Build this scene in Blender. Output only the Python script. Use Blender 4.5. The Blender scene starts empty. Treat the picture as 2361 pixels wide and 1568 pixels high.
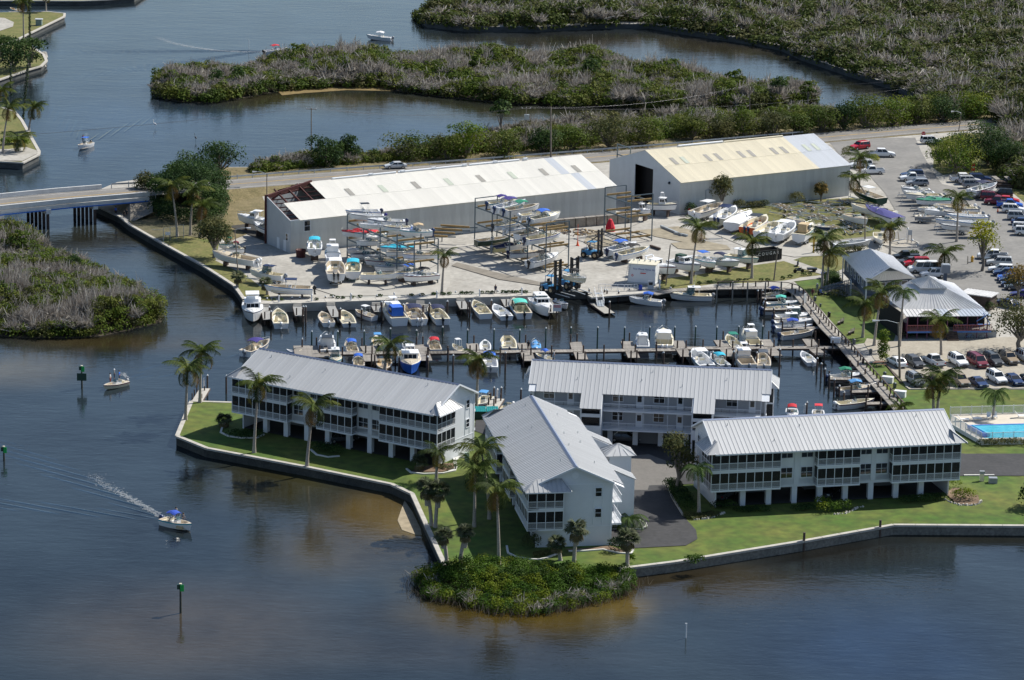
import bpy, math, random, functools
import numpy as np
from mathutils import Vector, Matrix
from mathutils.geometry import tessellate_polygon
PI=math.pi; R=math.radians
rnd=random.Random(7); nr=np.random.default_rng(5)
scn=bpy.context.scene; COL=scn.collection

# ------------------------------------------------------------ camera
TH,FP,H,ROLL=0.2504,7306.7,131.02,0.0196
CX,CY=1180.5,784.0
cd=bpy.data.cameras.new('camera'); cam=bpy.data.objects.new('camera',cd); COL.objects.link(cam)
cd.sensor_width=36.0; cd.lens=36.0*FP/2361.0; cd.clip_start=1; cd.clip_end=6000
cam.matrix_world=Matrix.Translation((0,0,H))@Matrix.Rotation(PI/2-TH,4,'X')@Matrix.Rotation(ROLL,4,'Z')
scn.camera=cam
# ------------------------------------------------------------ sky and sun
W=bpy.data.worlds.new('World'); scn.world=W; W.use_nodes=True
nt=W.node_tree; nt.nodes.clear()
sky=nt.nodes.new('ShaderNodeTexSky'); sky.sky_type='NISHITA'; sky.sun_disc=False
sky.sun_elevation=R(46); sky.sun_rotation=R(54); sky.air_density=1.0; sky.dust_density=0.6; sky.ozone_density=2.0
bg=nt.nodes.new('ShaderNodeBackground'); bg.inputs['Strength'].default_value=0.085
wo=nt.nodes.new('ShaderNodeOutputWorld'); nt.links.new(sky.outputs[0],bg.inputs[0]); nt.links.new(bg.outputs[0],wo.inputs[0])
sl=bpy.data.lights.new('sun','SUN'); sl.energy=4.9; sl.angle=R(0.53); sl.color=(1,0.95,0.86)
so=bpy.data.objects.new('sun',sl); COL.objects.link(so)
sd=Vector((math.cos(R(36))*math.cos(R(46)),math.sin(R(36))*math.cos(R(46)),math.sin(R(46))))
so.rotation_euler=sd.to_track_quat('Z','Y').to_euler(); so.location=(60,480,90)
vs=scn.view_settings; vs.view_transform='Standard'; vs.look='None'; vs.exposure=0.38; vs.gamma=1; vs.use_curve_mapping=False

# ------------------------------------------------------------ surveying helpers: photograph pixels -> points on real planes
CROP=dict(a=(800,700,2.361),b=(1700,700,2.361),c=(2500,500,2.361),d=(3200,600,2.614),e=(800,1200,2.361),f=(1700,1200,2.361),
 g=(2600,1100,2.361),h=(3200,1000,2.614),i=(700,1400,1.96),j=(1800,1500,1.96),k=(2700,1600,1.6914),l=(0,1800,1.7043),
 m=(1366,1900,1.7284),n=(2732,1900,1.7309),o=(0,0,1.7284),p=(1366,0,1.7284),q=(2732,0,1.7287),r=(0,800,1.7284),
 s=(3500,1360,3.961),t=(3300,520,4.612),u=(3700,520,4.612),v=(3700,840,3.92),w=(3300,840,2.986),D=(0,0,1/1.7349))
def cv(c,x,y):
    ox,oy,s=CROP[c]; return ((ox+x/s)/1.7349,(oy+y/s)/1.7349)
def ray(u,v):
    a,b=u-CX,v-CY; cr,sr=math.cos(ROLL),math.sin(ROLL); x=a*cr+b*sr; y=-a*sr+b*cr
    c,s=math.cos(TH),math.sin(TH); return (x,FP*c-y*s,-FP*s-y*c)
def G(c,x,y,z=0.0):
    d=ray(*cv(c,x,y)); t=(z-H)/d[2]; return Vector((d[0]*t,d[1]*t,z))
def Dg(x,y,z=0.0):
    d=ray(x,y); t=(z-H)/d[2]; return Vector((d[0]*t,d[1]*t,z))
def up_at(base,c,x,y):          # point seen at (x,y) standing at the same distance as base
    d=ray(*cv(c,x,y)); t=base.y/d[1]; return Vector((d[0]*t,base.y,H+d[2]*t))
WZ=-1.4

# ------------------------------------------------------------ materials
MATS={}
def mat(name,col,rough=.6,metal=0.,var=0.,scale=1.,bump=0.,bscale=20.,spec=.5,col2=None,coord='Object',detail=4.,alpha=None,attr=None,stretch=None):
    if name in MATS: return MATS[name]
    m=bpy.data.materials.new(name); m.use_nodes=True; t=m.node_tree; N=t.nodes; Lk=t.links
    b=N['Principled BSDF']; b.inputs['Roughness'].default_value=rough; b.inputs['Metallic'].default_value=metal
    b.inputs['Specular IOR Level'].default_value=spec; b.inputs['Base Color'].default_value=(*col,1)
    if var or bump or col2:
        tc=N.new('ShaderNodeTexCoord'); src=tc.outputs[coord]
        if stretch:
            mp=N.new('ShaderNodeMapping'); mp.inputs['Scale'].default_value=stretch; Lk.new(src,mp.inputs[0]); src=mp.outputs[0]
    if var or col2:
        n=N.new('ShaderNodeTexNoise'); n.inputs['Scale'].default_value=scale; n.inputs['Detail'].default_value=detail; n.inputs['Roughness'].default_value=.65
        Lk.new(src,n.inputs['Vector'])
        rp=N.new('ShaderNodeValToRGB'); rp.color_ramp.elements[0].position=.32; rp.color_ramp.elements[1].position=.68
        c2=col2 or tuple(min(1,c*(1+var)) for c in col); c1=col if col2 else tuple(c*(1-var) for c in col)
        rp.color_ramp.elements[0].color=(*c1,1); rp.color_ramp.elements[1].color=(*c2,1)
        Lk.new(n.outputs[0],rp.inputs[0]); Lk.new(rp.outputs[0],b.inputs['Base Color'])
        m['ramp']=1
        if col2 and var:
            n2=N.new('ShaderNodeTexNoise'); n2.inputs['Scale'].default_value=scale*7; n2.inputs['Detail'].default_value=3; Lk.new(src,n2.inputs['Vector'])
            mr=N.new('ShaderNodeMapRange'); mr.inputs[1].default_value=.3; mr.inputs[2].default_value=.7; mr.inputs[3].default_value=1-var; mr.inputs[4].default_value=1+var; Lk.new(n2.outputs[0],mr.inputs[0])
            mx=N.new('ShaderNodeVectorMath'); mx.operation='SCALE'; Lk.new(rp.outputs[0],mx.inputs[0]); Lk.new(mr.outputs[0],mx.inputs[3]); Lk.new(mx.outputs[0],b.inputs['Base Color'])
    if attr:
        a=N.new('ShaderNodeAttribute'); a.attribute_name=attr; Lk.new(a.outputs['Color'],b.inputs['Base Color'])
    if bump:
        n=N.new('ShaderNodeTexNoise'); n.inputs['Scale'].default_value=bscale; n.inputs['Detail'].default_value=3; Lk.new(src,n.inputs['Vector'])
        bp=N.new('ShaderNodeBump'); bp.inputs['Strength'].default_value=bump; bp.inputs['Distance'].default_value=.1
        Lk.new(n.outputs[0],bp.inputs['Height']); Lk.new(bp.outputs[0],b.inputs['Normal'])
    if alpha is not None:
        tr=N.new('ShaderNodeBsdfTransparent'); mx=N.new('ShaderNodeMixShader'); mx.inputs[0].default_value=alpha
        Lk.new(tr.outputs[0],mx.inputs[1]); Lk.new(b.outputs[0],mx.inputs[2]); Lk.new(mx.outputs[0],N['Material Output'].inputs[0])
    MATS[name]=m; return m
def paint(name,c,rough=.35): return mat('paint_'+name,c,rough,spec=.5)
PC=dict(white=(.78,.79,.8),cream=(.72,.66,.5),tan=(.5,.38,.23),navy=(.012,.02,.07),blue=(.02,.12,.55),skyblue=(.09,.3,.62),teal=(.02,.36,.42),
 green=(.01,.2,.12),aqua=(.08,.5,.42),red=(.5,.015,.03),maroon=(.16,.012,.03),black=(.012,.013,.016),grey=(.28,.3,.33),silver=(.5,.52,.54),
 purple=(.035,.025,.19),orange=(.75,.11,.01),yellow=(.7,.6,.3),cyan=(.02,.42,.6),brightred=(.65,.02,.02),darkgrey=(.07,.075,.085),gold=(.3,.24,.17),
 darkgreen=(.012,.05,.035),darkblue=(.02,.045,.13),brown=(.12,.05,.03),iron=(.1,.12,.14),purpleblue=(.02,.07,.42),indigo=(.05,.05,.2),beige=(.6,.52,.4))
def C(n,rough=None):
    if n in('white','cream','beige') : return paint(n,PC[n],.3)
    return paint(n,PC[n],rough or .35)
def cloth(n): return mat('canvas_'+n,PC[n],.85,var=.1,scale=3)
glass=mat('dark_glass',(.012,.016,.02),.06,spec=.8)
tint=mat('windshield_glass',(.1,.2,.22),.32,spec=.4,alpha=.55)
tyre=mat('tyre_rubber',(.015,.015,.016),.8)
chrome=mat('bare_metal',(.55,.56,.57),.35,metal=.9)
galv=mat('galvanized_steel',(.42,.46,.49),.5,metal=.5,var=.15,scale=2)
rust=mat('red_primer_steel',(.07,.014,.012),.7,var=.3,scale=1.5)
wood=mat('weathered_wood',(.26,.24,.215),.85,var=.22,scale=2.5,bump=.3)
darkwood=mat('piling_wood',(.085,.06,.05),.85,var=.35,scale=2)
timber=mat('yellow_timber',(.36,.24,.1),.8,var=.2,scale=2)
concrete=mat('seawall_concrete',(.42,.4,.36),.85,var=.14,scale=.8,bump=.15)
walldark=mat('shaded_stained_skirt',(.07,.075,.075),.9,var=.35,scale=.5,stretch=(1,1,3))  # dark tone carries the wall's shade besides its stain
whitewall=mat('white_siding',(.66,.69,.73),.7,var=.03,scale=.6)
trim=mat('white_trim',(.72,.75,.79),.55)
screen=mat('dark_screen',(.008,.011,.017),.35,alpha=.72)
inner=mat('grey_interior',(.16,.17,.18),.9)
plastic_white=mat('white_plastic',(.75,.76,.78),.4)
bark=mat('grey_bark',(.2,.175,.15),.9,var=.25,scale=2,bump=.4,bscale=8)
palmbark=mat('palm_bark',(.36,.32,.28),.9,var=.3,scale=4,bump=.5,bscale=6,stretch=(1,1,3))
skin=mat('skin',(.42,.23,.15),.6)
foliage=mat('leaf_mix',(.05,.08,.02),.7,attr='Col',spec=.12)
_t=foliage.node_tree; _tr=_t.nodes.new('ShaderNodeBsdfTranslucent'); _mx=_t.nodes.new('ShaderNodeMixShader'); _mx.inputs[0].default_value=.3
_at=[n for n in _t.nodes if n.type=='ATTRIBUTE'][0]; _t.links.new(_at.outputs['Color'],_tr.inputs['Color']); _t.links.new(_t.nodes['Principled BSDF'].outputs[0],_mx.inputs[1]); _t.links.new(_tr.outputs[0],_mx.inputs[2]); _t.links.new(_mx.outputs[0],_t.nodes['Material Output'].inputs[0])
twig=mat('dead_twigs',(.2,.18,.16),.85,attr='Col',spec=.2)
soil=mat('planting_bed_mulch',(.12,.075,.045),.95,col2=(.2,.14,.09),var=.3,scale=1)
text_black=mat('black_lettering',(.02,.02,.03),.6); text_white=mat('white_lettering',(.75,.75,.75),.6)

def vary(m,amt):
    t=m.node_tree; b=t.nodes['Principled BSDF']; oi=t.nodes.new('ShaderNodeObjectInfo'); mr=t.nodes.new('ShaderNodeMapRange'); mr.inputs[3].default_value=1-amt; mr.inputs[4].default_value=1+amt*.6; t.links.new(oi.outputs['Random'],mr.inputs[0])
    sc=t.nodes.new('ShaderNodeVectorMath'); sc.operation='SCALE'; t.links.new(mr.outputs[0],sc.inputs[3]); bc=b.inputs['Base Color']
    if bc.is_linked: src=bc.links[0].from_socket; t.links.new(src,sc.inputs[0])
    else: sc.inputs[0].default_value=bc.default_value[:3]
    t.links.new(sc.outputs[0],bc); return m
# ------------------------------------------------------------ mesh building
class MB:
    def __init__(s): s.v=[]; s.f=[]; s.m=[]; s.mats=[]; s.sm=[]
    def mi(s,m):
        if m not in s.mats: s.mats.append(m)
        return s.mats.index(m)
    def poly(s,pts,fs,m,smooth=False):
        o=len(s.v); s.v+= [tuple(p) for p in pts]; k=s.mi(m)
        for f in fs: s.f.append([i+o for i in f]); s.m.append(k); s.sm.append(smooth)
    def box(s,x0,x1,y0,y1,z0,z1,m,taper=0,rz=0,c=None):
        t=taper; p=[(x0,y0,z0),(x1,y0,z0),(x1,y1,z0),(x0,y1,z0),(x0+t,y0+t,z1),(x1-t,y0+t,z1),(x1-t,y1-t,z1),(x0+t,y1-t,z1)]
        if rz or c:
            cx,cy=c or (0,0); co,si=math.cos(rz),math.sin(rz); p=[(cx+x*co-y*si,cy+x*si+y*co,z) for x,y,z in p]
        s.poly(p,[(3,2,1,0),(4,5,6,7),(0,1,5,4),(1,2,6,5),(2,3,7,6),(3,0,4,7)],m)
    def tube(s,pts,rs,m,n=6,cap=True,smooth=True):
        pts=[Vector(p) for p in pts]
        if not hasattr(rs,'__len__'): rs=[rs]*len(pts)
        V=[];F=[]
        for i,p in enumerate(pts):
            d=(pts[min(i+1,len(pts)-1)]-pts[max(i-1,0)]).normalized()
            a=Vector((0,0,1)) if abs(d.z)<.9 else Vector((1,0,0)); u=d.cross(a).normalized(); w=d.cross(u)
            for k in range(n):
                an=2*PI*k/n; V.append(p+(u*math.cos(an)+w*math.sin(an))*rs[i])
        for i in range(len(pts)-1):
            for k in range(n): F.append((i*n+k,i*n+(k+1)%n,(i+1)*n+(k+1)%n,(i+1)*n+k))
        s.poly(V,F,m,smooth)
        if cap: s.poly(V,[tuple(range(n))[::-1] if False else tuple(range(n)),tuple(range((len(pts)-1)*n,len(pts)*n))[::-1]],m)
    def bar(s,a,b,w,h,m):
        a=Vector(a);b=Vector(b);d=(b-a).normalized(); up=Vector((0,0,1)) if abs(d.z)<.95 else Vector((1,0,0))
        u=d.cross(up).normalized()*w/2; q=u.cross(d).normalized()*h/2
        p=[a-u-q,a+u-q,a+u+q,a-u+q,b-u-q,b+u-q,b+u+q,b-u+q]
        s.poly(p,[(0,1,2,3),(7,6,5,4),(0,4,5,1),(1,5,6,2),(2,6,7,3),(3,7,4,0)],m)
    def prism(s,poly,z0,z1,m,side=None,bottom=False):
        n=len(poly); top=[(p[0],p[1],z1) for p in poly]; bot=[(p[0],p[1],z0) for p in poly]
        tr=tessellate_polygon([[Vector((p[0],p[1],0)) for p in poly]])
        tt=[]
        for a,b,c in tr:
            A,B,Cc=top[a],top[b],top[c]
            if (B[0]-A[0])*(Cc[1]-A[1])-(B[1]-A[1])*(Cc[0]-A[0])<0: tt.append((a,c,b))
            else: tt.append((a,b,c))
        s.poly(top,tt,m)
        if z1>z0: s.poly(top+bot,[(i,(i+1)%n,n+(i+1)%n,n+i) for i in range(n)],side or m)
    def lathe(s,prof,m,n=10,smooth=True,c=(0,0)):
        V=[];F=[]
        for r,z in prof:
            for k in range(n): V.append((c[0]+r*math.cos(2*PI*k/n),c[1]+r*math.sin(2*PI*k/n),z))
        for i in range(len(prof)-1):
            for k in range(n): F.append((i*n+k,i*n+(k+1)%n,(i+1)*n+(k+1)%n,(i+1)*n+k))
        s.poly(V,F,m,smooth)
    def mesh(s,name):
        me=bpy.data.meshes.new(name); me.from_pydata(s.v,[],s.f)
        for m in s.mats: me.materials.append(m)
        me.polygons.foreach_set('material_index',s.m); me.polygons.foreach_set('use_smooth',s.sm); me.update(); return me
def link(name,me,parent=None,loc=None,rz=None,scale=None,rot=None):
    o=bpy.data.objects.new(name,me); COL.objects.link(o)
    if parent is not None: o.parent=parent
    if loc is not None: o.location=loc
    if rz is not None: o.rotation_euler=(0,0,rz)
    if rot is not None: o.rotation_euler=rot
    if scale is not None: o.scale=scale if hasattr(scale,'__len__') else (scale,)*3
    return o
def tag(o,label=None,cat=None,group=None,kind=None):
    if label: o['label']=label
    if cat: o['category']=cat
    if group: o['group']=group
    if kind: o['kind']=kind
    return o
def thing(name,label,cat,loc=(0,0,0),rz=0,group=None):
    return tag(link(name,None,None,loc,rz),label,cat,group)
def one(name,mb,label,cat,loc=(0,0,0),rz=0,group=None,scale=None):
    me=mb if isinstance(mb,bpy.types.Mesh) else mb.mesh(name)
    return tag(link(name,me,None,loc,rz,scale),label,cat,group)
def struct(name,mb,loc=None):
    return tag(link(name,mb.mesh(name),None,loc),kind='structure')
# a prototype is a list of (name, mesh, children); put() makes one individual of it
def put(proto,name,label,cat,loc,rz=0,group=None,scale=None):
    t=thing(name,label,cat,loc,rz,group)
    if scale is not None: t.scale=(scale,)*3 if not hasattr(scale,'__len__') else scale
    def rec(ch,par):
        for it in ch:
            n,me=it[0],it[1]; o=link(n,me,par)
            if n=='pillars': o['kind']='stuff'
            if len(it)>3 and it[3]: o.matrix_local=it[3]
            if len(it)>2 and it[2]: rec(it[2],o)
    rec(proto,t); return t
def flat(name,pts,z,m,kind='structure'):
    b=MB(); b.prism(pts,z,z,m); o=link(name,b.mesh(name)); o['kind']=kind; return o
def pts(c,seq,z=0.0): return [G(c,seq[i],seq[i+1],z) for i in range(0,len(seq),2)]
def strip(pl,w,off=0.):        # offset polyline -> polygon of width w
    L=[];Rr=[]
    for i,p in enumerate(pl):
        a=pl[max(i-1,0)];b=pl[min(i+1,len(pl)-1)]; d=Vector((b[0]-a[0],b[1]-a[1])).normalized(); n=Vector((-d.y,d.x))
        L.append((p[0]+n.x*(off+w/2),p[1]+n.y*(off+w/2))); Rr.append((p[0]+n.x*(off-w/2),p[1]+n.y*(off-w/2)))
    return L,Rr
def ribbon(mb,pl,w,z,m,off=0.,h=0.):
    L,Rr=strip(pl,w,off); n=len(pl)
    zs=[z if not callable(z) else z(i) for i in range(n)]
    V=[(*L[i],zs[i]) for i in range(n)]+[(*Rr[i],zs[i]) for i in range(n)]
    mb.poly(V,[(i,n+i,n+i+1,i+1) for i in range(n-1)],m)
    if h:
        V2=V+[(x,y,q-h) for x,y,q in V]
        fs=[(i,i+1,2*n+i+1,2*n+i) for i in range(n-1)]+[(n+i,3*n+i,3*n+i+1,n+i+1) for i in range(n-1)]
        fs+=[(0,2*n,3*n,n),(n-1,2*n-1,4*n-1,3*n-1)]
        mb.poly(V2,fs,m)
def along(pl,step,start=0.):
    out=[];acc=-start
    for i in range(len(pl)-1):
        a=Vector(pl[i]).to_2d();b=Vector(pl[i+1]).to_2d();L=(b-a).length; s=0.
        while acc+ (L-s) >= 0 and s<=L:
            if acc<0 and s-acc>L: break
            s=s-acc if acc<0 else s
            if s>L: break
            p=a+(b-a)*(s/L); d=(b-a)/L; out.append((p.x,p.y,math.atan2(d.y,d.x))); acc=-step
            continue
        acc+= (L-s)
    return out
def text_mesh(s,size,m,depth=.01):
    cu=bpy.data.curves.new('t','FONT'); cu.body=s; cu.size=size; cu.extrude=depth; cu.align_x='CENTER'; cu.align_y='CENTER'; cu.resolution_u=2
    o=bpy.data.objects.new('t',cu); COL.objects.link(o); dg=bpy.context.evaluated_depsgraph_get(); me=bpy.data.meshes.new_from_object(o.evaluated_get(dg))
    bpy.data.objects.remove(o); me.materials.clear(); me.materials.append(m); return me
def along(pl,step,start=0.):
    P=[Vector((p[0],p[1])) for p in pl]; cum=[0]
    for i in range(len(P)-1): cum.append(cum[-1]+(P[i+1]-P[i]).length)
    out=[];s=start
    while s<=cum[-1]:
        i=max(k for k in range(len(P)-1) if cum[k]<=s+1e-9); d=(P[i+1]-P[i]).normalized(); q=P[i]+d*(s-cum[i]); out.append((q.x,q.y,math.atan2(d.y,d.x))); s+=step
    return out
def mix(seq,z=0.0):            # 'j',x,y,x,y,'k',x,y ... -> points
    out=[];c='D';i=0
    while i<len(seq):
        if isinstance(seq[i],str): c=seq[i]; i+=1
        else: out.append(G2(c,seq[i],seq[i+1],z)); i+=2
    return out
def G2(c,x,y,z=0.0): return Dg(x,y,z) if c=='D' else G(c,x,y,z)
# ------------------------------------------------------------ water
def make_water():
    def axis(a,b,st,lo,hi):
        xs=list(np.arange(a,b+.1,st)); g=st
        while xs[-1]<hi: g*=1.6; xs.append(xs[-1]+g)
        g=st
        while xs[0]>lo: g*=1.6; xs.insert(0,xs[0]-g)
        return np.array(xs)
    xs=axis(-190,200,3.,-2500,2500); ys=axis(335,1000,3.,-300,5500); nx,ny=len(xs),len(ys)
    X,Y=np.meshgrid(xs,ys); V=np.stack([X,Y,np.full_like(X,WZ)],-1).reshape(-1,3)
    I=(np.arange(ny-1)[:,None]*nx+np.arange(nx-1)[None,:]).reshape(-1); Fc=np.stack([I,I+1,I+nx+1,I+nx],-1)
    me=bpy.data.meshes.new('water'); me.from_pydata(V.tolist(),[],Fc.tolist())
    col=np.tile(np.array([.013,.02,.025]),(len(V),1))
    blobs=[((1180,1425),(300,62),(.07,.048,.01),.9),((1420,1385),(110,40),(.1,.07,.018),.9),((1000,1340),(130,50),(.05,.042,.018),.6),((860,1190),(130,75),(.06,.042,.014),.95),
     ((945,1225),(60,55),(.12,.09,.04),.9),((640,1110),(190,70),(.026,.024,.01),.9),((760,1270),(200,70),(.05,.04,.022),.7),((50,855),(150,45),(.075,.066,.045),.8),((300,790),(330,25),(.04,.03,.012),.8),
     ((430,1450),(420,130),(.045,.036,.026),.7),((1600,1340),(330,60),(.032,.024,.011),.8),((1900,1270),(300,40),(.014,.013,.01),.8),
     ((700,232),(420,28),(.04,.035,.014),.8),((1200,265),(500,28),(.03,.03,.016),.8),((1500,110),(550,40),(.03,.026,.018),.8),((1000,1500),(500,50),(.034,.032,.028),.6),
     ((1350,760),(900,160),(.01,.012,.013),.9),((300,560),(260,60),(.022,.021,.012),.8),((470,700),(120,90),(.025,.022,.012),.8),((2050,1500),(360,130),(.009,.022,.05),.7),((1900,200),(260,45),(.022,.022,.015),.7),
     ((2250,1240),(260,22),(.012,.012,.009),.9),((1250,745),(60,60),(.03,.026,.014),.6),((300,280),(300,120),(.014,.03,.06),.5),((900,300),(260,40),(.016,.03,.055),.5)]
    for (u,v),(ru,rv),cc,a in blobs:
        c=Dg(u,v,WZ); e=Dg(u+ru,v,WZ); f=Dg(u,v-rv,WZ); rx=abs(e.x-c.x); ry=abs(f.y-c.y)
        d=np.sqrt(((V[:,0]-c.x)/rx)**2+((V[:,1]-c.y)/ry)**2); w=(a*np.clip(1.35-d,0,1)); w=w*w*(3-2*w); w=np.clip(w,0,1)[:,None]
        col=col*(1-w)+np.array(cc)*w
    at=me.attributes.new('Col','FLOAT_COLOR','POINT'); at.data.foreach_set('color',np.c_[col,np.ones(len(V))].astype(np.float32).ravel())
    m=bpy.data.materials.new('bay_water'); m.use_nodes=True; t=m.node_tree; N=t.nodes; Lk=t.links; b=N['Principled BSDF']
    b.inputs['Roughness'].default_value=.07; b.inputs['IOR'].default_value=1.33
    tc=N.new('ShaderNodeTexCoord'); a=N.new('ShaderNodeAttribute'); a.attribute_name='Col'
    n0=N.new('ShaderNodeTexNoise'); n0.inputs['Scale'].default_value=.07; n0.inputs['Detail'].default_value=6; n0.inputs['Roughness'].default_value=.6
    mp0=N.new('ShaderNodeMapping'); mp0.inputs['Scale'].default_value=(.8,.45,1); Lk.new(tc.outputs['Object'],mp0.inputs[0]); Lk.new(mp0.outputs[0],n0.inputs[0])
    mr=N.new('ShaderNodeMapRange'); mr.inputs[1].default_value=.35; mr.inputs[2].default_value=.65; mr.inputs[3].default_value=.6; mr.inputs[4].default_value=1.4; Lk.new(n0.outputs[0],mr.inputs[0])
    sc=N.new('ShaderNodeVectorMath'); sc.operation='SCALE'; Lk.new(a.outputs['Color'],sc.inputs[0]); Lk.new(mr.outputs[0],sc.inputs[3]); Lk.new(sc.outputs[0],b.inputs['Base Color'])
    prev=None
    for (scale,st,dist,rot,sx) in ((.12,.1,.5,.35,2.6),(.5,.2,.2,.25,2.4),(1.6,.28,.09,.1,2.2),(4.2,.25,.025,-.3,1.6)):
        mp=N.new('ShaderNodeMapping'); mp.inputs['Scale'].default_value=(scale/sx,scale,1); mp.inputs['Rotation'].default_value=(0,0,rot); Lk.new(tc.outputs['Object'],mp.inputs[0])
        n=N.new('ShaderNodeTexNoise'); n.inputs['Scale'].default_value=1; n.inputs['Detail'].default_value=3; n.inputs['Distortion'].default_value=.3; Lk.new(mp.outputs[0],n.inputs[0])
        bp=N.new('ShaderNodeBump'); bp.inputs['Strength'].default_value=st; bp.inputs['Distance'].default_value=dist; Lk.new(n.outputs[0],bp.inputs['Height'])
        if prev: Lk.new(prev.outputs[0],bp.inputs['Normal'])
        prev=bp
    Lk.new(prev.outputs[0],b.inputs['Normal'])
    me.materials.append(m); MATS['bay_water']=m
    return link('water',me)
tag(make_water(),kind='structure')

# ------------------------------------------------------------ land
grass=mat('lawn_grass',(.04,.1,.006),.95,col2=(.115,.125,.02),var=.3,scale=.09)
grass2=mat('yard_grass',(.085,.105,.018),.95,col2=(.17,.15,.05),var=.3,scale=.25)
sand=mat('yard_concrete_and_shell',(.29,.275,.245),.95,col2=(.41,.395,.36),var=.15,scale=.16)
slabm=mat('concrete_slab',(.36,.345,.31),.9,var=.12,scale=.3)
asph=mat('old_asphalt',(.165,.162,.155),.9,col2=(.225,.218,.205),var=.1,scale=.15)
asph_dark=mat('new_asphalt',(.024,.025,.028),.85,col2=(.042,.042,.045),var=.2,scale=.25)
lotm=mat('shell_lot',(.3,.27,.22),.95,col2=(.38,.35,.29),var=.12,scale=.4)
mud=mat('mangrove_mud',(.05,.04,.025),.9,var=.3,scale=.5)
roadm=mat('county_road_asphalt',(.15,.145,.135),.9,col2=(.2,.19,.18),var=.1,scale=.2)
yline=mat('yellow_road_paint',(.45,.28,.04),.8,var=.15,scale=1); wline=mat('white_road_paint',(.5,.5,.48),.8,var=.15,scale=1)
brown_grass=mat('dry_verge_grass',(.12,.1,.04),.95,col2=(.2,.16,.08),var=.3,scale=.4)
LAND=mix(['D',330,412,420,395,520,385,600,385,700,372,800,365,950,352,1080,335,1200,322,1300,310,1450,300,1600,290,1750,280,1900,268,2050,262,2150,250,
 2130,225,2060,195,1960,165,1850,128,1800,105,1720,90,1600,72,1500,55,1380,55,1250,62,1080,62,985,52,966,38,1000,12,1150,-40,1150,-170,2900,-170,3200,1212,2361,1212,
 2060,1210,1852,1247,1556,1295,1428,1311,1300,1325,1150,1325,1026,1304,980,1204,950,1138,903,1116,706,1076,568,1050,477,1033,408,1005,441,925,540,928,1098,948,1215,950,1780,985,2110,985,
 2085,945,2045,900,1996,846,1957,800,1913,756,1874,707,1852,680,1838,670,1816,664,1767,661,1655,662,1547,667,1473,673,1361,684,1353,672,1256,672,1258,681,980,689,600,702,563,690,540,658,467,611,370,558,300,518,277,499,217,471,222,440,270,420])
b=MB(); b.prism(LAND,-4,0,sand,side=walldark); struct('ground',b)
ZC=[0]
def zone(name,m,lvl,seq):
    ZC[0]+=1; return flat(name,mix(seq),.004*ZC[0],m)
SHORE=['D',2600,1212,2361,1212,2060,1210,1852,1247,1556,1295,1428,1311,1300,1325,1150,1325,1026,1304,980,1204,950,1138,903,1116,706,1076,568,1050,477,1033,408,1005,441,925,540,928,1098,948,1215,950,1780,985,2110,985,
 2085,945,2045,900,1996,846,1985,835,'s',160,380,395,605,535,790,2361,787,'D',2600,899]
zone('condo_lawn',grass,1,SHORE)
zone('north_verge',brown_grass,1,['D',335,414,420,396,520,386,600,386,700,373,800,366,950,353,1080,337,1300,312,1600,292,1900,270,2150,256,2290,262,2290,282,1880,318,1374,362,900,398,660,414,533,425,400,434])
zone('restaurant_lawn',grass,1,['h',-60,330,230,300,300,420,560,520,860,600,1020,830,980,950,780,960,590,985,540,985,130,520,60,440,0,385])
zone('yard_lawn',grass2,1,['c',300,1560,360,1450,650,1420,1180,1330,1500,1285,1660,1340,1900,1400,1900,1425,1650,1445,1500,1470,1200,1490,850,1500,560,1540])
zone('path_lawn',grass2,1,['c',1590,1275,1700,1240,2060,1230,2130,1330,1960,1400])
zone('canal_bank_grass',grass2,1,['r',1110,292,1140,262,1280,250,1520,280,1490,420,1700,520,1850,640,1880,700,1700,680,1620,590,1400,455])
zone('trailer_lawn',grass2,1,['c',560,860,1000,745,1500,720,2140,690,2361,720,2420,1000,2260,1120,1700,1110,1780,980,1300,900,800,870])
zone('boat_row_grass',grass2,3,['d',1000,460,1110,540,1330,790,1500,1000,1760,1040,1760,960,1420,740,1200,540,1110,470])
zone('tree_line_grass',grass2,3,['u',940,690,1900,640,2600,1300,2600,1560,1826,1330,1560,1110,1480,860,1010,810])
zone('car_park_verge',grass2,3,['v',640,870,860,885,930,1000,1250,1300,1240,1400,1150,1370,780,1010])
zone('banyan_grass',grass2,3,['u',-20,230,110,330,160,560,150,700,330,830,520,800,1000,850,1300,830,1800,700,1800,60,700,60,300,150])
zone('corner_grass',grass2,3,['t',480,600,560,500,960,480,1280,500,1290,600,1190,660,840,650])
zone('corner_gravel',lotm,3,['t',60,270,420,300,410,400,250,420,180,340])
zone('bank_shade_grass',mat('grass_with_painted_shade',(.05,.055,.02),.95,col2=(.13,.11,.06),var=.3,scale=.5),1,['r',880,150,1110,292,1140,262,1280,250,1520,280,1590,220,1590,-60,1300,-140,1040,-80,960,60])  # dark ground colour mixes grass with painted shade under the palms
zone('hillside_grass',brown_grass,1,['r',1580,60,1600,-130,1760,-150,1840,40,1850,180,1700,240,1560,300,1500,200])
zone('car_park',asph,2,['D',1905,318,2110,318,2125,352,2150,395,2172,425,2290,450,2600,600,2600,790,2361,715,2300,690,2210,760,2160,720,2080,590,2010,552,1990,560,1900,566,1870,560,2060,540,2085,520,2040,445,2000,400,1960,390])
zone('access_road',asph,2,['D',2361,775,2361,700,2600,760,2600,900,2361,812])
zone('shell_car_park',lotm,2,['s',160,380,395,605,535,788,2600,788,2600,-60,1100,0,230,30,-130,-20,-170,60,0,330])
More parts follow.
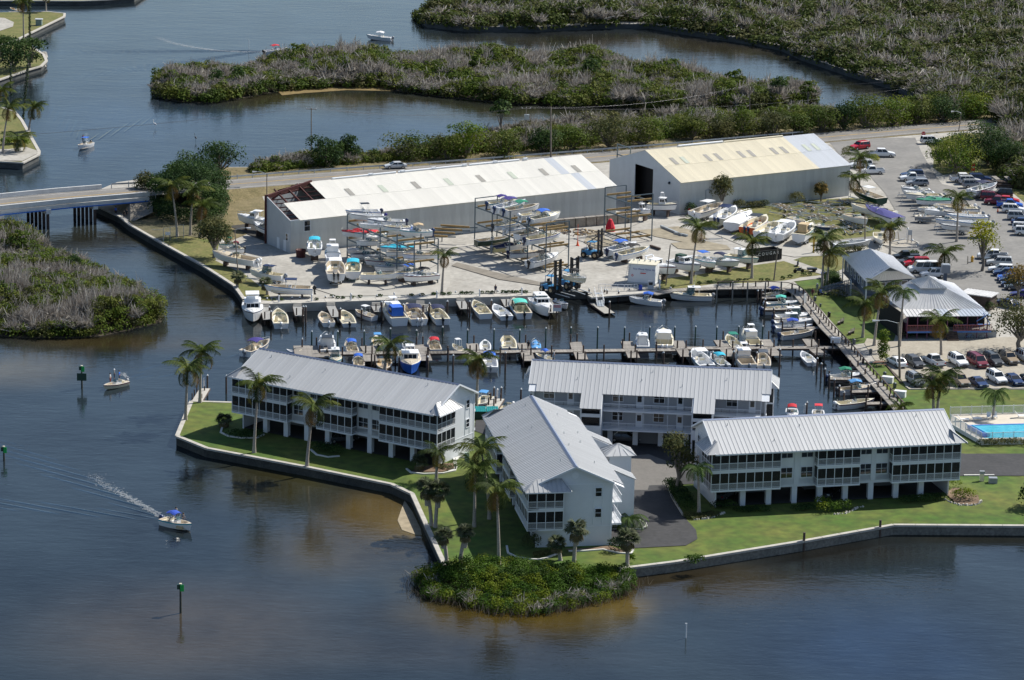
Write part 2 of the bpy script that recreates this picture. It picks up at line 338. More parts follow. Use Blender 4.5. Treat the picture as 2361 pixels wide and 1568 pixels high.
drive=['D',1097,970,1200,965,1780,1000,2225,1047,2700,1047,2700,1098,2222,1098,1990,1105,1700,1110,'j',1700,870,1740,960,1830,1110,1930,1220,1940,1290,1850,1340,1520,1357,1430,1360,1265,1340,1265,1180,700,700,300,480,190,440]
zone('driveway',asph_dark,2,drive)
zone('old_driveway',mat('faded_asphalt',(.13,.125,.115),.9,col2=(.16,.15,.14),var=.1,scale=.4),3,['j',1385,640,1560,625,1700,680,1790,760,1760,860,1560,870,1550,905,1385,905])
zone('path',slabm,3,['c',1660,1340,2000,1420,1930,1440,1600,1480,1500,1540,1450,1560,1400,1530,1540,1475,1650,1445,1880,1420,1640,1350])
zone('yard_slab',slabm,2,['c',620,800,1060,780,1700,1120,2060,1230,1600,1250,1200,1180,860,1040,560,880])
zone('marina_apron',slabm,2,['a',1000,1050,1300,1150,2300,1130,2361,1040,2361,900,1400,880])
# shell and dirt patches where racks were taken down
for s_ in (['c',100,1000,500,960,700,1020,780,1080,560,1110,300,1060],['c',430,1120,700,1090,960,1140,1000,1180,720,1190,500,1170],['b',1560,530,1680,520,1700,600,1850,640,1620,700,1500,640]):
    zone('dirt_patch',mat('dirt',(.27,.235,.17),.95,var=.25,scale=.6),4,s_)
zone('stained_apron',mat('stained_concrete',(.2,.18,.15),.9,var=.2,scale=.5),3,['b',300,830,700,930,1200,1040,1100,1050,700,990,250,860])
# beach under the seawall
b=MB(); b.prism(mix(['i',1800,1180,1862,1270,1925,1400,1935,1450,1880,1445,1780,1410,1745,1335,1770,1260],WZ+.06),WZ-1,WZ+.06,mat('beach_sand',(.3,.25,.17),.95,var=.2,scale=1)); struct('beach',b)
# seawall face and cap
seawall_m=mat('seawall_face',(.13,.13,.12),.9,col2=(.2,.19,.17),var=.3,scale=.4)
seawall_d=mat('shaded_stained_seawall',(.03,.034,.034),.9,col2=(.07,.07,.062),var=.3,scale=.5)  # near-black: the wall's shade is painted in along with real staining
CAPS=[('D',[2700,1212,2361,1212,2060,1210,1852,1247,1556,1295,1428,1311]),('D',[1026,1304,980,1204,950,1138,903,1116,706,1076,568,1050,477,1033,408,1005,441,925,540,928,1098,948,1215,950]),
 ('D',[563,690,540,658,467,611,370,558,300,518,277,499,217,471])]
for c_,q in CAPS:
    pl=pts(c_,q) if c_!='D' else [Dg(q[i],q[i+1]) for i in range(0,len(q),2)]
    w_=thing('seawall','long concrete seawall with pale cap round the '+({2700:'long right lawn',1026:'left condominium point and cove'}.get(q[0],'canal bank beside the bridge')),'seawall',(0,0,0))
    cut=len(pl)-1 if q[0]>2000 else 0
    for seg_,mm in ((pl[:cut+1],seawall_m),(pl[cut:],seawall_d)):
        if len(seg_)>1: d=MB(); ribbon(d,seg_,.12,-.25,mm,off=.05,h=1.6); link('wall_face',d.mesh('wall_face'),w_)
    for i in range(len(pl)-1):
        L=(Vector(pl[i+1])-Vector(pl[i])).length; n=max(1,round(L/3.0))
        for k in range(n):
            p=Vector(pl[i]).lerp(Vector(pl[i+1]),k/n); q2=Vector(pl[i]).lerp(Vector(pl[i+1]),(k+1)/n)
            if p.x>90: continue
            key='cap%.1f'%(L/n)
            me=MATS.get(key)
            if me is None:
                d=MB(); d.box(.01,L/n-.02,-.35,.3,-.22,.06,concrete); me=MATS[key]=d.mesh('cap_slab')
            dd=q2-p; link('cap_slab',me,w_,(p.x,p.y,0),math.atan2(dd.y,dd.x))
# marina dock walkway along the yard
dockpl=[Dg(*p) for p in ((563,694),(600,701),(980,688.5),(1258,680.5))]
dock=thing('concrete_dock','pale concrete dock walk running below the boatyard','dock')
d=MB(); ribbon(d,dockpl,2.2,.1,concrete,off=.5,h=1.7); link('dock_wall',d.mesh('dock_wall'),dock)
for x,y,a in along(dockpl,3.,1.5):
    me=MATS.get('dslab')
    if me is None: d=MB(); d.box(-1.47,1.47,-.6,1.6,.1,.13,concrete); me=MATS['dslab']=d.mesh('deck_slab')
    link('deck_slab',me,dock,(x,y,0),a)
# palms islands at left
for name,q in (('headland_lawn',['D',-90,32,20,28,110,27,149,31,148,38,35,93,-90,135]),('point_lawn',['D',-90,100,60,100,100,125,107,140,95,152,67,160,0,183,-90,212]),('canal_point_lawn',['D',-90,238,0,247,33,257,50,277,72,317,90,349,89,356,52,375,0,372,-90,372]),
  ('far_bank',['D',-90,-40,-90,1,184,2,240,0,310,-6,360,-40]),('mangrove_bank',['D',-90,540,-20,545,60,560,150,610,250,655,330,690,380,728,370,742,300,760,230,775,150,778,60,778,-90,765]),
  ('bridge_bank',['D',-90,495,0,500,40,515,63,536,50,545,-90,545])):
    isl=name in('mangrove_bank',)
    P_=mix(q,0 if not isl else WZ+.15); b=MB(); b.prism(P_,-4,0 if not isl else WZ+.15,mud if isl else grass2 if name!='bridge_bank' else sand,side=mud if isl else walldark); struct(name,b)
    if not isl and name!='bridge_bank':
        d=MB(); ribbon(d,P_[1:],.7,.08,concrete,h=.3); one('seawall',d,{'headland_lawn':'pale concrete seawall round the upper left headland','point_lawn':'pale seawall of the tree-covered point at left edge','canal_point_lawn':'pale seawall round the palm point left of the bridge boat','far_bank':'low seawall at the top left corner'}[name],'seawall')
zone('sandy_yard',sand,1,['D',-90,38,10,42,32,52,30,62,0,72,-90,80])
zone('sandy_shore',sand,1,['D',-90,345,20,345,60,340,85,348,86,355,52,372,-90,370])
# ------------------------------------------------------------ county road and bridge
RC=[(-150,487,3.2),(0,470,3.2),(150,455,3.2),(300,443,3.1),(400,435,2.6),(533,425,1.6),(660,415,.9),(767,407,.5),(900,398,.3),(1100,384,.22),(1374,362,.2),(1520,350,.2),(1700,334,.2),(1880,318,.2),(2050,303,.2),(2200,291,.2),(2361,277,.2),(2700,245,.2)]
rc=[Dg(*p) for p in RC]
def zr_(i): return rc[i].z
b=MB(); ribbon(b,rc,9.6,zr_,roadm)
L_,R_=strip(rc,9.6)
nn=len(rc); V=[]
for i in range(nn):
    n=(Vector(L_[i])-Vector(R_[i])).normalized(); dz=rc[i].z+.3; k=1.6
    V+= [(L_[i][0],L_[i][1],rc[i].z-.01),(L_[i][0]+n.x*dz*k,L_[i][1]+n.y*dz*k,-.3),(R_[i][0],R_[i][1],rc[i].z-.01),(R_[i][0]-n.x*dz*k,R_[i][1]-n.y*dz*k,-.3)]
b.poly(V,[(4*i,4*i+4,4*i+5,4*i+1) for i in range(4,nn-1)]+[(4*i+2,4*i+3,4*i+7,4*i+6) for i in range(4,nn-1)],brown_grass)
struct('road',b)
b=MB(); ribbon(b,rc,.14,lambda i:rc[i].z+.006,yline,off=.13); ribbon(b,rc,.14,lambda i:rc[i].z+.006,yline,off=-.13)
for o_ in (3.55,-3.55): ribbon(b,rc,.14,lambda i:rc[i].z+.006,wline,off=o_)
o=link('road_markings',b.mesh('road_markings')); o['kind']='structure'
# bridge
br=thing('road_bridge','low concrete road bridge with blue-striped girder on dark piles','bridge')
bp_=[Dg(-150,487,3.18),Dg(0,470,3.18),Dg(150,455,3.18),Dg(255,446.5,3.18)]; bp2=bp_+[Dg(320,441.5,3.1)]
white_conc=mat('pale_concrete',(.66,.66,.65),.8,var=.12,scale=.5)
bluep=mat('blue_girder_paint',(.03,.17,.6),.5)
d=MB(); ribbon(d,bp2,10.4,lambda i:bp2[i].z-.2,white_conc,h=.4); link('deck',d.mesh('deck'),br)
for nm,off,h1,pl_ in (('parapet',5.15,.85,bp_),('parapet',-5.15,.85,bp2)):
    d=MB(); ribbon(d,pl_,.35,3.18+h1,white_conc,off=off,h=h1+.02); link(nm,d.mesh(nm),br)
d=MB(); ribbon(d,bp2,.3,2.66,white_conc,off=-5.0,h=.5); link('edge_girder',d.mesh('edge_girder'),br)
d=MB(); ribbon(d,bp2,.12,2.3,bluep,off=-5.3,h=.2); link('blue_stripe',d.mesh('blue_stripe'),br)
for px in (-130,-22,86,194):
    c0=Dg(px,470-.097*px,3.18)
    dr=(bp2[3]-bp2[0]).normalized(); nrm=Vector((-dr.y,dr.x,0)); 
    d=MB(); d.bar(Vector((c0.x,c0.y,1.9))+nrm*5,Vector((c0.x,c0.y,1.9))-nrm*5.4,1.0,.9,white_conc); link('pile_cap',d.mesh('pile_cap'),br)
    for k in range(6):
        p=Vector((c0.x,c0.y,0))+nrm*(4.6-k*1.9); d=MB(); d.tube([(p.x,p.y,1.6),(p.x,p.y,-3)],.3,darkwood,8); link('pile',d.mesh('pile'),br)
# slope under the bridge end
b=MB(); q=mix(['r',640,30,760,10,900,165,700,110],.0); 
rip=mat('riprap_mats',(.2,.18,.15),.95,var=.25,scale=1.2,bump=.6,bscale=3)
P1=[Dg(226,468,WZ),Dg(300,514,-.2),Dg(352,490,1.2),Dg(352,462,2.2),Dg(300,462,2.4)]
b.poly(P1,[(0,1,2,3,4)],rip); struct('abutment_slope',b)
# guard rails
def guardrail(pl,label,zoff=.0):
    g=thing('guard_rail',label,'guard rail'); d=MB(); ribbon(d,pl,.06,lambda i:pl[i].z+.75,galv,h=.32); link('rail',d.mesh('rail'),g)
    for x,y,a in along(pl,3.8):
        z=min(pl,key=lambda p:(p.x-x)**2+(p.y-y)**2).z
        me=MATS.get('gpost')
        if me is None: d=MB(); d.box(-.08,.08,-.08,.08,-.4,.72,galv); me=MATS['gpost']=d.mesh('post')
        link('post',me,g,(x,y,z))
NR=[Vector((*strip(rc,9.6,0)[0][i],rc[i].z)) for i in range(nn)]; SR=[Vector((*strip(rc,9.6,0)[1][i],rc[i].z)) for i in range(nn)]
guardrail([Dg(257,431,3.2)]+NR[4:14],'long grey steel guard rail along the far side of the road')
guardrail([Dg(320,455,2.9),Dg(372,452,2.6)],'short guard rail piece at the near end of the bridge')
guardrail([Dg(520,440,1.2),Dg(553,439,1.1)],'short guard rail stub beside the bush near the broken warehouse')

# ------------------------------------------------------------ foliage
GREENS=dict(mangrove=[(.06,.095,.014),(.09,.13,.018),(.115,.135,.025),(.08,.09,.03)],dark=[(.022,.05,.016),(.035,.07,.02),(.055,.095,.024)],
 bright=[(.08,.14,.016),(.12,.17,.018),(.16,.19,.02)],yellow=[(.3,.3,.012),(.4,.36,.015),(.16,.19,.02)],olive=[(.085,.092,.035),(.12,.12,.042),(.065,.08,.03)],
 front=[(.04,.09,.008),(.07,.13,.01),(.13,.17,.012),(.03,.065,.008),(.055,.11,.01)],dry=[(.18,.13,.04),(.24,.17,.05),(.1,.1,.04)],forest=[(.065,.09,.02),(.085,.11,.026),(.1,.105,.04),(.055,.075,.02)])
GREY=[(.32,.29,.26),(.4,.37,.335),(.24,.215,.19),(.52,.49,.45)]
class Cloud:
    def __init__(s): s.v=[];s.f=[];s.c=[];s.n=0
    def leaves(s,cen,rad,n,size,pal,shade=.3):
        cen=np.array(cen);rad=np.array(rad)
        d=nr.normal(size=(n,3)); d/=np.linalg.norm(d,axis=1)[:,None]; d[:,2]=np.where(d[:,2]<-.35,-d[:,2],d[:,2])
        p=cen+d*rad*nr.uniform(.62,1.05,(n,1))
        nrm=d+nr.normal(size=(n,3))*.55+np.array([0,0,.35]); nrm/=np.linalg.norm(nrm,axis=1)[:,None]
        a=np.cross(nrm,nr.normal(size=(n,3))); a/=np.linalg.norm(a,axis=1)[:,None]; b=np.cross(nrm,a)
        sz=size*nr.uniform(.55,1.25,(n,1)); a=a*sz;b=b*sz*.7
        v=np.stack([p-a,p-b*.9,p+a,p+b],1).reshape(-1,3)
        base=np.array(pal[nr.integers(len(pal))]); c=base*nr.uniform(1-shade,1+shade,(n,1)); c=np.repeat(c,4,0)
        s.add4(v,c)
    def add4(s,v,c):
        k=len(v)//4; s.f.append(np.arange(k*4).reshape(k,4)+s.n); s.v.append(v); s.c.append(c); s.n+=len(v)
    def sticks(s,p0,p1,w,cols):
        p0=np.array(p0,float);p1=np.array(p1,float);n=len(p0); d=p1-p0; r=nr.normal(size=(n,3)); a=np.cross(d,r); a/=np.linalg.norm(a,axis=1)[:,None]+1e-9; b=np.cross(d,a); b/=np.linalg.norm(b,axis=1)[:,None]+1e-9
        w=np.asarray(w).reshape(-1,1)*np.ones((n,1)); c=np.array(cols)[nr.integers(len(cols),size=n)]*nr.uniform(.8,1.2,(n,1))
        for q in (a,b): s.add4(np.stack([p0-q*w,p0+q*w,p1+q*w*.35,p1-q*w*.35],1).reshape(-1,3),np.repeat(c,4,0))
    def deadbush(s,cen,rad,n,w=.05):
        cen=np.array(cen);rad=np.array(rad); d=nr.normal(size=(n,3)); d/=np.linalg.norm(d,axis=1)[:,None]; d[:,2]=np.abs(d[:,2])*.9+.1
        p1=cen+d*rad*nr.uniform(.7,1.25,(n,1)); p0=cen+(p1-cen)*nr.uniform(0,.6,(n,1))+nr.normal(size=(n,3))*.25-np.array([0,0,.3])
        s.sticks(p0,p1,w*nr.uniform(.6,1.5,n),GREY)
        k=max(2,n//14); d=nr.normal(size=(k,3)); d/=np.linalg.norm(d,axis=1)[:,None]; d[:,2]=np.abs(d[:,2])+.25
        q0=cen+nr.normal(size=(k,3))*.4-np.array([0,0,.2]); s.sticks(q0,q0+d*rad*nr.uniform(.7,1.25,(k,1)),w*1.9,[(.6,.57,.52),(.45,.42,.38)])
    def mesh(s,name,m):
        me=bpy.data.meshes.new(name); V=np.concatenate(s.v).astype(np.float32); Fc=np.concatenate(s.f).astype(np.int32)
        me.vertices.add(len(V)); me.vertices.foreach_set('co',V.ravel()); me.loops.add(Fc.size); me.loops.foreach_set('vertex_index',Fc.ravel())
        me.polygons.add(len(Fc)); me.polygons.foreach_set('loop_start',np.arange(0,Fc.size,4,dtype=np.int32))
        me.update(calc_edges=True)
        at=me.attributes.new('Col','FLOAT_COLOR','POINT'); c=np.c_[np.concatenate(s.c),np.ones(len(V))].astype(np.float32); at.data.foreach_set('color',c.ravel()); me.materials.append(m); return me
def inpoly(P,x,y):
    c=False;n=len(P);j=n-1
    for i in range(n):
        if (P[i][1]>y)!=(P[j][1]>y) and x<(P[j][0]-P[i][0])*(y-P[i][1])/(P[j][1]-P[i][1])+P[i][0]: c=not c
        j=i
    return c
from mathutils import noise as mnoise
def thicket(name,P,label,cat,hgt,step,nl,size,pal,dead=0.,z0=WZ,rad=1.5,kind='stuff',hmax_var=.4,roots=False):
    cl=Cloud(); xs=[p[0] for p in P]; ys=[p[1] for p in P]; x=min(xs)
    while x<max(xs):
        y=min(ys)
        while y<max(ys):
            px,py=x+rnd.uniform(-.5,.5)*step,y+rnd.uniform(-.5,.5)*step
            if inpoly(P,px,py):
                nv=mnoise.noise(Vector((px*.06,py*.06,3.3+len(name)))); nv2=mnoise.noise(Vector((px*.13,py*.13,9.1)))
                h=hgt*(1+hmax_var*nv*1.6+rnd.uniform(-.15,.15)); r=rad*rnd.uniform(.8,1.3)
                edge=not inpoly(P,px,py-3.2) or not inpoly(P,px-3,py) or not inpoly(P,px+3,py)
                isdead=dead and (nv2*1.7+rnd.uniform(-.25,.25))>(.5-dead)*1.2 
                pal_=[pal[int((mnoise.noise(Vector((px*.22,py*.22,5.)))*.9+.5+rnd.uniform(-.15,.15))*len(pal))%len(pal)]]
                if edge and roots:
                    k=14; q0=np.c_[px+nr.normal(size=k)*1.0,py-1.2+nr.normal(size=k)*.8,np.full(k,z0-.3)]; cl.sticks(q0,q0+np.c_[nr.normal(size=k)*.4,nr.normal(size=k)*.3,nr.uniform(.8,1.6,k)],.035,[(.16,.13,.1),(.25,.22,.18)])
                    if rnd.random()<.15: cl.deadbush((px,py-.8,z0+1.0),(1.1,1.1,.9),26,.03)
                if edge: 
                    cl.leaves((px,py-.9,z0+r*.5),(r,r,r*.8),int(nl*.9),size,pal_ if not (dead and rnd.random()<dead*.5) else GREENS['olive']); h*=.75
                if isdead:
                    cl.deadbush((px,py,z0+h*.55),(r*1.25,r*1.25,h*.5),int(nl*.85),.075*size/.3)
                    if rnd.random()<.5: cl.leaves((px,py,z0+h*.5),(r,r,r*.8),int(nl*.35),size,GREENS['olive'])
                    if rnd.random()<.12: cl.deadbush((px,py,z0+h*1.0),(r*.7,r*.7,h*.45),int(nl*.25),.06*size/.4)
                else:
                    cl.leaves((px,py,z0+h-r*.8),(r,r,r*.85),nl,size,pal_)
                    if dead and rnd.random()<.2: cl.deadbush((px,py,z0+h*.7),(r*1.1,r*1.1,h*.4),int(nl*.3),.075*size/.3)
            y+=step
        x+=step
    me=cl.mesh(name,foliage); o=link(name,me); tag(o,label,cat,kind=kind)
    if kind=='stuff': pass
    return o
isl=mix(['D',352,195,362,224,420,236,480,239,560,227,640,212,700,207,780,202,870,204,950,214,1000,221,1100,232,1200,242,1250,239,1300,249,1370,245,1450,250,1540,262,1640,262,1720,260,1800,250,1883,236,1880,222,1780,214,1640,196,1500,168,1400,148,1250,142,1150,148,1000,152,850,146,700,146,600,160,500,178,400,186],WZ)
b=MB(); b.prism(isl,-3,WZ+.1,mud); struct('mangrove_island_mud',b)
b=MB(); b.prism(mix(['D',640,211,700,200,780,196,870,198,920,204,900,211,800,209,700,216,650,221],WZ),WZ-.5,WZ+.14,mat('golden_seagrass',(.17,.12,.04),.95,var=.3,scale=1)); struct('sandbar',b)
thicket('mangrove_thicket',isl,'long grey and green mangrove island across the upper lagoon','mangrove',4.4,1.6,72,.31,GREENS['mangrove'],dead=.4,rad=1.6)
forest=mix(['D',2170,262,2130,225,2060,195,1960,165,1850,128,1800,105,1720,90,1600,72,1500,55,1380,55,1250,62,1080,62,985,52,966,38,1000,12,1150,-40,1150,-75,2480,-75,2480,300,2361,262,2290,262])
thicket('mangrove_forest',forest,'dense mangrove forest filling the upper right background','forest',5.0,2.7,66,.46,GREENS['forest'],dead=.13,z0=-1.0,rad=2.2)
fe=mix(['D',2175,268,2130,232,2060,202,1960,172,1850,135,1800,112,1720,97,1600,79,1500,61,1380,61,1250,68,1080,68,985,59,958,42,968,30,975,46,1080,58,1250,58,1380,51,1500,51,1600,68,1720,86,1800,101,1850,124,1960,161,2060,191,2130,221,2180,258],WZ)
thicket('mangrove_fringe',fe,'low mangrove fringe hanging over the water along the forest shore','mangrove',2.6,1.5,80,.3,GREENS['forest'],dead=.25,z0=WZ,rad=1.5)
lft=mix(['D',-60,560,-20,545,60,560,150,610,250,655,330,690,380,728,370,742,300,760,230,775,150,778,60,778,-60,765],WZ)
thicket('mangrove_thicket',lft,'grey and green mangrove clump at the left edge below the bridge','mangrove',4.2,1.35,95,.22,GREENS['mangrove'],dead=.34,rad=1.3)
frt=mix(['D',955,1335,985,1375,1050,1388,1110,1404,1180,1415,1250,1412,1320,1400,1380,1385,1440,1368,1462,1345,1440,1326,1350,1330,1150,1332,1040,1326],WZ)
thicket('mangrove_thicket',frt,'bright green mangrove clump in the water in front of the nearest building','mangrove',1.9,.95,150,.115,GREENS['front'],dead=0,rad=.95,hmax_var=.8,roots=True)
right_wood=mix(['D',2290,270,2600,270,2600,470,2480,455,2361,440,2330,430,2300,405,2290,360,2330,320])
thicket('roadside_wood',right_wood,'tall dark green wood at the right edge beside the road','wood',7.5,2.2,110,.36,GREENS['forest'],dead=.2,z0=-.1,rad=2.2)
rw2=mix(['D',2040,268,2100,248,2200,240,2300,242,2300,262,2240,268,2150,272])
thicket('roadside_bushes',rw2,'low green bushes behind the road at the far right','bushes',3.6,1.7,90,.27,GREENS['mangrove'],dead=.15,z0=-.2,rad=1.5)
strip_=mix(['D',575,398,700,386,800,378,950,366,1090,354,1200,345,1300,337,1450,326,1600,313,1750,300,1900,288,2050,277,2150,268,2150,248,2040,258,1900,262,1750,272,1600,283,1450,296,1300,305,1200,315,1080,330,950,350,800,363,700,370,600,380],0)
thicket('roadside_bushes',strip_,'continuous green bushes along the water side of the road','bushes',3.0,1.4,85,.25,GREENS['mangrove'],dead=.1,z0=-.6,rad=1.4)
st2=mix(['D',1100,334,1200,324,1330,311,1480,301,1640,288,1700,280,1640,276,1500,286,1330,297,1200,308,1115,320],WZ)
b=MB(); b.prism(st2,-3,WZ+.1,mud); struct('shore_mud',b)
thicket('mangrove_thicket',st2,'bare grey mangrove stand behind the roadside bushes, near the middle','mangrove',3.6,1.6,70,.3,GREENS['olive'],dead=.55,rad=1.6)

def tree_proto(kind,h,w,pal,seed,nl=620,size=.36,trunkh=.35,lobes=9,dead=False,tall=1.):
    cl=Cloud(); r_=random.Random(seed); tr=MB(); L=[]
    for i in range(lobes):
        an=i*2.4+r_.uniform(-.4,.4); rr=w*.5*(.25+.45*r_.random()) if i else 0; zz=h*(trunkh+(.12 if trunkh>.2 else .04))+(h*(1-trunkh)-h*.3)*(r_.random() if i else .9)
        L.append((math.cos(an)*rr,math.sin(an)*rr,zz,w*r_.uniform(.22,.33)))
    for x,y,z,r in L:
        cl.leaves((x,y,z),(r,r,r*.8*tall),nl//lobes,size,GREENS[pal])
        tr.tube([(0,0,h*trunkh*.7),(x*.5,y*.5,(z+h*trunkh)*.5),(x*.9,y*.9,z)],[w*.018+.05,w*.012+.03,.03],bark,5,False)
    tr.tube([(0,0,-.3),(.05*w*r_.uniform(-1,1),0,h*trunkh*.5),(0,0,h*trunkh)],[w*.035+.1,w*.028+.06,w*.025+.05],bark,7)
    if dead: cl.deadbush((0,0,h*.6),(w*.5,w*.5,h*.45),60,.05)
    return [('trunk',tr.mesh('trunk')),('crown',cl.mesh('crown',foliage))]
TP={}
def tree(c,x,y,w,h,pal,label,name='broadleaf_tree',cat='tree',group=None,z=0.,nl=620,size=.36,trunkh=.35,lobes=9,dead=False,var=0,tall=1.):
    key=(pal,var,nl,trunkh,dead,round(w/h,1),lobes)
    if key not in TP: TP[key]=(tree_proto(pal,h,w,pal,hash(key)%1000 if False else len(TP)*7+3,nl,size,trunkh,lobes,dead,tall),w,h)
    pr,w0,h0=TP[key]; return put(pr,name,label,cat,G2(c,x,y,z),rnd.uniform(0,6.28),group,(w/w0,w/w0,h/h0))
# trees and bushes along the road
RT=[('o',1520,1190,9.5,6.5,'dark','round dusky tree at the water side, left end of the roadside bushes'),('o',2260,1150,8.5,6.8,'dark','dark glossy tree beside the road pole'),('p',860,1090,9,8.5,'bright','tall yellow-green tree in the middle of the roadside bushes'),
 ('p',40,1115,5,7,'dark','narrow dark tree left of the silver car'),('p',470,1100,11,4.6,'mangrove','wide low green bush right of the silver car on the road'),('p',730,1100,9,5,'mangrove','low green bush beside the tall yellow-green tree'),
 ('p',1130,1080,9,5,'mangrove','rounded green tree left of the rusty transformer pole'),('p',1400,1050,8,5,'dark','dark bush between the two road poles'),('p',1600,1040,9,4.8,'mangrove','green bush behind the ridge of the white warehouse'),('p',1850,1020,11,7,'olive','broad olive tree left of the cream warehouse gable'),('p',2080,1000,10,6.2,'mangrove','large green tree right of the broad olive one'),
 ('q',60,960,9,5.,'mangrove','green tree just left above the cream roof'),('q',250,950,8,4.5,'olive','olive bush above the left of the cream roof'),('q',420,940,9,6.5,'mangrove','tall green tree above the middle of the cream roof'),('q',620,935,9,5.6,'olive','wide olive tree above the cream roof ridge'),('q',800,920,8,5.,'mangrove','green tree above the right part of the cream roof'),
 ('q',960,905,9,5.4,'mangrove','round green tree right of the cream roof peak'),('q',1110,890,8,6,'dark','dark bush standing by the road bend'),('q',1260,880,11,8,'mangrove','tall green tree by the road at the lagoon end'),('q',1450,865,11,6,'bright','bright green bushy tree by the road verge'),('q',1620,850,9,5,'mangrove','green bush right of the bright bushy tree'),('q',1800,840,10,5.5,'dark','dark bush left of the double street lamp'),('q',2020,815,10,5.5,'bright','green bush right of the double street lamp')]
for i,(c,x,y,w,h,pal,lb) in enumerate(RT): tree(c,x,y,w,h,pal,lb,group='trees along the road',trunkh=.02,var=i%2,nl=2400,size=.24,lobes=16)
# emergent mangroves
for i,(c,x,y,h,lb) in enumerate([('p',1720,640,9,'spindly tree standing above the middle mangrove island'),('p',930,560,7.5,'dark bushy tree rising from the mangrove island centre'),('o',1500,650,6.5,'thin green tree on the left of the mangrove island'),('o',1180,640,6,'small tree at the left tip of the mangrove island'),('o',1640,640,7,'leafy tree near the left third of the mangrove island'),
   ('q',370,700,8.5,'tall thin tree on the right third of the mangrove island'),('q',660,740,8,'broad dark tree near the right tip of the mangrove island'),('q',860,740,7,'bushy green tree on the right tip of the mangrove island'),('p',1100,960,9.5,'spreading sparse tree behind the transformer pole'),('r',930,860,5.4,'green tree on the right end of the left mangrove clump'),('r',520,560,5.2,'small tree at the back of the left mangrove clump'),('r',130,420,6.5,'bushy tree at the left end of the bridge mangroves')]):
    tree(c,x,y,h*.62,h,'mangrove' if i%2 else 'dark',lb,'mangrove_tree',group='mangrove trees standing above their thicket',z=WZ,trunkh=.4,nl=330,lobes=6,var=2)
fc=thicket('ficus_tree',mix(['D',356,497,400,512,450,514,505,508,522,490,515,462,480,452,400,455,360,470]),'great dark green ficus clump behind the three coconut palms at the bridge','tree',8.6,1.5,150,.2,GREENS['dark'],z0=0.,rad=2.0,hmax_var=.35,kind=None)
TR=[
 ('r',1480,400,8,7.5,'olive','spreading sea grape tree over the canal bank fence','sea_grape_tree'),('r',1000,20,5,6,'olive','leaning half-bare tree at the bridge end','leaning_tree'),
 ('c',915,815,4.8,7.8,'olive','slim leafy tree against the grey metal warehouse wall','slim_tree'),('c',1850,722,3.4,3.8,'dry','thin yellowing shrub by the right of the grey warehouse wall','yellow_shrub'),
 ('u',540,800,11,10,'bright','big banyan shading the boat trailers at the right','banyan_tree'),('u',800,690,10,9,'dark','wide banyan crown right of the leaning grey trunk','banyan_tree'),('u',1150,640,12,10,'dark','large dark tree at the edge of the wood','banyan_tree'),('u',260,640,7,6.5,'dark','dark low tree beside the white parked SUV by the stop sign','banyan_tree'),('u',1560,800,10,8,'dark','dark tree behind the stacked timber','banyan_tree'),
 ('v',890,960,6.6,10.5,'yellow','yellow-green tree between the parking rows','yellow_tree'),('h',2300,1060,11,8.5,'olive','wide olive tree at the right edge above the car park','olive_tree'),('v',1450,1400,6,6.5,'dry','twiggy brown tree over the blue parked cars','bare_tree'),
 ('j',1790,940,5.2,9.5,'olive','tall thin-crowned tree beside the drive near the centre building','melaleuca_tree'),('D',2390,1170,5,3,'dark','dark shrub at the right edge of the lawn','shrub')]
for i,(c,x,y,w,h,pal,lb,nm) in enumerate(TR): tree(c,x,y,w,h,pal,lb,nm,nl=3600 if w>7 else 1500,size=.2,lobes=18 if w>7 else 12,var=10+i,trunkh=.32 if nm!='banyan_tree' else .1,tall=1.5 if w<6 else 1.)
# columnar hedge tree by the boardwalk
cl=Cloud()
for k in range(9): cl.leaves((rnd.uniform(-.3,.3),rnd.uniform(-.3,.3),.6+k*.5),(.95,.95,.8),170,.15,GREENS['bright'])
o=one('hedge_tree',cl.mesh('hedge_tree',foliage),'column-shaped bright green bush between boardwalk and street lamp','bush',G('h',870,1165))
# ------------------------------------------------------------ palms
def frond_mesh(kind,seed,pal,L):
    r_=np.random.default_rng(seed); cl=Cloud(); n=9; droop={'coco':1.05,'royal':1.5,'low':1.9}[kind]; P=[]; x=z=0; an={'coco':.75,'royal':.6,'low':.1}[kind]
    for i in range(n+1):
        P.append((x,0,z)); x+=math.cos(an)*L/n; z+=math.sin(an)*L/n; an-=droop/n*1.35
    P=np.array(P); base=np.array(pal)
    for i in range(1,n+1):
        a=P[i]; w=L*.2*math.sin(PI*min(1,(i+.6)/(n+1.2)))+.1; dirv=(P[i]-P[i-1]); dirv/=np.linalg.norm(dirv)
        for k in range(3):
            q=a-(P[i]-P[i-1])*k/3.
            for s_ in (-1,1):
                tip=q+np.array([0,s_*w,0])+dirv*w*.55+np.array([0,0,-w*(.45+.5*r_.random())]); hw=dirv*L*.016
                c=base*r_.uniform(.7,1.35); cl.add4(np.stack([q-hw,q+hw,tip+hw*.3,tip-hw*.3]),np.tile(c,(4,1)))
    cl.sticks(P[:-1],P[1:],.035,[tuple(base*1.3)])
    return cl.mesh('frond',foliage)
def fan_mesh(seed,pal,L):
    cl=Cloud(); r_=np.random.default_rng(seed); base=np.array(pal); c0=np.array([L*.5,0,L*.28])
    cl.sticks([[0,0,0]],[c0],.03,[tuple(base)])
    for k in range(13):
        a=-1.9+k*3.8/12; d=np.array([math.cos(a),math.sin(a),.1-.35*abs(math.sin(a))]); t=c0+d*L*.5*r_.uniform(.85,1.1)+np.array([0,0,-.12*L]); m_=c0+d*L*.3; w=np.array([-math.sin(a),math.cos(a),0])*L*.05
        cl.add4(np.stack([c0,m_-w,t,m_+w]),np.tile(base*r_.uniform(.7,1.4),(4,1)))
    return cl.mesh('frond',foliage)
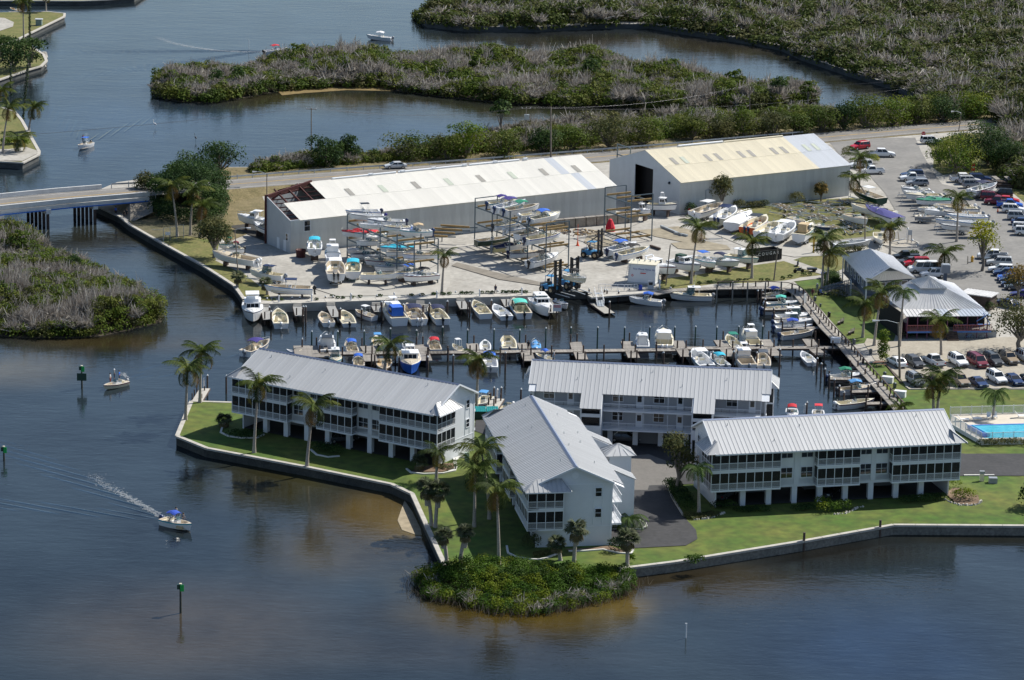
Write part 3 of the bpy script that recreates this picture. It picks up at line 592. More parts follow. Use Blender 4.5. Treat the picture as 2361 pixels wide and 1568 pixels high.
CG=(.07,.1,.02); CY_=(.2,.16,.03); CB=(.16,.1,.04); CD=(.04,.06,.018); CS=(.09,.11,.06)
FR={'coco':[frond_mesh('coco',i,p,4.0) for i,p in enumerate((CG,CG,CD,(.1,.12,.02)))],'low':[frond_mesh('low',9+i,p,3.6) for i,p in enumerate((CY_,CB,CD))],'royal':[frond_mesh('royal',20+i,(.07,.12,.03),3.1) for i in range(2)],
 'fan':[fan_mesh(30+i,p,2.0) for i,p in enumerate((CS,(.06,.08,.035),(.11,.12,.07)))],'fanlow':[fan_mesh(40,(.15,.13,.07),1.9)]}
nutm=mat('coconuts',(.2,.14,.04),.7,var=.3,scale=3)
def palm(c,bx,by,tx,ty,label,kind='coco',group='coconut palms',sc=1.,z=0.,name='coconut_palm'):
    base=G2(c,bx,by,z); top=up_at(base,c,tx,ty) if c!='D' else up_at(base,'D',tx,ty); rel=top-base; h=rel.z
    t=thing(name,label,'palm tree',base,0,group); d=MB(); n=9; P=[];Rr=[]
    for i in range(n+1):
        u=i/n; P.append((rel.x*u**1.5,0,h*u-.2*(i==0))); Rr.append((.19 if kind!='fan' else .3)*(1.35-u*.75) if kind!='fan' else .27-.05*u)
    Rr[0]*=1.35; d.tube(P,Rr,palmbark,8); 
    link('trunk',d.mesh('trunk'),t)
    if kind=='fan':
        d=MB(); d.tube([(rel.x*.9,0,h*.55),(rel.x,0,h)],[.36,.42],palmbark,8); link('boot_stubs',d.mesh('boot_stubs'),t)
        for i in range(38):
            low=i>=32; el=rnd.uniform(-.1,1.2) if not low else -.9
            o=link('frond',rnd.choice(FR['fanlow' if low else 'fan']),t,(rel.x,0,h)); o.rotation_euler=(rnd.uniform(-.3,.3),.35-el,i*2.399); o.scale=(sc,)*3
    else:
        nf=17 if kind=='coco' else 13
        for i in range(nf):
            u=i/nf; low=u>.66 and kind=='coco'
            me=rnd.choice(FR['low' if low else kind]); tilt=rnd.uniform(-.5,-.1)+u*.9 if not low else rnd.uniform(.1,.5)
            o=link('frond',me,t,(rel.x,0,h)); o.rotation_euler=(0,tilt,i*2.399+rnd.uniform(-.2,.2)); k=sc*rnd.uniform(.85,1.12); o.scale=(k,k,k)
        if kind=='coco':
            d=MB(); 
            for k in range(7): a=k*.9; d.box(-.13,.13,-.13,.13,-.16,.14,nutm,.05,0,(rel.x+.3*math.cos(a),.3*math.sin(a))); 
            d.v=[(x,y,zz+h-.25) for x,y,zz in d.v]; link('coconuts',d.mesh('coconuts'),t)
        else:
            d=MB(); d.tube([(rel.x,0,h-1),(rel.x,0,h)],[.17,.12],mat('green_crownshaft',(.1,.15,.04),.5),8); link('crownshaft',d.mesh('crownshaft'),t)
    return t
PALMS=[('D',428,968,433,850,'left palm of the pair at the left tip of the condominium lawn'),('D',461,928,465,812,'right palm of the pair at the condominium lawn tip, near the small jetty'),
 ('i',620,805,655,270,'coconut palm in front of the left balconies of the left building'),('i',1035,912,1090,440,'coconut palm in front of the middle balconies of the left building'),('i',2048,1025,2062,800,'small coconut palm by the right end of the left building'),
 ('j',190,1190,195,745,'coconut palm left of the twin trunks beside the centre building'),('j',310,1130,245,590,'big bushy coconut palm between left and centre buildings'),('j',382,1482,366,905,'tall thin coconut palm standing in the shade left of the centre building'),
 ('a',2285,1118,2310,760,'lone coconut palm on the dock edge between the boat racks'),('c',625,1500,690,970,'tall coconut palm between the shored boats beside the fuel tank'),('c',1197,1448,1205,1100,'coconut palm on the grass in front of the black dumpster'),
 ('c',1860,1535,1885,1075,'taller left palm of the pair beside the hip-roofed marina office'),('c',1905,1540,1935,1210,'shorter right palm of the pair beside the marina office'),
 ('d',720,560,570,300,'leaning coconut palm at the corner of the cream warehouse'),('d',620,390,630,80,'straight tall coconut palm right of the cream warehouse'),('d',940,1092,940,810,'coconut palm in front of the planted traffic circle'),('d',1512,1310,1510,1080,'large coconut palm right of the parked white van'),
 ('d',1637,962,1655,500,'tall coconut palm rising through the stored boat rows'),('h',775,1002,855,440,'tallest coconut palm in front of the restaurant veranda lawn'),('h',655,915,688,570,'short-trunked palm left of the tallest one by the restaurant'),('h',1475,1100,1460,740,'coconut palm in front of the restaurant steps'),
 ('D',2161,948,2172,868,'coconut palm rising over the right building roof in front of the parked cars'),('D',2152,948,2150,884,'second, thinner palm beside the one in front of the parked cars'),
 ('r',1225,252,1185,-100,'left palm of the three beside the bridge'),('r',1315,245,1340,-70,'middle palm of the three beside the bridge'),('r',1385,258,1400,40,'right palm of the three beside the bridge'),
 ('o',20,1062,62,740,'palm with curved trunk on the left canal point'),('o',200,905,235,740,'bushy palm leaning over the canal at the left point'),('o',110,1050,130,960,'small palm on the white sand of the left point'),('o',-40,900,10,620,'palm cut by the left edge above the canal point'),
 ('o',318,78,318,-60,'palm trunk rising out of the top of the photograph on the left headland'),('o',165,300,158,10,'tall bare palm trunk beside the small hut on the headland'),
 ('e',1745,655,1790,420,'palm crown rising behind the roof of the left building'),('f',485,1045,505,560,'shaggy dead-fronded palm behind the gap of the two left buildings'),('g',2361,1340,2361,1250,'small palm by the right edge lawn')]
for i,(c,bx,by,tx,ty,lb) in enumerate(PALMS): palm(c,bx,by,tx,ty,lb,sc=(.75 if c in 'ai' and bx>2000 else 1.) if c!='g' else .6)
for (c,bx,by,tx,ty,lb) in [('m',622,352,592,95,'left cabbage palm of the upper pair behind the seawall corner'),('m',650,362,668,112,'right cabbage palm of the upper pair behind the seawall corner'),('m',727,606,706,425,'left cabbage palm of the lower pair above the mangrove'),('m',820,618,855,405,'right cabbage palm of the lower pair above the mangrove'),
   ('m',1513,590,1488,480,'small cabbage palm before the gable of the centre building'),('m',1607,602,1625,385,'largest cabbage palm before the gable of the centre building'),('m',1975,628,1978,450,'cabbage palm by the curb at the drive end'),
   ('r',1640,600,1645,535,'low fan palm on the canal bank below the utility pole'),('r',1850,655,1835,580,'low fan palm by the bow of the biggest shored boat'),('i',1900,940,1915,885,'low fan plant at the right corner of the left building'),('i',385,600,385,555,'small fan palm on the lawn left of the left building')]:
    palm(c,bx,by,tx,ty,lb,'fan','cabbage palms',.95 if 'low' not in lb and 'small' not in lb else .75,name='cabbage_palm')
for (c,bx,by,tx,ty,lb) in [('k',162,770,155,465,'slender queen palm at the left end of the right building'),('h',1040,1010,1085,440,'queen palm beside the tallest palm by the restaurant'),('D',2289,972,2296,905,'queen palm in front of the pool fence'),('m',1985,372,1990,300,'drooping queen palm bush beside the drive')]:
    palm(c,bx,by,tx,ty,lb,'royal','queen palms',.95,name='queen_palm')
# vine covered dead trunks on the left
for (x,y,ty,lb) in [(205,305,-40,'tall vine-covered trunk by the headland seawall'),(75,660,440,'vine-covered trunk left of the pair over the left canal'),(160,820,440,'leaning vine-covered trunk right of the pair over the left canal')]:
    base=G('o',x,y,0 if y<400 else WZ); top=up_at(base,'o',x+(0 if y<700 else 35),ty); cl=Cloud(); rel=top-base
    for k in range(int(rel.z/.45)): u=k*.45/rel.z; cl.leaves((rel.x*u,0,k*.45),(.42,.42,.4),26,.16,GREENS['dark'])
    t=thing('vine_trunk',lb,'vine-covered trunk',base); d=MB(); d.tube([(0,0,-.2),tuple(rel)],.16,bark,6); link('trunk',d.mesh('trunk'),t); link('vines',cl.mesh('vines',foliage),t)
# ------------------------------------------------------------ condominium buildings
roofm=mat('standing_seam_roof',(.44,.45,.46),.5,metal=.05,var=.1,scale=.25)
roofcap=mat('ridge_cap',(.16,.2,.3),.5,metal=.3)
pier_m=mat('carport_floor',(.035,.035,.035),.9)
BL=35.6
def pick(x0,x1,step=.13,h=.95,posts=True):
    d=MB(); d.box(x0,x1,-.03,.03,h-.07,h,trim); d.box(x0,x1,-.025,.025,.08,.14,trim); n=int((x1-x0)/step)
    for k in range(1,n): x=x0+(x1-x0)*k/n; d.box(x-.016,x+.016,-.016,.016,.14,h-.07,trim)
    return d
PW=1.22
vary(roofm,.07)
mrail=pick(0,PW).mesh('railing')
d=MB(); d.box(0,PW,-.012,.012,0,1,screen); mscr=d.mesh('screen_panel')
d=MB(); d.box(-.045,.045,-.045,.045,0,1,trim); mpost=d.mesh('frame_post')
d=MB(); d.poly([(0,0,0),(.61,0,0),(.61,-1,0),(0,-1,0),(0,0,-.06),(.61,0,-.06),(.61,-1,-.06),(0,-1,-.06)],[(3,2,1,0),(4,5,6,7),(2,3,7,6),(0,1,5,4),(1,2,6,5),(3,0,4,7)],roofm); d.box(-.045,.045,-1,0,-.01,.045,roofm); mpanel=d.mesh('roof_panel')
def win_mesh(w,h):
    f=MB(); fr=trim
    for a in ((-w/2-.08,-w/2,-.08,h+.08),(w/2,w/2+.08,-.08,h+.08)): f.box(a[0],a[1],-.07,.03,a[2],a[3],fr)
    f.box(-w/2,w/2,-.07,.03,-.08,0,fr); f.box(-w/2,w/2,-.07,.03,h,h+.08,fr); f.box(-w/2,w/2,-.05,.02,h*.48,h*.48+.05,fr)
    if w>1.3: f.box(-.025,.025,-.05,.02,0,h,fr)
    g=MB(); g.box(-w/2,w/2,-.015,.015,0,h,glass); return f.mesh('window'),g.mesh('pane')
WM={}
def window(t,x,y,z,w,h,rz=0):
    k=(w,h)
    if k not in WM: WM[k]=win_mesh(w,h)
    o=link('window',WM[k][0],t,(x,y,z),rz); link('pane',WM[k][1],o); return o
def addp(t,name,mb,*a,**k): return link(name,mb.mesh(name),t,*a,**k)
SN,SF=.4397,.4556; ZR=11.24
def condo(x,y,yaw,label,elev=False):
    t=thing('condominium_building',label,'apartment building',(x,y,0),yaw,'white metal-roofed condominium buildings')
    z1,z2=2.85,5.75
    zN=lambda off:ZR-SN*off; zF=lambda off:ZR-SF*off
    # roof
    n=int(BL/.61)
    for i in range(n):
        x0=i*BL/n; L=6.96; o=link('roof_panel',mpanel,t,(x0,0,ZR)); sx=BL/n/.61
        o.rotation_euler=(math.atan(SN),0,0); o.scale=(sx,L*math.sqrt(1+SN*SN),1)
        xm=x0+.3; L=5.2 if xm<1.2 or xm>34.4 else 9.85 if (8.2<xm<11.3 or 24.5<xm<27.6) else 6.7
        o=link('roof_panel',mpanel,t,(x0+BL/n,0,ZR)); o.rotation_euler=(math.atan(SF),0,PI); o.scale=(sx,L*math.sqrt(1+SF*SF),1)
    d=MB(); d.poly([(-.05,.28,ZR-.08),(BL+.05,.28,ZR-.08),(BL+.05,0,ZR+.09),(-.05,0,ZR+.09),(-.05,-.28,ZR-.08),(BL+.05,-.28,ZR-.08)],[(0,1,2,3),(3,2,5,4)],roofcap); addp(t,'ridge_cap',d)
    for xx in (-.03,BL+.03):
        d=MB(); d.bar((xx,0,ZR-.08),(xx,-6.96,zN(6.96)-.08),.07,.24,trim); d.bar((xx,0,ZR-.08),(xx,5.2,zF(5.2)-.08),.07,.24,trim); addp(t,'rake_board',d)
    d=MB(); d.box(0,BL,-6.99,-6.93,zN(6.96)-.2,zN(6.96)-.03,trim); addp(t,'fascia',d)
    d=MB(); d.poly([(0.1,-6.9,zN(6.9)-.12),(BL-.1,-6.9,zN(6.9)-.12),(BL-.1,0,ZR-.12),(.1,0,ZR-.12),(BL-.1,6.6,zF(6.6)-.12),(.1,6.6,zF(6.6)-.12)],[(0,3,2,1),(3,5,4,2)],whitewall); addp(t,'soffit',d)
    for (vx,vo) in ((3.2,-1.4),(9,-4.8),(13.5,-2.2),(17.5,1.6),(19,3.6),(24,1.1),(28.5,3.8),(31,-1.3),(6.5,2.6),(13,4.4)):
        z=zN(-vo) if vo<0 else zF(vo); d=MB(); d.tube([(vx,vo,z-.1),(vx,vo,z+.35)],.05,galv,6); addp(t,'vent_pipe',d)
    # gable walls: solid, with small windows
    for xx,s in ((.6,-1),(BL-.6,1)):
        d=MB(); o=[(5.19,0),(5.19,zN(5.19)-.15),(0,ZR-.15),(-5.0,zF(5.0)-.15),(-5.0,0)]
        P=[(xx,-a,b) for a,b in o]+[(xx-s*.2,-a,b) for a,b in o]
        d.poly(P,[(0,1,2,3,4),(9,8,7,6,5)]+[(i,(i+1)%5,5+(i+1)%5,5+i) for i in range(5)],whitewall); addp(t,'gable_wall',d)
        d=MB(); d.box(xx-.03*(s<0)-.0,xx+.03*(s>0)+.0,-1.5,5.0,8.55,8.66,trim); d.box(xx-.05,xx+.05,4.85,5.1,0,8.7,trim); d.box(xx-.04,xx+.04,-5.1,5.0,2.7,2.78,trim)
        d.box(xx-.05,xx+.05,2.55,2.65,2.9,8.5,trim); d.box(xx-.05,xx+.05,3.75,3.85,2.9,8.5,trim); addp(t,'trim_boards',d)
        for zz in (4.0,6.9): window(t,xx+s*.04,3.2,zz,.8,1.15,s*PI/2)
        d=MB(); d.tube([(xx-.02*s,0,9.9),(xx+.07*s,0,9.9)],.5,trim,8); addp(t,'gable_vent',d)
        # wrap-round corner balcony with its own hipped roof
        xe=xx+s*1.0; xo=xx+s*1.75
        for zb in (z1,z2):
            d=MB(); a,b=sorted((xe+s*.06,xx-s*.1)); d.box(a,b,-6.5,-1.65,zb-.25,zb,trim); addp(t,'balcony_slab',d)
            for k in range(4):
                yy=-6.43+k*1.19
                for nm,me,sc in (('railing',mrail,(.97,1,1)),('screen_panel',mscr,(.97,1,2.45))): link(nm,me,t,(xe,yy,zb),PI/2,sc)
                link('frame_post',mpost,t,(xe,yy,zb),None,(1,1,2.62))
            link('frame_post',mpost,t,(xe,-1.68,zb),None,(1,1,2.62))
            a,b=sorted((xe,xx)); d=MB(); d.box(a,b,-1.71,-1.65,zb,zb+2.5,screen); addp(t,'screen_panel',d)
            d=MB(); a,b=sorted((xe-.05,xe+.05)); d.box(a,b,-6.5,-1.65,zb+2.4,zb+2.62,trim); addp(t,'header_beam',d)
        ze,zt=8.16,9.5; E_=[(xo,-6.96,ze),(xo,-.75,ze),(xx,-.75,ze),(xx,-1.9,zt),(xx,-5.3,zt),(xx,-6.96,ze)]
        d=MB(); d.poly(E_,[(0,1,3,4),(1,2,3),(0,4,5)] if s>0 else [(0,4,3,1),(1,3,2),(0,5,4)],roofm)
        for k in range(1,10):
            f=k/10; yo=-6.96+6.21*f; yi=max(-5.3,min(-1.9,yo)); g=1. if yi==yo else (1-abs(yo-yi)/(1.66 if yo<-5 else 1.15)); zi=ze+(zt-ze)*g; xi=xo+(xx-xo)*g
            d.bar((xo,yo,ze+.02),(xi,yo,zi+.02),.08,.06,roofm)
        for q in ((-6.96,-5.3),(-.75,-1.9)): d.bar((xo,q[0],ze+.03),(xx,q[1],zt+.03),.14,.08,roofm)
        addp(t,'balcony_roof',d)
        d=MB(); a,b=sorted((xo-s*.03,xo+s*.03)); d.box(a,b,-6.96,-.75,ze-.16,ze-.01,trim); addp(t,'fascia',d)
    # near side: columns, slab edge, wall, windows, balconies
    cols=[.95+3.745*k for k in range(1,9)]
    for cx in cols:
        d=MB(); d.box(cx-.38,cx+.38,-5.1,-4.45,0,2.6,whitewall); addp(t,'column',d)
        d=MB(); d.box(cx-.38,cx+.38,4.2,4.9,0,2.6,whitewall); addp(t,'column',d)
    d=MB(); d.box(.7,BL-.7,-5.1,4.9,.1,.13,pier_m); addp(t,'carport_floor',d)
    d=MB(); d.box(.8,BL-.8,-5.18,4.98,2.6,z1-.02,inner,); addp(t,'floor_slab',d)
    d=MB(); d.box(.62,BL-.62,-5.19,-4.99,2.45,3.6,whitewall); addp(t,'spandrel_wall',d)
    d=MB(); d.box(.8,BL-.8,-3,4.9,z2-.2,z2,inner); addp(t,'floor_slab',d)
    d=MB(); d.box(.7,BL-.7,-2.9,-2.7,z1,8.9,inner); addp(t,'inner_wall',d)
    for k in range(3):
        d=MB(); x0=5+k*10.5; d.box(x0,x0+4.5,.5,3.9,0,2.58,inner); addp(t,'storage_room',d)
    BZ=[(-.4,9.6),(15.0,21.2),(26.0,36.0)]
    seg=[(9.7,14.95),(21.25,25.95)]
    for a,b in seg:
        d=MB(); d.box(a,b,-5.19,-4.95,z1,zN(5.19)-.15,whitewall); d.box(a-.02,a+.15,-5.19,-2.8,z1,9,whitewall); d.box(b-.15,b+.02,-5.19,-2.8,z1,9,whitewall); addp(t,'wall',d)
        m_=(a+b)/2; d=MB(); d.box(m_-.35,m_+.35,-5.3,-5.19,z1,8.5,whitewall); addp(t,'pilaster',d)
        for wx in (a+1.15,b-1.15):
            window(t,wx,-5.2,z1+.95,1.65,1.45); window(t,wx,-5.2,z2+.95,1.65,1.35)
            d=MB(); d.box(wx-.9,wx+.9,-5.22,-5.19,z2-.35,z2+.82,trim); addp(t,'spandrel_panel',d)
    for bi,(a,b) in enumerate(BZ):
        a=max(a,-.4); b=min(b,BL+.4); n=round((b-a)/PW); w=(b-a)/n
        for zb in (z1,z2):
            d=MB(); d.box(a-.06,b+.06,-6.52,-5.0,zb-.25,zb,trim); addp(t,'balcony_slab',d)
            d=MB(); d.box(a,b,-6.5,-6.4,zb+2.4,zb+2.62,trim); addp(t,'header_beam',d)
            for k in range(n):
                link('railing',mrail,t,(a+k*w,-6.45,zb),None,(w/PW,1,1)); link('screen_panel',mscr,t,(a+k*w,-6.42,zb),None,(w/PW,1,2.42)); link('frame_post',mpost,t,(a+k*w,-6.45,zb),None,(1,1,2.5))
            link('frame_post',mpost,t,(b,-6.45,zb),None,(1,1,2.5))
            for xs_ in ([b] if bi==0 else [a] if bi==2 else [a,b]):
                link('railing',mrail,t,(xs_,-6.42,zb),PI/2,(1.0,1,1)); link('screen_panel',mscr,t,(xs_,-6.42,zb),PI/2,(1.0,1,2.42))
    # entry side: walkways, stair towers
    d=MB(); d.box(.62,BL-.62,4.4,4.6,z1-.3,zF(5)-.1,mat('shade_toned_wall',(.36,.38,.41),.8)); addp(t,'wall',d)  # greyer than the white siding: the walkway's shade is put into the colour
    for zb in (z1,z2):
        d=MB(); d.box(1.3,34.3,4.5,6.55,zb-.25,zb,trim); addp(t,'walkway_slab',d)
        for a,b in ((1.3,8.2),(11.3,24.5),(27.6,34.3)):
            n=round((b-a)/PW); w=(b-a)/n
            for k in range(n): link('railing',mrail,t,(a+k*w,6.5,zb),None,(w/PW,1,1.05))
            for k in range(0,n+1,3): link('frame_post',mpost,t,(a+k*w,6.5,zb),None,(1,1,2.45))
        for k,xx in enumerate((2.6,5.6,13.2,16.3,19.2,22.4,29.4,32.6)):
            if k%2: window(t,xx,4.63,zb+.9,1.5,1.35,PI)
            else:
                d=MB(); d.box(xx-.5,xx+.5,4.59,4.65,zb,zb+2.1,trim); o=addp(t,'door',d); e=MB(); e.box(xx-.3,xx+.3,4.65,4.67,zb+.9,zb+1.8,glass); addp(o,'pane',e)
    for a in (8.2,24.5):
        b=a+3.1; zt=zF(9.5)-.12
        for s_ in ((a,a+.2),(b-.2,b)):
            d=MB(); P=[(s_[0],4.95,0),(s_[0],9.6,0),(s_[0],9.6,zF(9.6)-.12),(s_[0],4.95,zF(4.95)-.12)]; P+=[(s_[1],p[1],p[2]) for p in P]
            d.poly(P,[(0,1,2,3),(7,6,5,4),(0,4,5,1),(1,5,6,2),(2,6,7,3),(3,7,4,0)],whitewall); addp(t,'tower_wall',d)
        for (p,q) in ((2.6,4.1),(5.4,5.9)): 
            d=MB(); d.box(a+.2,b-.2,9.45,9.6,p,q,whitewall); addp(t,'tower_parapet',d)
        d=MB(); d.box(a+.2,b-.2,8.6,8.7,4.1,6.6,screen); addp(t,'tower_screen',d)
    if elev:
        xc,yc=18.2,9.4
        d=MB(); d.box(xc-1.5,xc+1.5,yc-1.8,yc+1.3,0,7.9,whitewall); addp(t,'elevator_tower',d)
        d=MB(); zz=7.9; a=2.05; P=[(xc-a,yc-2.4,zz),(xc+a,yc-2.4,zz),(xc+a,yc+1.9,zz),(xc-a,yc+1.9,zz),(xc,yc-.25,zz+1.25)]; d.poly(P,[(0,1,4),(1,2,4),(2,3,4),(3,0,4)],roofm)
        for k in range(4):
            p=Vector(P[k]);q=Vector(P[(k+1)%4]); 
            for f in (.0,.25,.5,.75): d.bar(p.lerp(q,f)+Vector((0,0,.03)),Vector(P[4])+(p.lerp(q,f)-Vector(P[4]))*(.02 if f==0 else abs(f-.5)*1.5+.1 if f!=.5 else .02)+Vector((0,0,.03)),.07,.06,roofm)
        addp(t,'tower_roof',d)
    return t
def fwd(x,y,yaw,d): return x+math.cos(yaw)*d,y+math.sin(yaw)*d
BA=condo(-37.84,460.52,-.5479,'left condominium building with grey ribbed roof, standing on the point by the canal mouth')
x_,y_=fwd(26.5,425.5,.2314,.3); BD=condo(x_,y_,.2314,'right condominium building nearest the long lawn, pale ribbed roof and three balcony banks')
x_,y_=fwd(3.13,435.43,-1.4044,34.43-35.6); BC_=condo(x_,y_,-1.4044,'centre condominium building turned end-on, its gable facing the bright mangrove',True)
x_,y_=fwd(3.0,456.97,-.0941,35.7); BB=condo(x_,y_,-.0941+PI,'rear condominium building beside the basin with open walkways and two stair towers')

# ------------------------------------------------------------ warehouses
cor=mat('corrugated_wall',(.62,.64,.63),.5,metal=.2,var=.08,scale=.4)
cor_s=mat('smooth_gable_wall',(.44,.47,.5),.6,var=.05,scale=.5)
roofw=mat('white_metal_roof',(.74,.72,.66),.5,var=.04,scale=.4); roofc=mat('cream_metal_roof',(.68,.62,.47),.6,var=.07,scale=.3,bump=.1,bscale=1); roofb=mat('new_blue_white_roof',(.55,.58,.62),.5,var=.04,scale=.4)
skyl=mat('grey_skylight',(.27,.26,.23),.5); skyl2=mat('green_skylight',(.42,.46,.38),.5)
for m_,a_ in ((cor,.07),(roofw,.05),(roofc,.07),(roofb,.05)): vary(m_,a_)
vary(wood,.2)
dark_in=mat('painted_recess_shade',(.01,.01,.012),.9)  # near-black that paints the shade indoors and under the eaves
def wpanel(w,m):
    d=MB(); d.box(0,w,-1,0,-.05,0,m)
    for k in range(4): d.box(w*k/4+.02,w*k/4+.07,-1,0,0,.03,m)
    return d.mesh('roof_panel')
WPM={}
def warehouse(x,y,yaw,L,hw,zr,ze,label,roof_mat,sky,start=(0,0),far=True,group='boat storage warehouses'):
    t=thing('boat_warehouse',label,'warehouse',(x,y,0),yaw,group); s=(zr-ze)/hw; K=math.sqrt(1+s*s); n=round(L/1.0); w=L/n
    for i in range(n):
        xm=(i+.5)*w
        for half in (0,1):
            if xm<start[half]: continue
            m=roof_mat(xm/L,half); k=(m.name,round(w,3))
            if k not in WPM: WPM[k]=wpanel(w,m)
            o=link('roof_panel',WPM[k],t,(i*w,-(0 if half==0 else hw*.515),zr-s*hw*.515*half+(.03 if half==0 else 0))); o.rotation_euler=(math.atan(s),0,0); o.scale=(1,hw*(.52 if half==0 else .51)*K,1)
            if far:
                o=link('roof_panel',WPM[k],t,((i+1)*w,0 if half==0 else hw*.515,zr-s*hw*.515*half+(.03 if half==0 else 0))); o.rotation_euler=(math.atan(s),0,PI); o.scale=(1,hw*.52*K,1)
    for (f,wd,m) in sky:
        d=MB(); x0=f*L; y0=-hw*.3; y1=-hw*.505
        d.poly([(x0,y0,zr+s*y0+.09),(x0+wd,y0,zr+s*y0+.09),(x0+wd,y1,zr+s*y1+.09),(x0,y1,zr+s*y1+.09)],[(0,3,2,1)],m); addp(t,'skylight',d)
    # corrugated long walls as sheets with real ribs
    nw=round(L/1.0); ww=L/nw; d=MB(); P=[]
    prof=[(0,0),(.04,.09),(.14,.09),(.18,0)]
    for k in range(4):
        for a,b_ in prof: P.append((round(k*ww/4+a*ww,4),b_))
    P.append((round(ww,4),0)); P=sorted(set(P),key=lambda q:q[0]); V=[(a,-b_,0) for a,b_ in P]+[(a,-b_,ze) for a,b_ in P]; q=len(P); d.poly(V,[(i,i+1,q+i+1,q+i) for i in range(q-1)],cor); me=d.mesh('wall_sheet')
    for i in range(nw): link('wall_sheet',me,t,(i*ww,-hw+.1,0)); (i>11 or start[0]==0) and link('wall_sheet',me,t,((i+1)*ww,hw-.1,0),PI)
    d=MB(); d.box(0,L,-hw-.02,-hw+.12,ze-.12,ze+.0,trim); addp(t,'gutter',d)
    return t,s
def rm2(f,h): return roofb if f>.81 else roofc
W2,s2=warehouse(25.95,626.14,.5483,42.,12.86,10.76,6.58,'cream-roofed metal warehouse with pale new roof section and big dark doorway',rm2,[(.075,.95,skyl),(.135,.95,skyl2),(.27,.95,skyl),(.33,.95,skyl),(.465,.95,skyl),(.525,.95,skyl),(.66,.95,skyl),(.72,.95,skyl),(.855,.95,skyl2),(.91,.95,skyl2)])
def gable(t,x,hw,zr,ze,m,door=None,x2=.15):
    s=(zr-ze)/hw; d=MB()
    if door:
        a,b_,h=door # y from -b..-a ; build 4 pieces
        def pc(y0,y1,z0f,):
            P=[(x,y0,z0f),(x,y1,z0f),(x,y1,zr-s*abs(y1)),(x,y0,zr-s*abs(y0))]; 
            if y0<0<y1: P=[P[0],P[1],P[2],(x,0,zr),P[3]]
            n=len(P); Q=P+[(x+x2,p[1],p[2]) for p in P]; d.poly(Q,[tuple(range(n))[::-1],tuple(range(n,2*n))]+[(i,(i+1)%n,n+(i+1)%n,n+i) for i in range(n)],m)
        pc(-hw,a,0); pc(b_,hw,0); pc(a,b_,h)
    else:
        P=[(x,-hw,0),(x,hw,0),(x,hw,ze),(x,0,zr),(x,-hw,ze)]; Q=P+[(x+x2,p[1],p[2]) for p in P]; d.poly(Q,[(4,3,2,1,0),(5,6,7,8,9)]+[(i,(i+1)%5,5+(i+1)%5,5+i) for i in range(5)],m)
    addp(t,'gable_wall',d)
gable(W2,0.,12.84,10.7,6.55,cor_s,(-3.2,3.4,7.4)); gable(W2,41.85,12.84,10.7,6.55,cor_s)
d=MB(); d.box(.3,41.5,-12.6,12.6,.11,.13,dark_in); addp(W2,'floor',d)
d=MB(); d.box(2.5,2.6,-12,12,.14,6.5,dark_in); addp(W2,'added_dark_backing',d)  # dark sheet added behind the doorway to stand for the interior shade
d=MB(); d.tube([(8,0,10.95),(19,0,10.95)],.22,trim,8); addp(W2,'ridge_vent',d); d=MB(); d.tube([(19.3,0,10.9),(34,0,10.9)],.17,roofc,8); addp(W2,'ridge_vent',d)
d=MB(); d.tube([(-.3,-9.2,5.6),(0,-9.2,5.9)],.25,glass,8); addp(W2,'wall_lamp',d)
d=MB(); d.box(6.2,7.8,-13.05,-12.8,.2,4.4,mat('bluish_patch_sheet',(.4,.43,.46),.5,var=.05,scale=1)); addp(W2,'sheet_patch',d)
rm1=lambda f,h: roofb if (.872<f<.905 and h==0) or (.905<f<.93 and h==1) else roofw
sk1=[]
for k,f in enumerate((.155,.255,.355,.455,.555,.655,.755,.855)): sk1.append((f+.07,1.1,skyl2 if k%2 else skyl))
W1,s1=warehouse(-48.5,585.2,.557,72.6,13.1,10.1,6.2,'long white-roofed metal warehouse with torn-open left end and red steel frame',rm1,sk1[:-1]+[(.93,1.1,skyl)],start=(11.,2.2),far=False)
hw=13.1
d=MB(); P=[(0,-hw,0),(0,-3.7,0),(0,-3.7,10.1-s1*3.7),(0,-hw,6.2)]; d.poly(P+[(.15,p[1],p[2]) for p in P],[(3,2,1,0),(4,5,6,7),(0,1,5,4),(1,2,6,5),(2,3,7,6),(3,0,4,7)],cor_s); addp(W1,'gable_wall',d)
gable(W1,72.4,13.08,10.05,6.15,cor_s)
d=MB(); d.box(-.04,0,-11.6,-10.6,.0,2.1,trim); addp(W1,'door',d); d=MB(); d.box(-.05,0,-9.0,-8.0,0,2.1,trim); addp(W1,'door',d)
window(W1,-.03,-12.0,2.2,.8,1.3,-PI/2); window(W1,3.6,-13.13,3.9,1.2,1.9)
for k in range(5):   # exposed red frames and purlins at the torn end
    xx=.3+k*2.7
    if k==0:
        d=MB(); d.bar((xx,-hw+.2,6.0),(xx,-3.7,8.8),.18,.35,rust); addp(W1,'steel_frame',d); continue
    d=MB(); d.bar((xx,-hw+.2,6.0),(xx,-1.0 if k<3 else 0,9.6 if k<3 else 9.9),.18,.35,rust)
    if k>3: d.bar((xx,0,9.9),(xx,hw-.2,6.0),.18,.35,rust)
    addp(W1,'steel_frame',d)
d=MB(); d.bar((.2,-3.7,8.9),(11.5,0,10.05),.4,.7,rust); d.bar((.2,-3.5,7.6),(3.2,-3.2,9.3),.25,.4,rust); d.bar((3,-2.9,8.9),(11.5,-.6,9.3),.2,.3,rust); addp(W1,'fallen_beam',d)
d=MB(); d.poly([(.4,-3.4,0),(10.5,3.5,0),(10.5,3.5,8.6),(.4,-3.4,8.4)],[(0,1,2,3),(3,2,1,0)],cor_s); addp(W1,'partition_wall',d)
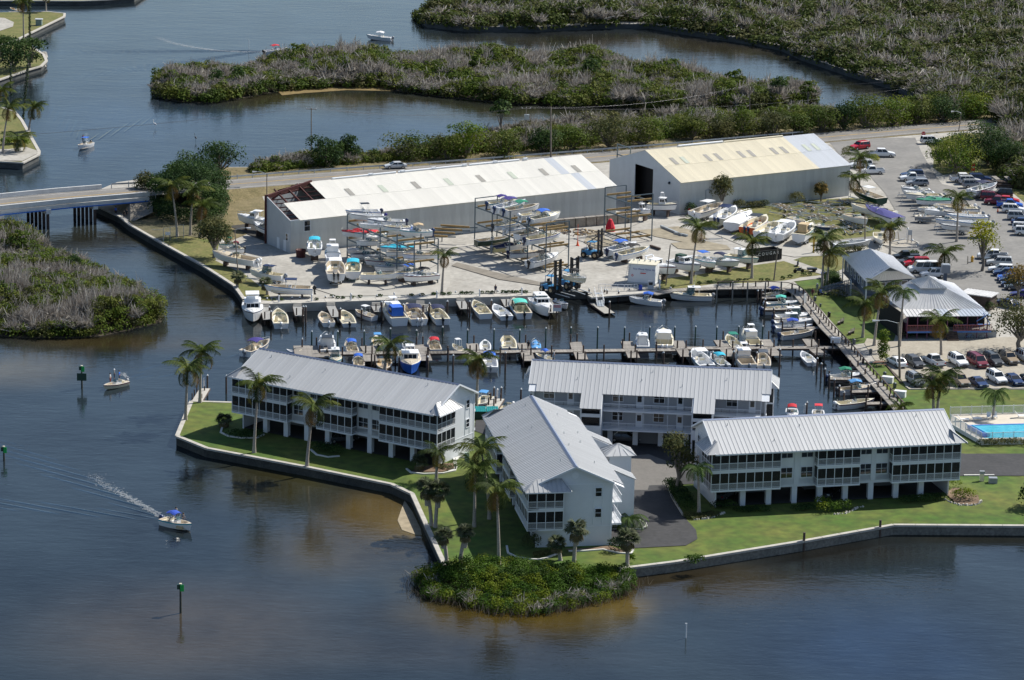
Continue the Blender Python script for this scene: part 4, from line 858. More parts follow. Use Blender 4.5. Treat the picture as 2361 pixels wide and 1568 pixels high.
for k in range(9):
    y0=-hw+.6+k*1.5; d=MB(); d.bar((.1 if k<6 else 8.5,y0,10.1+s1*y0-.12),(12,y0,10.1+s1*y0-.12),.1,.2,rust); addp(W1,'purlin',d)
for k in range(3):
    y0=1.2+k*1.7; d=MB(); d.bar((9.5,y0,10.1-s1*y0-.12),(12+k*.3,y0,10.1-s1*y0-.12),.1,.2,rust); addp(W1,'purlin',d)
d=MB(); d.poly([(12,0,10.1),(72.6,0,10.1),(72.6,hw,6.2),(12,hw,6.2)],[(0,1,2,3)],roofw); addp(W1,'rear_roof',d)
d=MB(); d.box(.3,72,-hw+.4,hw-.4,.11,.13,mat('shade_painted_floor',(.035,.033,.03),.9)); addp(W1,'floor',d)  # floor coloured very dark to paint the unlit interior
d=MB(); d.bar((-.2,-3.7,0),(-.2,-3.7,9.3),.3,.3,rust); addp(W1,'corner_post',d)
for a,b_ in ((16,30),(30.5,46),(46.5,58)): d=MB(); d.tube([(a,.05,10.3),(b_,.05,10.3)],.18,trim,8); addp(W1,'ridge_vent',d)
for k in range(6): d=MB(); d.box(24+k*7,24.9+k*7,-.2,.3,10.2,10.55,trim); addp(W1,'vent_cap',d)
# ------------------------------------------------------------ marina office and restaurant
rroof=mat('bright_metal_roof',(.68,.7,.74),.4,metal=.25,var=.05,scale=.6); rgrey=mat('grey_metal_roof',(.6,.6,.6),.5,metal=.05,var=.1,scale=.5)
pinkr=mat('coral_pink_rail',(.36,.12,.12),.6); pinkw=mat('faded_maroon_wall',(.17,.06,.12),.7); blue_t=mat('blue_trim',(.08,.2,.5),.6); officew=mat('blue_grey_wall',(.07,.1,.15),.7)
def roof_face(t,P,m,rib=None,name='roof_panel',th=.1,n=10):
    # planar face split into strips running down the slope: P=[top-left, top-right, bottom-right, bottom-left]
    P=[Vector(p) for p in P]
    for k in range(n):
        a,b=k/n,(k+1)/n-.004; q=[P[0].lerp(P[1],a),P[0].lerp(P[1],b),P[3].lerp(P[2],b),P[3].lerp(P[2],a)]; d=MB(); V=q+[v-Vector((0,0,th)) for v in q]
        d.poly(V,[(3,2,1,0),(4,5,6,7),(0,1,5,4),(1,2,6,5),(2,3,7,6),(3,0,4,7)],m(k/n) if callable(m) else m)
        d.bar(q[0]+Vector((0,0,.02)),q[3]+Vector((0,0,.02)),.06,.07,m(k/n) if callable(m) else m); addp(t,name,d)
t=thing('marina_office','raised marina office with hipped white metal roof and long blue-grey ramp','building')
ze,zr=5.0,8.0
e0=G('d',435,1105,ze); e1=G('h',690,330,ze); e2=G('h',1205,290,ze); e3=G('d',970,1105,ze); r0=G('d',738,1032,zr); r1=G('h',945,180,zr)
h1=G('h',830,218,6.9); h2=G('h',1030,218,6.9)
roof_face(t,[r0,r1,e1,e0],rroof,n=26); roof_face(t,[r1,r0,e3,e2],rroof,n=26); roof_face(t,[h1,h2,e2,e1],rroof,n=14)
d=MB(); d.poly([tuple(h1),tuple(h2),tuple(r1)],[(0,1,2)],officew); addp(t,'gablet',d)
def inset(P,k):
    c=sum((Vector(p) for p in P),Vector())/len(P); return [Vector(p).lerp(c,k) for p in P]
Q=inset([e0,e1,e2,e3],.1)
for i in range(4):
    a,b=Q[i],Q[(i+1)%4]; d=MB(); mm=(a+b)/2; rz=math.atan2(b.y-a.y,b.x-a.x); L=(b-a).length; d.box(-L/2,L/2,-.1,.1,2.2,ze,officew,0,rz,(mm.x,mm.y)); addp(t,'wall',d)
    if i<2:
        for k in range(1,6):
            p=a.lerp(b,k/6); o=window(t,p.x+ (math.sin(rz)*.14),p.y-math.cos(rz)*.14,3.1,1.1,1.3,rz)
d=MB(); d.prism([(p.x,p.y) for p in inset([e0,e1,e2,e3],.04)],2.0,2.2,wood); addp(t,'deck',d)
for p in inset([e0,e1,e2,e3],.05): d=MB(); d.box(p.x-.12,p.x+.12,p.y-.12,p.y+.12,0,ze-.1,trim); addp(t,'post',d)
ra=G('h',200,465,0); rb=G('h',530,375,2.1); rc2=G('h',530,350,2.1)
dv=(rb-ra); nv=Vector((-dv.y,dv.x,0)).normalized()*1.3
d=MB(); d.poly([ra,rb,rb+nv,ra+nv],[(0,1,2,3),(3,2,1,0)],wood); addp(t,'ramp',d)
for off in (Vector((0,0,0)),nv):
    d=MB()
    for hz in (.5,1.0): d.bar(ra+off+Vector((0,0,hz)),rb+off+Vector((0,0,hz)),.08,.12,officew)
    for k in range(9): p=ra.lerp(rb,k/8)+off; d.bar(p-Vector((0,0,p.z)),p+Vector((0,0,1.0)),.1,.1,officew)
    addp(t,'ramp_rail',d)
d=MB(); d.box(rb.x-.06,rb.x+.06,rb.y-1.3,rb.y+1.2,0,3.2,cor_s); addp(t,'end_screen',d)
t=thing('restaurant','waterfront restaurant with big grey hipped roof and coral pink veranda rail','building')
f1=G('h',1110,695,3.9); f2=G('h',2005,688,3.9); m1=G('h',1060,620,4.5); m2=G('h',1925,612,4.5); u1=G('h',1262,405,7.3); u2=G('h',1540,405,7.3)
b1=G('h',870,480,4.5); bu1=G('h',1150,322,7.3)
patch=lambda f: mat('silver_new_sheets',(.5,.55,.62),.4,metal=.3) if .4<f<.52 or f>.63 else rgrey
roof_face(t,[m1,m2,f2,f1],patch,n=22); roof_face(t,[u1,u2,m2,m1],rgrey,n=22)
roof_face(t,[bu1,u1,m1,b1],rgrey,n=16)

roof_face(t,[u2,G('h',1380,290,7.3),G('h',1610,345,4.5),m2],rroof,n=14)
cp0=G('h',1345,268,9.1); cl1=G('h',1150,318,7.5); cl2=G('h',1262,398,7.5); cl3=G('h',1540,398,7.5); cp1=G('h',1365,285,9.1); cl4=G('h',1420,285,7.5)
roof_face(t,[cp0,cp1,cl2,cl1],rgrey,n=8); roof_face(t,[cp1,cp1+Vector((.05,0,0)),cl3,cl2],rgrey,n=10); roof_face(t,[cp1,cp0,cl4,cl3],rroof,n=8)
Wf=[m1.lerp(f1,.3),m2.lerp(f2,.3)]; a=Vector((f1.x,f1.y,0)); b_=Vector((f2.x,f2.y,0)); dirf=(b_-a).normalized(); nf=Vector((-dirf.y,dirf.x,0))
L=(b_-a).length; rz=math.atan2(dirf.y,dirf.x)
def onf(s,back,z): return a+dirf*s+nf*back+Vector((0,0,z))
c_=onf(L/2,2.6,0); d=MB(); d.box(-L/2+1,L/2-.5,-.1,.1,0,4.4,dark_in,0,rz,(c_.x,c_.y)); addp(t,'front_wall',d)  # near-black wall colour paints the shade under the veranda eave
c_=onf(L/2,5,0); d=MB(); d.box(-L/2+.8,L/2+.6,-5,5,1.2,1.4,wood,0,rz,(c_.x,c_.y)); addp(t,'veranda_floor',d)
for s_,e_,mz in ((.3,L*.44,0),(L*.56,L*1.0,0)):
    n=int((e_-s_)/.26); d=MB()
    for k in range(n+1): p=onf(s_+(e_-s_)*k/n,-.1,1.35); d.bar(p,p+Vector((0,0,1.0)),.14,.05,pinkr)
    for hz in (1.4,2.35): d.bar(onf(s_,-.1,hz),onf(e_,-.1,hz),.12,.12,pinkr)
    addp(t,'veranda_rail',d); d=MB(); d.bar(onf(s_,-.2,1.2),onf(e_,-.2,1.2),.08,.3,blue_t); addp(t,'blue_sill',d)
for k in range(9): 
    p=onf(.3+(L-1)*k/8,0,0); d=MB(); d.box(p.x-.07,p.x+.07,p.y-.07,p.y+.07,0,3.8,pinkw); addp(t,'post',d)
for k in range(7):
    p=onf(L*.56+k*.42+.2,.0,0)
for k in range(6):
    p=onf(L*.47,-.2-k*.32,0); d=MB(); d.box(-.0,1.9,-.16,.16,0,1.3-k*.22,darkwood,0,rz,(p.x,p.y)); addp(t,'step',d)
# lattice, side rail/wall along the lawn side
s0=onf(.2,0,0); s1_=Vector((b1.x,b1.y,0)); dd=(s1_-s0); rz2=math.atan2(dd.y,dd.x); Ls=dd.length; mm=(s0+s1_)/2
d=MB(); d.box(-Ls/2,Ls/2,-.08,.08,1.2,2.6,pinkw,0,rz2,(mm.x,mm.y)); addp(t,'side_wall',d)
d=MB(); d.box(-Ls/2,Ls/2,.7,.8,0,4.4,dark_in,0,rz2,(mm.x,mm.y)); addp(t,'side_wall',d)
d=MB(); q=mm+dd.normalized()*3; d.box(-1.6,1.6,-.14,-.02,2.8,4.6,trim,0,rz2,(q.x,q.y)); addp(t,'side_sign',d)
d=MB(); q=onf(L*.83,.4,0); d.box(-3.6,3.6,-.06,.06,0,1.3,mat('lattice',(.33,.35,.38),.8),0,rz,(q.x,q.y)); addp(t,'lattice_panel',d)
for k in range(5): q=onf(L*.62+k*1.3,.9,1.4); d=MB(); d.box(-.5,.5,-.35,.35,.7,.78,blue_t,0,rz,(q.x,q.y)); d.box(-.06,.06,-.06,.06,0,.7,blue_t,0,rz,(q.x,q.y)); d.v=[(x,y,z+1.4) for x,y,z in d.v]; o=addp(t,'veranda_table',d)
d=MB(); d.tube([onf(L-.3,-.1,2.6),onf(L-1.5,-.1,4.4)],.09,blue_t,6); d.tube([onf(L-2.6,-.1,3.0),onf(L-.6,-.1,4.2)],.09,blue_t,6); addp(t,'blue_tubes',d)
one('lean_to_shed',(lambda d:(d.box(-2.6,2.6,-1.7,1.7,0,2.5,darkwood),d.box(-2.9,2.9,-2,2,2.5,2.65,rgrey),[d.box(-2.9+k*.6,-2.84+k*.6,-2,2,2.65,2.72,rgrey) for k in range(10)],d)[-1])(MB()),'grey-roofed lean-to shed behind the restaurant by the drive','shed',G('h',1870,600),-.5)
one('air_conditioner',(lambda d:(d.box(-.75,.75,-.65,.65,3.4,4.9,mat('ac_grey',(.22,.25,.29),.6)),d.box(-.6,.6,-.5,.5,4.9,5.0,galv),d.box(-.3,.3,-.3,.3,0,3.4,officew),d)[-1])(MB()),'boxy grey rooftop cooling unit beside the small restaurant roof peak','air conditioner',G('h',1510,430))

# ------------------------------------------------------------ boats
def hull_mesh(L,B,fb,col,bot,keel=-.35,inner_m=None,cock=(.06,.62),fore='deck',stripe=None):
    n=11; S=[]; 
    for i in range(n):
        t=i/(n-1); f=1-max(0,(t-.42)/.58)**2.3; f=max(f,.012); taper=.9+.1*min(1,t/.25)
        hb=B/2*f*taper; sh=fb*(1+.38*t**2); kz=keel+ (abs(keel)+sh*.55)*max(0,(t-.72)/.28)**1.8; cz=min(sh-.12,.02+.42*fb*max(0,t-.3)**1.3); chb=hb*(.84-.22*t)
        x=-L/2+L*t+ (0 if t<.99 else .0); S.append((x-(0 if i<n-1 else 0),hb,sh,chb,cz,kz))
    h=MB(); V=[]
    for (x,hb,sh,cb,cz,kz) in S:
        xs=x; V+= [(xs-.04*L*((x+L/2)/L)**3*0,0,kz),(xs,cb,cz),(xs,hb,sh-.16),(xs,hb,sh),(xs,-hb,sh),(xs,-hb,sh-.16),(xs,-cb,cz)]
    # rake the stem: pull low points back at the bow
    for i in range(n):
        t=i/(n-1); r=max(0,(t-.6)/.4)**2*L*.1
        for k,fac in ((0,1.),(1,.55),(6,.55)): x,y,z=V[i*7+k]; V[i*7+k]=(x-r*fac,y,z)
    lo=[];si=[];up=[]
    for i in range(n-1):
        a,b=i*7,(i+1)*7
        lo+=[(a,a+1,b+1,b),(a+6,a,b,b+6)]; si+=[(a+1,a+2,b+2,b+1),(a+5,a+6,b+6,b+5)]; up+=[(a+2,a+3,b+3,b+2),(a+4,a+5,b+5,b+4)]
    h.poly(V,lo,bot,True); h.poly(V,si,col,False); h.poly(V,up,stripe or col); h.poly(V,[(0,6,1),(1,6,5,2),(2,5,4,3)],col)
    d=MB(); im=inner_m or C('white'); g=.11*B/2+.06
    t0,t1=cock; 
    def sec(t):
        k=t*(n-1); i=min(int(k),n-2); f=k-i; a,b=S[i],S[i+1]; return tuple(a[j]*(1-f)+b[j]*f for j in range(6))
    ts=[t0]+[i/(n-1) for i in range(n) if t0+.02<i/(n-1)<t1-.02]+[t1]
    sole=max(.05,fb*.32)
    def row(t,z=None): s=sec(t); w=max(.02,s[1]-g); return [(s[0],w,(s[2]+.03) if z is None else z),(s[0],-w,(s[2]+.03) if z is None else z)]
    V=[];F=[]
    for t in ts:
        s=sec(t); w=max(.03,s[1]-g); V+=[(s[0],s[1],s[2]),(s[0],w,s[2]+.03),(s[0],w,sole),(s[0],-w,sole),(s[0],-w,s[2]+.03),(s[0],-s[1],s[2])]
    m=len(ts)
    for i in range(m-1):
        for k in range(5): F.append((i*6+k,(i+1)*6+k,(i+1)*6+k+1,i*6+k+1))
    F+=[(1,2,3,4)[::-1],((m-1)*6+1,(m-1)*6+2,(m-1)*6+3,(m-1)*6+4)]
    d.poly(V,F,im)
    # aft and fore decks
    for ta,tb in ((0,t0),(t1,1)):
        tt=[ta]+[i/(n-1) for i in range(n) if ta+.02<i/(n-1)<tb-.02]+[tb]; V=[]
        cam_=.04+(.22*fb if (fore=='cabin' and ta>0) else 0)
        for q in tt: s=sec(q); V+=[(s[0],s[1],s[2]),(s[0],s[1]*.75,s[2]+cam_*.75*min(1,(1-q)*6)),(s[0],0,s[2]+cam_*min(1,(1-q)*6+.1)),(s[0],-s[1]*.75,s[2]+cam_*.75*min(1,(1-q)*6)),(s[0],-s[1],s[2])]
        F=[(i*5+k,(i+1)*5+k,(i+1)*5+k+1,i*5+k+1) for i in range(len(tt)-1) for k in range(4)]; d.poly(V,F,im,False)
    return h.mesh('hull'),d.mesh('deck'),sec,sole
def motor_mesh(col):
    d=MB(); m=C(col); d.poly([(-.05,-.2,0),(-.62,-.17,0),(-.66,-.15,.38),(-.5,-.17,.62),(-.12,-.17,.6),(-.02,-.19,.3),(-.05,.2,0),(-.62,.17,0),(-.66,.15,.38),(-.5,.17,.62),(-.12,.17,.6),(-.02,.19,.3)],
        [(0,1,2,3,4,5),(11,10,9,8,7,6),(0,6,7,1),(1,7,8,2),(2,8,9,3),(3,9,10,4),(4,10,11,5),(5,11,6,0)],m,True)
    d.box(-.48,-.2,-.09,.09,-.75,.02,m); d.box(-.6,-.1,-.14,.14,-.5,-.46,m); d.box(-.62,-.18,-.06,.06,-.98,-.75,m,.03); d.box(-.1,.12,-.13,.13,-.35,.05,C('darkgrey')); return d.mesh('outboard_motor')
MC={}
def motor(col):
    if col not in MC: MC[col]=motor_mesh(col)
    return MC[col]
def top_mesh(kind,col,w,l):
    d=MB(); m=cloth(col) if kind=='b' else C(col); n=5; V=[]
    for i in range(n):
        x=-l/2+l*i/(n-1); e=.0 if kind!='b' else -.1*abs(i-(n-1)/2)**1.2
        for k in range(6): f=k/5*2-1; z=-(.22 if kind=='b' else .05)*abs(f)**2.4+e; V.append((x,f*w/2,z))
    V2=V+[(x,y,z-.06) for x,y,z in V]; o=len(V)
    F=[(i*6+k,(i+1)*6+k,(i+1)*6+k+1,i*6+k+1)[::-1] for i in range(n-1) for k in range(5)]; F+= [tuple(v+o for v in f[::-1]) for f in F]
    F+=[(i*6,(i+1)*6,o+(i+1)*6,o+i*6) for i in range(n-1)]+[(i*6+5,o+i*6+5,o+(i+1)*6+5,(i+1)*6+5) for i in range(n-1)]+[(k,o+k,o+k+1,k+1) for k in range(5)]+[((n-1)*6+k,(n-1)*6+k+1,o+(n-1)*6+k+1,o+(n-1)*6+k) for k in range(5)]
    d.poly(V2,F,m); return d
BP={}
def boat_proto(ty,L,hc='white',top=None,mc='black',nm=1,bot=None,ic='white',stripe=None,B=None):
    key=(ty,round(L*2)/2,hc,top,mc,nm,bot,ic,stripe)
    if key in BP: return BP[key]
    B=B or (.36*L if L<6 else .33*L if L<8.5 else .32*L); fb=.55+.055*L if ty not in('cabin','express','pilot') else .55+.085*L
    if ty=='skiff': fb=.5+.03*L
    cock={'cc':(.05,.86),'skiff':(.05,.88),'cuddy':(.05,.55),'cabin':(.04,.3),'express':(.05,.42),'pilot':(.04,.4),'cover':(.05,.6),'bow':(.05,.9),'deck':(.05,.85)}[ty]
    hm,dm,sec,sole=hull_mesh(L,B,fb,C(hc),C(bot) if bot else C(hc),-.12*L**.9*.4,C(ic),cock,'cabin' if ty in('cuddy','cabin','express','pilot') else 'deck',C(stripe) if stripe else None)
    P=[('hull',hm),('deck',dm)]; W_=B
    rub=MB(); pr=[sec(k/10) for k in range(11)]
    for s in (1,-1): rub.tube([(q[0],s*q[1],q[2]) for q in pr],.035,C('grey') if hc in('white','cream','beige') else C('white'),4,False)
    P.append(('rub_rail',rub.mesh('rub_rail')))
    zt=fb
    if ty in('cc','skiff','deck'):
        cx=-.03*L if ty!='deck' else .0; d=MB(); ch=.95 if ty!='skiff' else .7
        d.box(cx-.3,cx+.35,-.4,.4,sole,sole+ch,C('white'),.05); d.box(cx-.12,cx+.05,-.32,.32,sole+ch,sole+ch+.08,C('black')); con=d.mesh('console')
        g=MB(); g.poly([(cx+.32,-.36,sole+ch-.05),(cx+.32,.36,sole+ch-.05),(cx+.1,.33,sole+ch+.42),(cx+.1,-.33,sole+ch+.42)],[(0,1,2,3),(3,2,1,0)],tint)
        P.append(('console',con,[('windshield',g.mesh('windshield'))]))
        d=MB(); d.box(cx-1.0,cx-.62,-.45,.45,sole,sole+.62,C('white'),.03); d.box(cx-1.02,cx-.95,-.42,.42,sole+.62,sole+.95,C('cream')); P.append(('seat',d.mesh('seat')))
        if ty=='cc':
            d=MB(); s=sec(.7); d.box(L*.12,L*.2,-.35,.35,sole,sole+.4,C('cream'),.03); P.append(('cooler_seat',d.mesh('cooler_seat')))
        if ty=='deck':
            for s in (1,-1): d=MB(); d.box(.1*L,.3*L,s*B*.3-.25,s*B*.3+.25,sole,sole+.4,C('tan'),.03); P.append(('bench_seat',d.mesh('bench_seat')))
        d=MB(); s=sec(.03); d.box(-L/2+.05*L,-L/2+.05*L+.35,-B*.33,B*.33,sole,sole+.45,C('cream'),.02); P.append(('stern_seat',d.mesh('stern_seat')))
    if ty in('cuddy','bow','cover'):
        x=sec(.55)[0]; w=sec(.55)[1]*.86; h0=fb*1.1+.02; 
        g=MB(); 
        P3=[(x-.5,-w,h0),(x-.05,-w*.8,h0+.05),(x+.25,-w*.35,h0+.1),(x+.25,w*.35,h0+.1),(x-.05,w*.8,h0+.05),(x-.5,w,h0)]; T=[(a-.3,b*.86,c+.48) for a,b,c in P3]
        for i in range(5): g.poly([P3[i],P3[i+1],T[i+1],T[i]],[(0,1,2,3),(3,2,1,0)],tint); 
        fr=MB(); fr.tube(T,.03,C('white'),4,False); 
        for a,b in zip(P3,T): fr.tube([a,b],.022,C('white'),4,False)
        P.append(('windshield',g.mesh('windshield'),[('windshield_frame',fr.mesh('windshield_frame'))]))
        for s in (1,-1):
            d=MB(); d.box(x-1.15,x-.65,s*w*.5-.27,s*w*.5+.27,sole,sole+.5,C('cream'),.03); d.box(x-1.2,x-1.08,s*w*.5-.26,s*w*.5+.26,sole+.5,sole+.98,C('cream')); P.append(('seat',d.mesh('seat')))
        d=MB(); d.box(-L/2+.06*L,-L/2+.06*L+.45,-B*.36,B*.36,sole,sole+.45,C('cream'),.02); P.append(('stern_seat',d.mesh('stern_seat')))
        if ty!='bow': d=MB(); s=sec(.74); zz=s[2]+.02+.22*fb; d.box(s[0]-.25,s[0]+.25,-.25,.25,zz-.03,zz+.05,C('grey')); P.append(('hatch',d.mesh('hatch')))
        rl=MB(); 
        for s in (1,-1):
            pp=[sec(t_) for t_ in (.62,.72,.82,.92,.985)]; rl.tube([(q[0],s*q[1]*.93,q[2]+.36) for q in pp],.022,chrome,4,False)
            for q in pp: rl.tube([(q[0],s*q[1]*.93,q[2]),(q[0],s*q[1]*.93,q[2]+.36)],.018,chrome,3,False)
        P.append(('bow_rail',rl.mesh('bow_rail')))
    if ty in('cabin','pilot','express'):
        a,b=(.34,.66) if ty=='cabin' else (.42,.66) if ty=='pilot' else (.4,.6); xa,xb=sec(a)[0],sec(b)[0]; w=sec((a+b)/2)[1]*.8; z0=fb*1.0; hh=1.35 if ty!='express' else 1.15
        d=MB(); d.poly([(xa,-w,z0),(xb,-w*.9,z0),(xb,w*.9,z0),(xa,w,z0),(xa,-w*.92,z0+hh),(xb-.45,-w*.8,z0+hh),(xb-.45,w*.8,z0+hh),(xa,w*.92,z0+hh)],[(0,1,5,4),(1,2,6,5),(2,3,7,6),(3,0,4,7),(4,5,6,7)],C('white')); cab=d.mesh('cabin')
        g=MB()
        for s in (1,-1):
            for k in range(3):
                u0,u1=.1+k*.29,.1+k*.29+.23
                def sp(u,v): 
                    lo_=Vector((xa,s*w,z0)).lerp(Vector((xb,s*w*.9,z0)),u); hi=Vector((xa,s*w*.92,z0+hh)).lerp(Vector((xb-.45,s*w*.8,z0+hh)),u); p=lo_.lerp(hi,v); return (p.x,p.y+s*.02,p.z)
                q=[sp(u0,.45),sp(u1,.45),sp(u1,.88),sp(u0,.88)]; g.poly(q,[(0,1,2,3),(3,2,1,0)],glass)
        for k in range(3):
            v0,v1=-.85+k*.58,-.85+k*.58+.52
            def fp(v,h): p=Vector((xb,0,z0)).lerp(Vector((xb-.45,0,z0+hh)),h); return (p.x+.02,v*w*(.9-.1*h),p.z)
            q=[fp(v0,.42),fp(v1,.42),fp(v1,.88),fp(v0,.88)]; g.poly(q,[(0,1,2,3),(3,2,1,0)],glass)
        P.append(('cabin',cab,[('cabin_windows',g.mesh('cabin_windows'))]))
        d=MB(); d.box(xa-(1.3 if ty=='cabin' else .3),xb-.25,-w*.98,w*.98,z0+hh,z0+hh+.08,C('white'),.03); P.append(('roof',d.mesh('roof')))
        if ty=='cabin':
            d=MB(); 
            for s in (1,-1): d.tube([(xa-1.2,s*w*.9,z0-.1),(xa-1.2,s*w*.9,z0+hh)],.03,C('white'),4)
            z=z0+hh+.08; d.box(xa-.1,xb-.8,-w*.75,w*.75,z,z+.45,C('white'),.08); P.append(('flybridge',d.mesh('flybridge')))
            d=MB(); d.box(xa-.2,xb-.8,-w*.8,w*.8,z+1.25,z+1.31,C('white')); 
            for sx in (xa-.1,xb-.9):
                for s in (1,-1): d.tube([(sx,s*w*.7,z+.3),(sx,s*w*.75,z+1.26)],.03,C('white'),4)
            P.append(('flybridge_top',d.mesh('flybridge_top')))
        if ty=='pilot':
            z=z0+hh+.08; d=MB()
            for sx in (xa+.1,xb-.7):
                for s in (1,-1): d.tube([(sx,s*w*.6,z),(sx*.7+xa*.3,s*w*.4,z+1.0)],.03,C('white'),4)
            d.box(xa+.1,xb-.8,-w*.5,w*.5,z+.98,z+1.03,C('white')); P.append(('tower',d.mesh('tower')))
        rl=MB()
        for s in (1,-1):
            pp=[sec(t_) for t_ in (.55,.68,.8,.9,.985)]; rl.tube([(q[0],s*q[1]*.95,q[2]+.5) for q in pp],.025,chrome,4,False)
            for q in pp: rl.tube([(q[0],s*q[1]*.95,q[2]),(q[0],s*q[1]*.95,q[2]+.5)],.02,chrome,3,False)
        P.append(('bow_rail',rl.mesh('bow_rail')))
    if ty=='cover':
        d=MB(); m=cloth(top[1] if top else 'navy'); V=[]; tt=[.01,.2,.4,.55,.7,.86,.985]; hs=[.12,.25,.5,.6,.3,.15,.05]
        for t_,h_ in zip(tt,hs):
            s=sec(t_); V+=[(s[0],s[1]+.04,s[2]-.18),(s[0],s[1]*.98+.03,s[2]+.05),(s[0],s[1]*.4,s[2]+h_*.85+rnd.uniform(-.06,.06)),(s[0],0,s[2]+h_),(s[0],-s[1]*.4,s[2]+h_*.85+rnd.uniform(-.06,.06)),(s[0],-s[1]*.98-.03,s[2]+.05),(s[0],-s[1]-.04,s[2]-.18)]
        d.poly(V,[(i*7+k,(i+1)*7+k,(i+1)*7+k+1,i*7+k+1) for i in range(6) for k in range(6)]+[(0,1,2,3,4,5,6)],m,False); P.append(('canvas_cover',d.mesh('canvas_cover')))
    elif top:
        k,col=top; w=B*(.72 if k=='b' else .62); l={'b':.3,'t':.25,'h':.3,'r':0,'e':.2}[k]*L; cx={'cc':-.05,'skiff':-.05,'cuddy':-.08,'bow':-.08,'deck':-.12,'express':-.15,'cabin':-.3,'pilot':-.25}[ty]*L
        zt=max(sole+2.05,fb*1.1+1.45)
        if k in 'bth':
            td=top_mesh('b' if k=='b' else 't',col,w,l); td.v=[(x+cx,y,z+zt) for x,y,z in td.v]; P.append(('bimini_top' if k=='b' else 'hard_top',td.mesh('bimini_top' if k=='b' else 'hard_top')))
            d=MB()
            for s in (1,-1):
                for xo,xb_ in ((-l*.46,-l*.12),(l*.46,l*.12)):
                    base=(cx+xb_,s*B*.42,fb) if k=='b' else (cx+xo*.75,s*.5,sole); d.tube([base,(cx+xo,s*w*.46,zt-.2 if k=='b' else zt-.05)],.028,chrome if k=='b' else C('white'),4,False)
                if k=='b': d.tube([(cx,s*B*.42,fb),(cx,s*w*.46,zt-.15)],.025,chrome,4,False)
            P.append(('top_frame',d.mesh('top_frame')))
            if k=='h':
                g=MB(); x=cx+l*.5; g.poly([(x+.35,-w*.42,fb*1.1),(x+.35,w*.42,fb*1.1),(x-.05,w*.44,zt-.08),(x-.05,-w*.44,zt-.08)],[(0,1,2,3),(3,2,1,0)],tint)
                for s in (1,-1): g.poly([(x+.35,s*w*.42,fb*1.1),(x-.05,s*w*.44,zt-.08),(x-l*.55,s*w*.46,zt-.08),(x-l*.5,s*w*.5,fb*1.1)],[(0,1,2,3),(3,2,1,0)],tint)
                P.append(('side_curtain',g.mesh('side_curtain')))
                d=MB(); 
                for s in (.2,-.25): d.tube([(cx,s,zt),(cx-.3,s*1.3,zt+2.2)],.012,C('white'),3,False)
                d.tube([(cx+.1,0,zt+.03),(cx+.1,0,zt+.2)],.2,C('white'),8); P.append(('antenna',d.mesh('antenna')))
        if k=='e':
            d=MB(); x=cx; m=cloth(col); d.box(x-l*.6,x+l*.7,-w*.5,w*.5,fb,zt-.1,m,.12); P.append(('canvas_enclosure',d.mesh('canvas_enclosure')))
            g=MB()
            for s in (1,-1): g.box(x-l*.3,x+l*.5,s*w*.48-.02,s*w*.48+.02,fb+.35,zt-.5,glass)
            P.append(('clear_window',g.mesh('clear_window')))
        if k=='r':
            d=MB(); 
            for s in (1,-1): d.bar((cx+.6,s*B*.42,fb),(cx-.4,s*B*.36,fb+1.6),.3,.12,C('white'))
            d.bar((cx-.4,-B*.36,fb+1.6),(cx-.4,B*.36,fb+1.6),.35,.12,C('white')); P.append(('radar_arch',d.mesh('radar_arch')))
    for k in range(nm):
        y=0 if nm==1 else (k-.5)*.75; P.append(('outboard_motor',motor(mc),[],Matrix.Translation((-L/2+.02,y,fb*.72))@Matrix.Scale(1.0 if L>5 else .8,4)))
    BP[key]=(P,fb); return BP[key]
NB=[0]
def boat(c,bx,by,sx,sy,ty,label,z=None,trail=None,group=None,Lm=None,name='motor_boat',**kw):
    """bow and stern seen at gunwale height; z = height of the waterline plane of the hull"""
    zb=WZ if z is None else z
    L=6.5
    for _ in range(2):
        fb=(.55+.055*L)*1.1; a=G2(c,bx,by,zb+fb); b=G2(c,sx,sy,zb+fb*.9); L=(a-b).length; L=max(3.6,min(L,11.5))
    if Lm: L=Lm
    if 'stripe' not in kw and kw.get('hc','white')=='white': kw['stripe']=rnd.choice([None,None,None,'navy','skyblue','grey','darkblue','maroon','teal'])
    if 'ic' not in kw: kw['ic']=rnd.choice(['white','white','cream','beige'])
    L=round(L*2)/2; P,fb=boat_proto(ty,L,**kw); m=(a+b)/2; d=a-b; yaw=math.atan2(d.y,d.x)
    t=put(P,name,label,'boat',(m.x,m.y,zb),yaw,group); 
    if z is None: t.rotation_euler=(R(rnd.uniform(-1.2,1.2)),R(rnd.uniform(-1.5,.5)),yaw)
    if trail: trailer((m.x,m.y),yaw,L,zb,label,trail)
    return t
